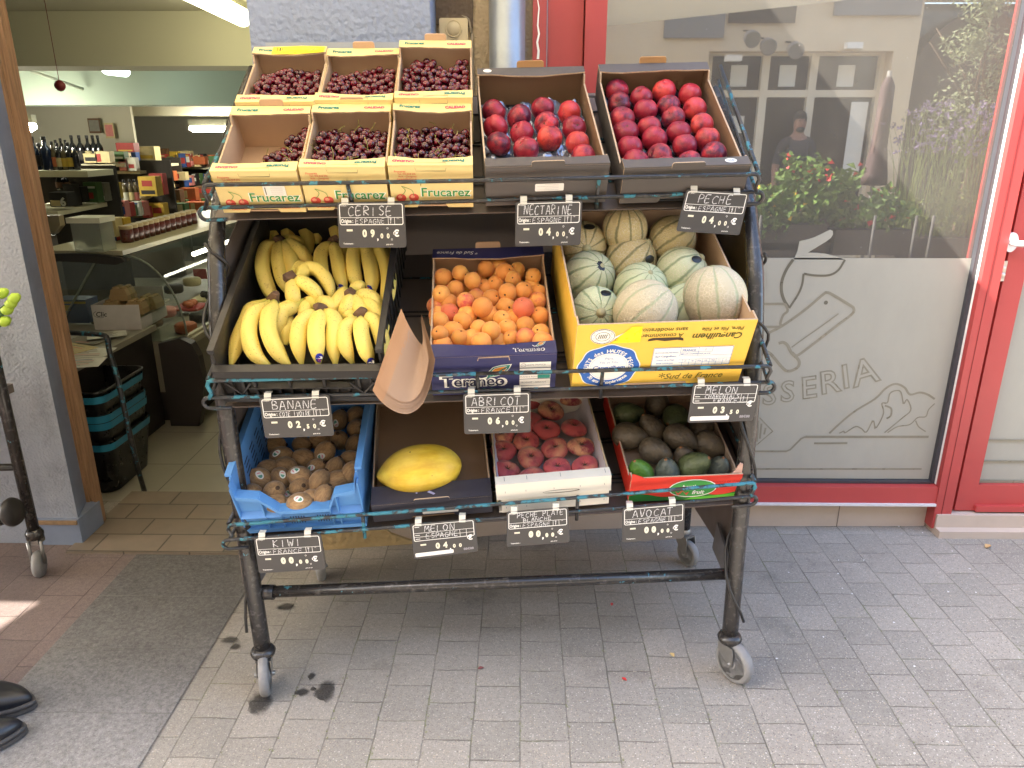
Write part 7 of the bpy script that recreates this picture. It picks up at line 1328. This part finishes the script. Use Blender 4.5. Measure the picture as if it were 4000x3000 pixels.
for i in range(170):
    x0 = c0.x + rs.uniform(-.42, .42); y0 = c0.y + rs.uniform(-.15, .15); top = V((x0 + rs.gauss(0, .14), y0 + rs.gauss(0, .08), rs.uniform(1.35, 1.78))); mid = V((x0, y0, .9)).lerp(top, .5) + V((rs.gauss(0, .03), 0, 0)); b.tube([V((x0, y0, .55)), mid, top], [.004, .003, .002], 3, cap=False)
    for _ in range(rs.randint(1, 3)): q = top + V((rs.gauss(0, .04), rs.gauss(0, .03), rs.gauss(0, .02))); leaves(fl, q, .022, 9, .014, .024, 0, 1.4)
leaves(b, (c0.x, c0.y, .85), .5, 900, .03, .07, 0, .6, (1, .5, .7)); b.build('stems', LEAF3, o, True); fl.build('flowers', FPUR, o, True); MB().box(c0.x - .5, c0.x + .5, c0.y - .2, c0.y + .2, 0, .62).build('planter', POT, o, True)
d_ = DC(); d_.poly([(-.05, 0), (.05, 0), (0, .16)], 0, 1)
c1 = mp(3800, 420, PY - .5); o = thing('olive_tree', 'grey green olive tree reflected in the upper right of the glass', 'tree', V((c1.x, c1.y, 0))); b = MB(); b.tube(cat_rom([V((c1.x + .1, c1.y, 0)), V((c1.x + .05, c1.y, .8)), V((c1.x + .1, c1.y, 1.5)), V((c1.x, c1.y, 2.4))], 10), [.05 - .003 * i for i in range(11)], 8)
for i in range(6): a_ = i * 1.05; b.tube([V((c1.x + .06, c1.y, 1.2 + .15 * i)), V((c1.x + .3 * cos(a_), c1.y + .3 * sin(a_), 1.6 + .16 * i)), V((c1.x + .5 * cos(a_), c1.y + .5 * sin(a_), 1.8 + .17 * i))], [.02, .012, .005], 5)
b.build('trunk', STM, o, True); b = MB(); 
for cx, cz, r_ in ((.1, 1.5, .36), (-.15, 1.75, .34), (.2, 2.0, .34), (-.1, 2.3, .3), (-.05, 2.65, .26), (.35, 1.75, .3)): leaves(b, (c1.x + cx, c1.y, cz), r_, 520, .04, .075, 0, .5)
b.build('crown', LEAF2, o, True)
p0 = mp(3470, 300, -1.9); o = thing('parasol', 'closed dark parasol with a pinkish patch reflected in the glass', 'parasol', V((p0.x, p0.y, 0))); b = MB(); n = 14; prof = [(.02, p0.z), (.05, p0.z - .08), (.06, p0.z - .6), (.09, p0.z - .85), (.10, p0.z - .95), (.03, p0.z - .9)]; b.lathe(prof, 14, MX.Translation((p0.x, p0.y, 0))); 
for i, v_ in enumerate(b.v): r_ = 1 + (.25 if i % 2 else -.15); v_.x = p0.x + (v_.x - p0.x) * r_; v_.y = p0.y + (v_.y - p0.y) * r_
b.build('canopy', mat('plum parasol cloth', rgb(84, 66, 64), .8, .2, 6), o, True); a, e = mp(3400, 600, -1.72), mp(3445, 420, -1.72); MB().grid(lambda u, v: (a.x + (e.x - a.x) * u + .02 * v, -1.72 + .03 * sin(u * 5), a.z + (e.z - a.z) * v), 4, 4).build('patch', mat('salmon cloth', rgb(112, 88, 82), .8), o, True); MB().tube([(p0.x, p0.y, 0), (p0.x, p0.y, p0.z + .05)], .02, 8).build('pole', OG, o, True)
# railing and wire mesh
o = thing('street_railing', 'grey metal railing with wire mesh across the street, reflected low in the glass', 'railing', V((2.0, -1.1, 0))); b = MB()
for x in (2960, 3400, 3560, 3625, 3850): p = mp(x, 960, -1.1); b.tube([(p.x, p.y, 0), (p.x, p.y, .86)], .014, 6)
za = mp(3400, 1000, -1.1).z; b.tube([(.4, -1.1, .40), (3.2, -1.1, .40)], .014, 6); b.build('rail', mat('dark railing paint', rgb(66, 62, 58), .6), o, True); b = MB()
for i in range(42): b.tube([(.6 + i * .022, -1.09, .3), (.6 + i * .022, -1.09, .9)], .0022, 4, cap=False)
for i in range(28): b.tube([(.6, -1.087, .3 + i * .022), (1.53, -1.087, .3 + i * .022)], .0022, 4, cap=False)
b.build('wire_mesh', OG, o, True)
# ------------------------------------------------------------------ people
def skin_body(name, J, E, rad, parent, m, sub=2):
    me = bpy.data.meshes.new(name); me.from_pydata([tuple(p) for p in J], E, []); o = bpy.data.objects.new(name, me); COL.objects.link(o)
    sk_ = o.modifiers.new('skin', 'SKIN'); 
    lay = me.skin_vertices[0] if me.skin_vertices else None
    if lay is None:
        bpy.context.view_layer.objects.active = o; lay = me.skin_vertices[0] if me.skin_vertices else None
    for i, r_ in enumerate(rad): lay.data[i].radius = (r_, r_) if not isinstance(r_, tuple) else r_
    lay.data[0].use_root = True; o.modifiers.new('sub', 'SUBSURF').levels = sub; o.modifiers['sub'].render_levels = sub
    dg = bpy.context.evaluated_depsgraph_get(); me2 = bpy.data.meshes.new_from_object(o.evaluated_get(dg)); bpy.data.objects.remove(o); bpy.data.meshes.remove(me)
    me2.materials.clear(); me2.materials.append(m); me2.polygons.foreach_set('use_smooth', [True] * len(me2.polygons)); o = bpy.data.objects.new(name, me2); COL.objects.link(o); o.parent = parent; return o
SKIN = mat('skin', rgb(150, 110, 90), .5, .05, 8); HAIR = mat('dark hair', rgb(40, 32, 28), .6, .2, 40); TROU = mat('dark trousers', rgb(44, 44, 52), .8, .1, 20); SHIRT = mat('dark shirt', rgb(46, 42, 46), .8, .1, 20); SHOE = mat('black leather shoe', rgb(34, 34, 38), .34, .12, 14, .1, 60, .002); SOLE = mat('grey rubber sole', rgb(74, 70, 68), .6, .1, 30)
def person(label, M, foot_dir=0):
    o = thing('person', label, 'person', M)
    J = [(0, 0, .95), (0, 0, 1.12), (0, .01, 1.30), (0, .015, 1.44), (0, .0, 1.52), (0, -.012, 1.60), (0, -.02, 1.70),
         (.17, .02, 1.40), (.23, .03, 1.12), (.235, -.03, .88), (.235, -.045, .80), (-.17, .02, 1.40), (-.23, .03, 1.12), (-.235, -.03, .88), (-.235, -.045, .80),
         (.095, 0, .88), (.10, -.01, .50), (.10, .02, .10), (-.095, 0, .88), (-.10, -.01, .50), (-.10, .02, .10)]
    E = [(0, 1), (1, 2), (2, 3), (3, 4), (4, 5), (5, 6), (3, 7), (7, 8), (8, 9), (9, 10), (3, 11), (11, 12), (12, 13), (13, 14), (0, 15), (15, 16), (16, 17), (0, 18), (18, 19), (19, 20)]
    Rr = [(.15, .10), (.135, .095), (.15, .10), (.10, .08), .052, .085, .075, .062, .046, .034, .026, .062, .046, .034, .026, .088, .06, .045, .088, .06, .045]
    skin_body('body', J, E, Rr, o, SKIN)
    sh = [0, 1, 2, 3, 7, 8, 11, 12]; mp_ = {j: i for i, j in enumerate(sh)}
    skin_body('shirt', [J[j] for j in sh], [(mp_[a], mp_[b_]) for a, b_ in E if a in mp_ and b_ in mp_], [tuple(x * 1.1 for x in (Rr[j] if isinstance(Rr[j], tuple) else (Rr[j],) * 2)) for j in sh], o, SHIRT)
    tr = [0, 15, 16, 17, 18, 19, 20]; mp2 = {j: i for i, j in enumerate(tr)}; skin_body('trousers', [J[j] for j in tr], [(mp2[a], mp2[b_]) for a, b_ in E if a in mp2 and b_ in mp2], [tuple(x * 1.14 for x in (Rr[j] if isinstance(Rr[j], tuple) else (Rr[j],) * 2)) for j in tr], o, TROU)
    mb = blob(lambda th, ph: V((.083 * sin(th) * cos(ph), -.005 + .098 * sin(th) * sin(ph), 1.665 + .115 * cos(th))) if not (sin(ph) < -.25 and th > 1.02) else V((.06 * sin(th) * cos(ph), -.0 + .06 * sin(th) * sin(ph), 1.665 + .08 * cos(th))), 24, 16); mb.build('hair', HAIR, o)
    mb = MB(); mb.lathe([(.002, -.025), (.012, -.018), (.013, -.008), (.006, .012), (.002, .02)], 8, MX.Translation((0, -.100, 1.635))); mb.build('nose', SKIN, o)
    blob(lambda th, ph: V((.055 * sin(th) * cos(ph), -.024 + .074 * sin(th) * sin(ph), 1.560 + .045 * cos(th))), 20, 12).build('beard', HAIR, o)
    for s_ in (-1, 1): MB().box(s_ * .032 - .018, s_ * .032 + .018, -.102, -.09, 1.682, 1.688).build('eyebrow', HAIR, o)
    for s_ in (-1, 1): MB().lathe([(.002, -.007), (.009, -.004), (.010, .002), (.003, .007)], 8, MX.Translation((s_ * .032, -.088, 1.66)) @ MX.Rotation(R(90), 4, 'X')).build('eye', HAIR, o)
    MB().lathe([(.002, -.004), (.022, -.002), (.022, .002), (.002, .004)], 10, MX.Translation((0, -.088, 1.592)) @ MX.Scale(.5, 4, (0, 1, 0))).build('mouth', mat('lips', rgb(160, 92, 84), .5), o)
    for s_ in (-1, 1):
        h = MB(); b0 = V((s_ * .235, -.05, .79)); h.lathe([(.012, -.09), (.03, -.07), (.036, -.03), (.026, .02)], 8, MX.Translation(b0) @ MX.Scale(.55, 4, (1, 0, 0)))
        for k in range(4): y = -.027 + .018 * k; ln2 = (.06, .075, .08, .068)[k]; h.tube([b0 + V((0, y, -.08)), b0 + V((-s_ * .004, y, -.08 - ln2 * .55)), b0 + V((-s_ * .014, y, -.08 - ln2))], [.0085, .008, .006], 6)
        h.tube([b0 + V((0, -.032, -.03)), b0 + V((-s_ * .006, -.05, -.06)), b0 + V((-s_ * .012, -.052, -.09))], [.010, .009, .007], 6); h.build('hand', SKIN, o)
    return o
def shoe(parent, M):
    n = 26; P = []
    for i in range(n): t = 2 * pi * i / n; y = -.15 * cos(t); w = .052 if y < .02 else .040; w *= (1 - max(0, (abs(y - (-.0)) - .09) / .075) ** 2 * .55); P.append((w * sin(t) + .006 * (y < 0), y - .06))
    mb = MB(); mb.prism(P, lambda u, v, h: M @ V((u * 1.10, v * 1.05, h)), .0, .010); mb.prism([(u * 1.02, v * 1.01) for u, v in P], lambda u, v, h: M @ V((u * 1.06, v * 1.035, h)), .0102, .024, sm=True); mb.build('sole', SOLE, parent, True)
    rings = [(1.0, .024, 0), (1.02, .036, 0), (.97, .050, .0), (.84, .064, .008), (.62, .076, .02), (.34, .084, .03)]; mb = MB()
    for sc, z, sh_ in rings:
        for u, v in P: yy = (v + .06) * sc - .06 + sh_; hz = z if True else z; k = max(0, min(1, (v + .21) / .3)); mb.v.append(M @ V((u * sc, yy, .024 + (z - .024) * (.80 + .45 * k))))
    for r_ in range(len(rings) - 1):
        for k in range(n): l = (k + 1) % n; mb.f.append([r_ * n + k, r_ * n + l, (r_ + 1) * n + l, (r_ + 1) * n + k]); mb.m.append(0); mb.s.append(True)
    mb.f.append([(len(rings) - 1) * n + k for k in range(n)]); mb.m.append(0); mb.s.append(True); mb.build('upper', SHOE, parent, True)
    MB().tube([M @ V((0, .03, .05)), M @ V((0, .035, .16))], [.05, .048], 12).build('sock', SHOE, parent, True)
# the passer-by whose shoes reach into the lower left corner (faces +X)
tipA = atz(168, 2740, .0); tipB = atz(118, 2860, .0)
Mp = MX.Translation((tipA.x - .24, (tipA.y + tipB.y) / 2 - .02, .012)) @ MX.Rotation(R(78), 4, 'Z'); pr = person('person in dark trousers and black leather shoes standing at the left edge', Mp)
shoe(pr, MX.Translation((tipA.x - .215, tipA.y - .045, .009)) @ MX.Rotation(R(92), 4, 'Z')); shoe(pr, MX.Translation((tipB.x - .190, tipB.y - .115, .009)) @ MX.Rotation(R(118), 4, 'Z'))
fp3 = mp(3120, 500, -4.13); pr2 = person('person in dark clothes faintly reflected in the shop window glass', MX.Translation((fp3.x, -4.13, .02)) @ MX.Rotation(R(180), 4, 'Z'))
for s_ in (-1, 1): shoe(pr2, MX.Translation((fp3.x + s_ * .1, -4.13, .0)) @ MX.Rotation(R(180), 4, 'Z'))
# ------------------------------------------------------------------ stand at the far left, its flowers, litter on the ground
ls = thing('flower_stand', 'black tubular plant stand cut off by the left edge', 'plant stand', V((-2.0, 2.33, 0)))
lb = atz(135, 2085, .16); b = MB(); lx, ly = lb.x, lb.y; b.tube([(lx, ly, .15), (lx, ly, 1.15)], .019, 14); b.lathe([(.02, .14), (.028, .145), (.03, .165), (.022, .18)], 14, MX.Translation((lx, ly, 0))); b.build('post', POSTM, ls, True)
b = MB(); b.tube([(lx, ly, .42), (lx - .9, ly, .40)], .013, 10); b.tube([(lx, ly - .005, .25), (lx - .3, ly - .18, .20)], .017, 10); b.tube([(lx, ly, .62), (lx - .9, ly, .62)], .013, 10); b.tube([(lx - .9, ly, 0.03), (lx - .9, ly, 1.15)], .019, 12); b.build('cross_bar', POSTM, ls, True)
MB().box(lx - .95, lx - .03, ly - .22, ly + .10, .66, .69).build('shelf', SHEET, ls, True)
def caster2(pb, head, r):
    h = V((*head, 0)).normalized(); ax = V((-h.y, h.x, 0)); c_ = V((pb.x, pb.y, 0)) + h * .02; c_.z = r; mb = MB()
    for s_ in (-1, 1): q = c_ + ax * .02 * s_; mb.tube([q + V((0, 0, .09)), q], .006, 6)
    mb.box(pb.x - .02, pb.x + .02, pb.y - .02, pb.y + .02, .125, .145); f = mb.build('caster', STEEL, ls, True); mb = MB(); Mw = MX.Translation(c_) @ ax.to_track_quat('Z', 'Y').to_matrix().to_4x4(); mb.lathe([(.01, -.012), (r * .9, -.012), (r, 0), (r * .9, .012), (.01, .012)], 24, Mw); mb.build('wheel', RUBBER, f, True)
caster2(V((lx, ly, 0)), (.3, -1), .05); w2 = atz(52, 1985, .07); MB().lathe([(.01, -.012), (.045, -.012), (.05, 0), (.045, .012), (.01, .012)], 24, MX.Translation(atY(48, 2000, ly - .12)) @ MX.Rotation(R(80), 4, 'Y')).build('brake_disc', BLACKP, ls, True)
pz = V((lx - .12, ly - .12, .69)); pl = thing('bud_plant', 'potted plant whose yellow green buds poke in at the left edge', 'plant', pz); MB().lathe([(.06, 0), (.085, .14), (.07, .14)], 16, MX.Translation(pz)).build('pot', POT, pl, True)
b = MB(); bd = MB()
for i, (px, py) in enumerate(((40, 1190), (52, 1170), (25, 1215), (5, 1150), (-30, 1180), (15, 1260))): t_ = atY(px, py, pz.y); b.tube(cat_rom([pz + V((0, 0, .12)), pz.lerp(t_, .5) + V((-.03, 0, .04)), t_], 8), .006, 6); bd.lathe([(.003, -.02), (.014, -.012), (.016, .004), (.008, .018)], 8, MX.Translation(t_ + V((.004, 0, .004))) @ MX.Rotation(R(60), 4, 'Y'))
b.build('stalks', mat('dark green stalk', rgb(52, 90, 46), .5), pl, True); bd.build('buds', mat('lime green bud', rgb(166, 196, 60), .5, .15, 40), pl, True)
STAIN = NT('damp stain'); _t = STAIN.n('BsdfTransparent'); _p = STAIN.n('BsdfDiffuse', Color=(.03, .027, .024)); _c = STAIN.obj(False); _q = STAIN.n('VectorMath', {'operation': 'DISTANCE'}, _0=STAIN.n('VectorMath', {'operation': 'MULTIPLY'}, _0=STAIN.n('TexCoord').outputs['Generated'], _1=(1, 1, 0)).outputs[0], _1=(.5, .5, 0)).outputs['Value']; _f = STAIN.math('MULTIPLY', STAIN.step(STAIN.math('ADD', _q, STAIN.math('MULTIPLY_ADD', STAIN.noise(_c, 34, 4, .65), .5, -.25)), .46, .26), .62); _m = STAIN.n('MixShader', _0=_f, _1=_t, _2=_p); STAIN.t.links.new(_m.outputs[0], STAIN.out.inputs[0])
rs = random.Random(14)
for i, (px, py, rx, ry, lb) in enumerate(((895, 2500, 34, 14, 'dark damp spot left of the left front caster'), (918, 2527, 18, 12, 'small damp spot under the first damp spot'), (1015, 2745, 50, 38, 'damp splash in front of the left front caster'), (1218, 2640, 14, 14, 'round damp spot right of the left front caster'), (1185, 2705, 26, 16, 'pale damp spot between two darker ones'), (1270, 2695, 34, 40, 'largest dark damp stain right of the left caster'), (1120, 2370, 34, 14, 'faint damp stain under the cross bar'), (1222, 2692, 12, 9, 'tiny damp drop beside the largest stain'))):
    P = []
    for k in range(18): a_ = 2 * pi * k / 18; q = 1 + .28 * sin(3 * a_ + i) * rs.random() + .14 * rs.gauss(0, 1) * .6; P.append(atz(px + rx * 1.25 * q * cos(a_), py + ry * 1.25 * q * sin(a_), .0105 if px < 916 else .003))
    MB().add(P[::-1], [list(range(18))]).solo('damp_stain', STAIN.mat, lb, 'stain', group='damp stains on the paving')
DRY = mat('dry leaf', rgb(186, 150, 100), .7, .2, 30); PET = mat('pale petal', rgb(214, 210, 206), .7)
def bit(px, py, s_, m, name, lb, cat, ln2=1.8, grp=None):
    c_ = atz(px, py, .004); a_ = rs.uniform(0, 6); mb = MB(); mb.grid(lambda u, v: c_ + V((cos(a_), sin(a_), 0)) * (u - .5) * s_ * ln2 + V((-sin(a_), cos(a_), 0)) * (v - .5) * s_ * (1 - abs(2 * u - 1) ** 1.6) + V((0, 0, .002 + .25 * s_ * (2 * v - 1) ** 2 * (1 - abs(2 * u - 1)))), 6, 4); mb.solo(name, m, lb, cat, group=grp)
bit(3858, 2135, .022, DRY, 'dry_leaf', 'curled dry leaf on the pavers right below the red door', 'leaf'); bit(2625, 2560, .014, mat('yellow crumb', rgb(210, 180, 120), .7), 'crumb', 'yellowish crumb left of the right front caster', 'crumb', 1.6); bit(2390, 2362, .010, FRED, 'red_berry', 'red berry scrap under the cross bar', 'berry'); bit(2438, 2655, .011, FRED, 'red_berry', 'red petal scrap on the pavers in the lower middle', 'berry'); bit(1878, 2612, .012, mat('brownish red skin', rgb(128, 70, 66), .6), 'fruit_skin', 'brownish red scrap of fruit skin on the pavers', 'scrap')
LT = [(3275, 2190), (3373, 2190), (3274, 2243), (3510, 2058), (3604, 2083), (3720, 2155), (3787, 2224), (3812, 2316), (3492, 2434), (3704, 2314), (3034, 2575), (3216, 2490), (3572, 2605), (3700, 2900), (3572, 2945), (3328, 2322), (3080, 2238), (3290, 2300)]
for i, (x_, y_) in enumerate(LT): bit(x_, y_, rs.uniform(.004, .007), PET, 'petal', 'pale petal scrap on the grey pavers right of the cart', 'petal', 1.5, 'petal scraps on the right pavers')
mb = MB()
for _ in range(420):
    x_ = rs.uniform(-.9, 1.7); y_ = rs.uniform(1.45, 2.55); s_ = rs.uniform(.0012, .0032); mb.lathe([(s_ * .6, 0), (s_, s_ * .4), (s_ * .4, s_ * .9)], 5, MX.Translation((x_, y_, 0)))
mb.solo('grit', mat('mixed grit', rgb(170, 160, 148), .8, .5, 400), 'scattered grit and crumbs on the pavers', 'grit', at=(0, 2, 0), kind='stuff')
mb = MB(); gx = .128
for _ in range(240):
    k = rs.randint(-6, 12); x_ = k * gx + rs.uniform(-.006, .006); y_ = rs.choice([rs.gauss(1.62, .12), rs.uniform(1.45, 2.3)]); 
    if x_ < -.9: continue
    for _j in range(3): a_ = rs.uniform(0, 6); h = rs.uniform(.003, .008); mb.add([(x_ - .0008, y_, 0), (x_ + .0008, y_, 0), (x_ + .006 * cos(a_), y_ + .006 * sin(a_), h)], [(0, 1, 2)])
mb.solo('joint_weeds', mat('joint weed green', rgb(108, 116, 60), .7, .3, 60), 'tiny weeds and moss growing in the paver joints', 'weeds', at=(0, 1.8, 0), kind='stuff')
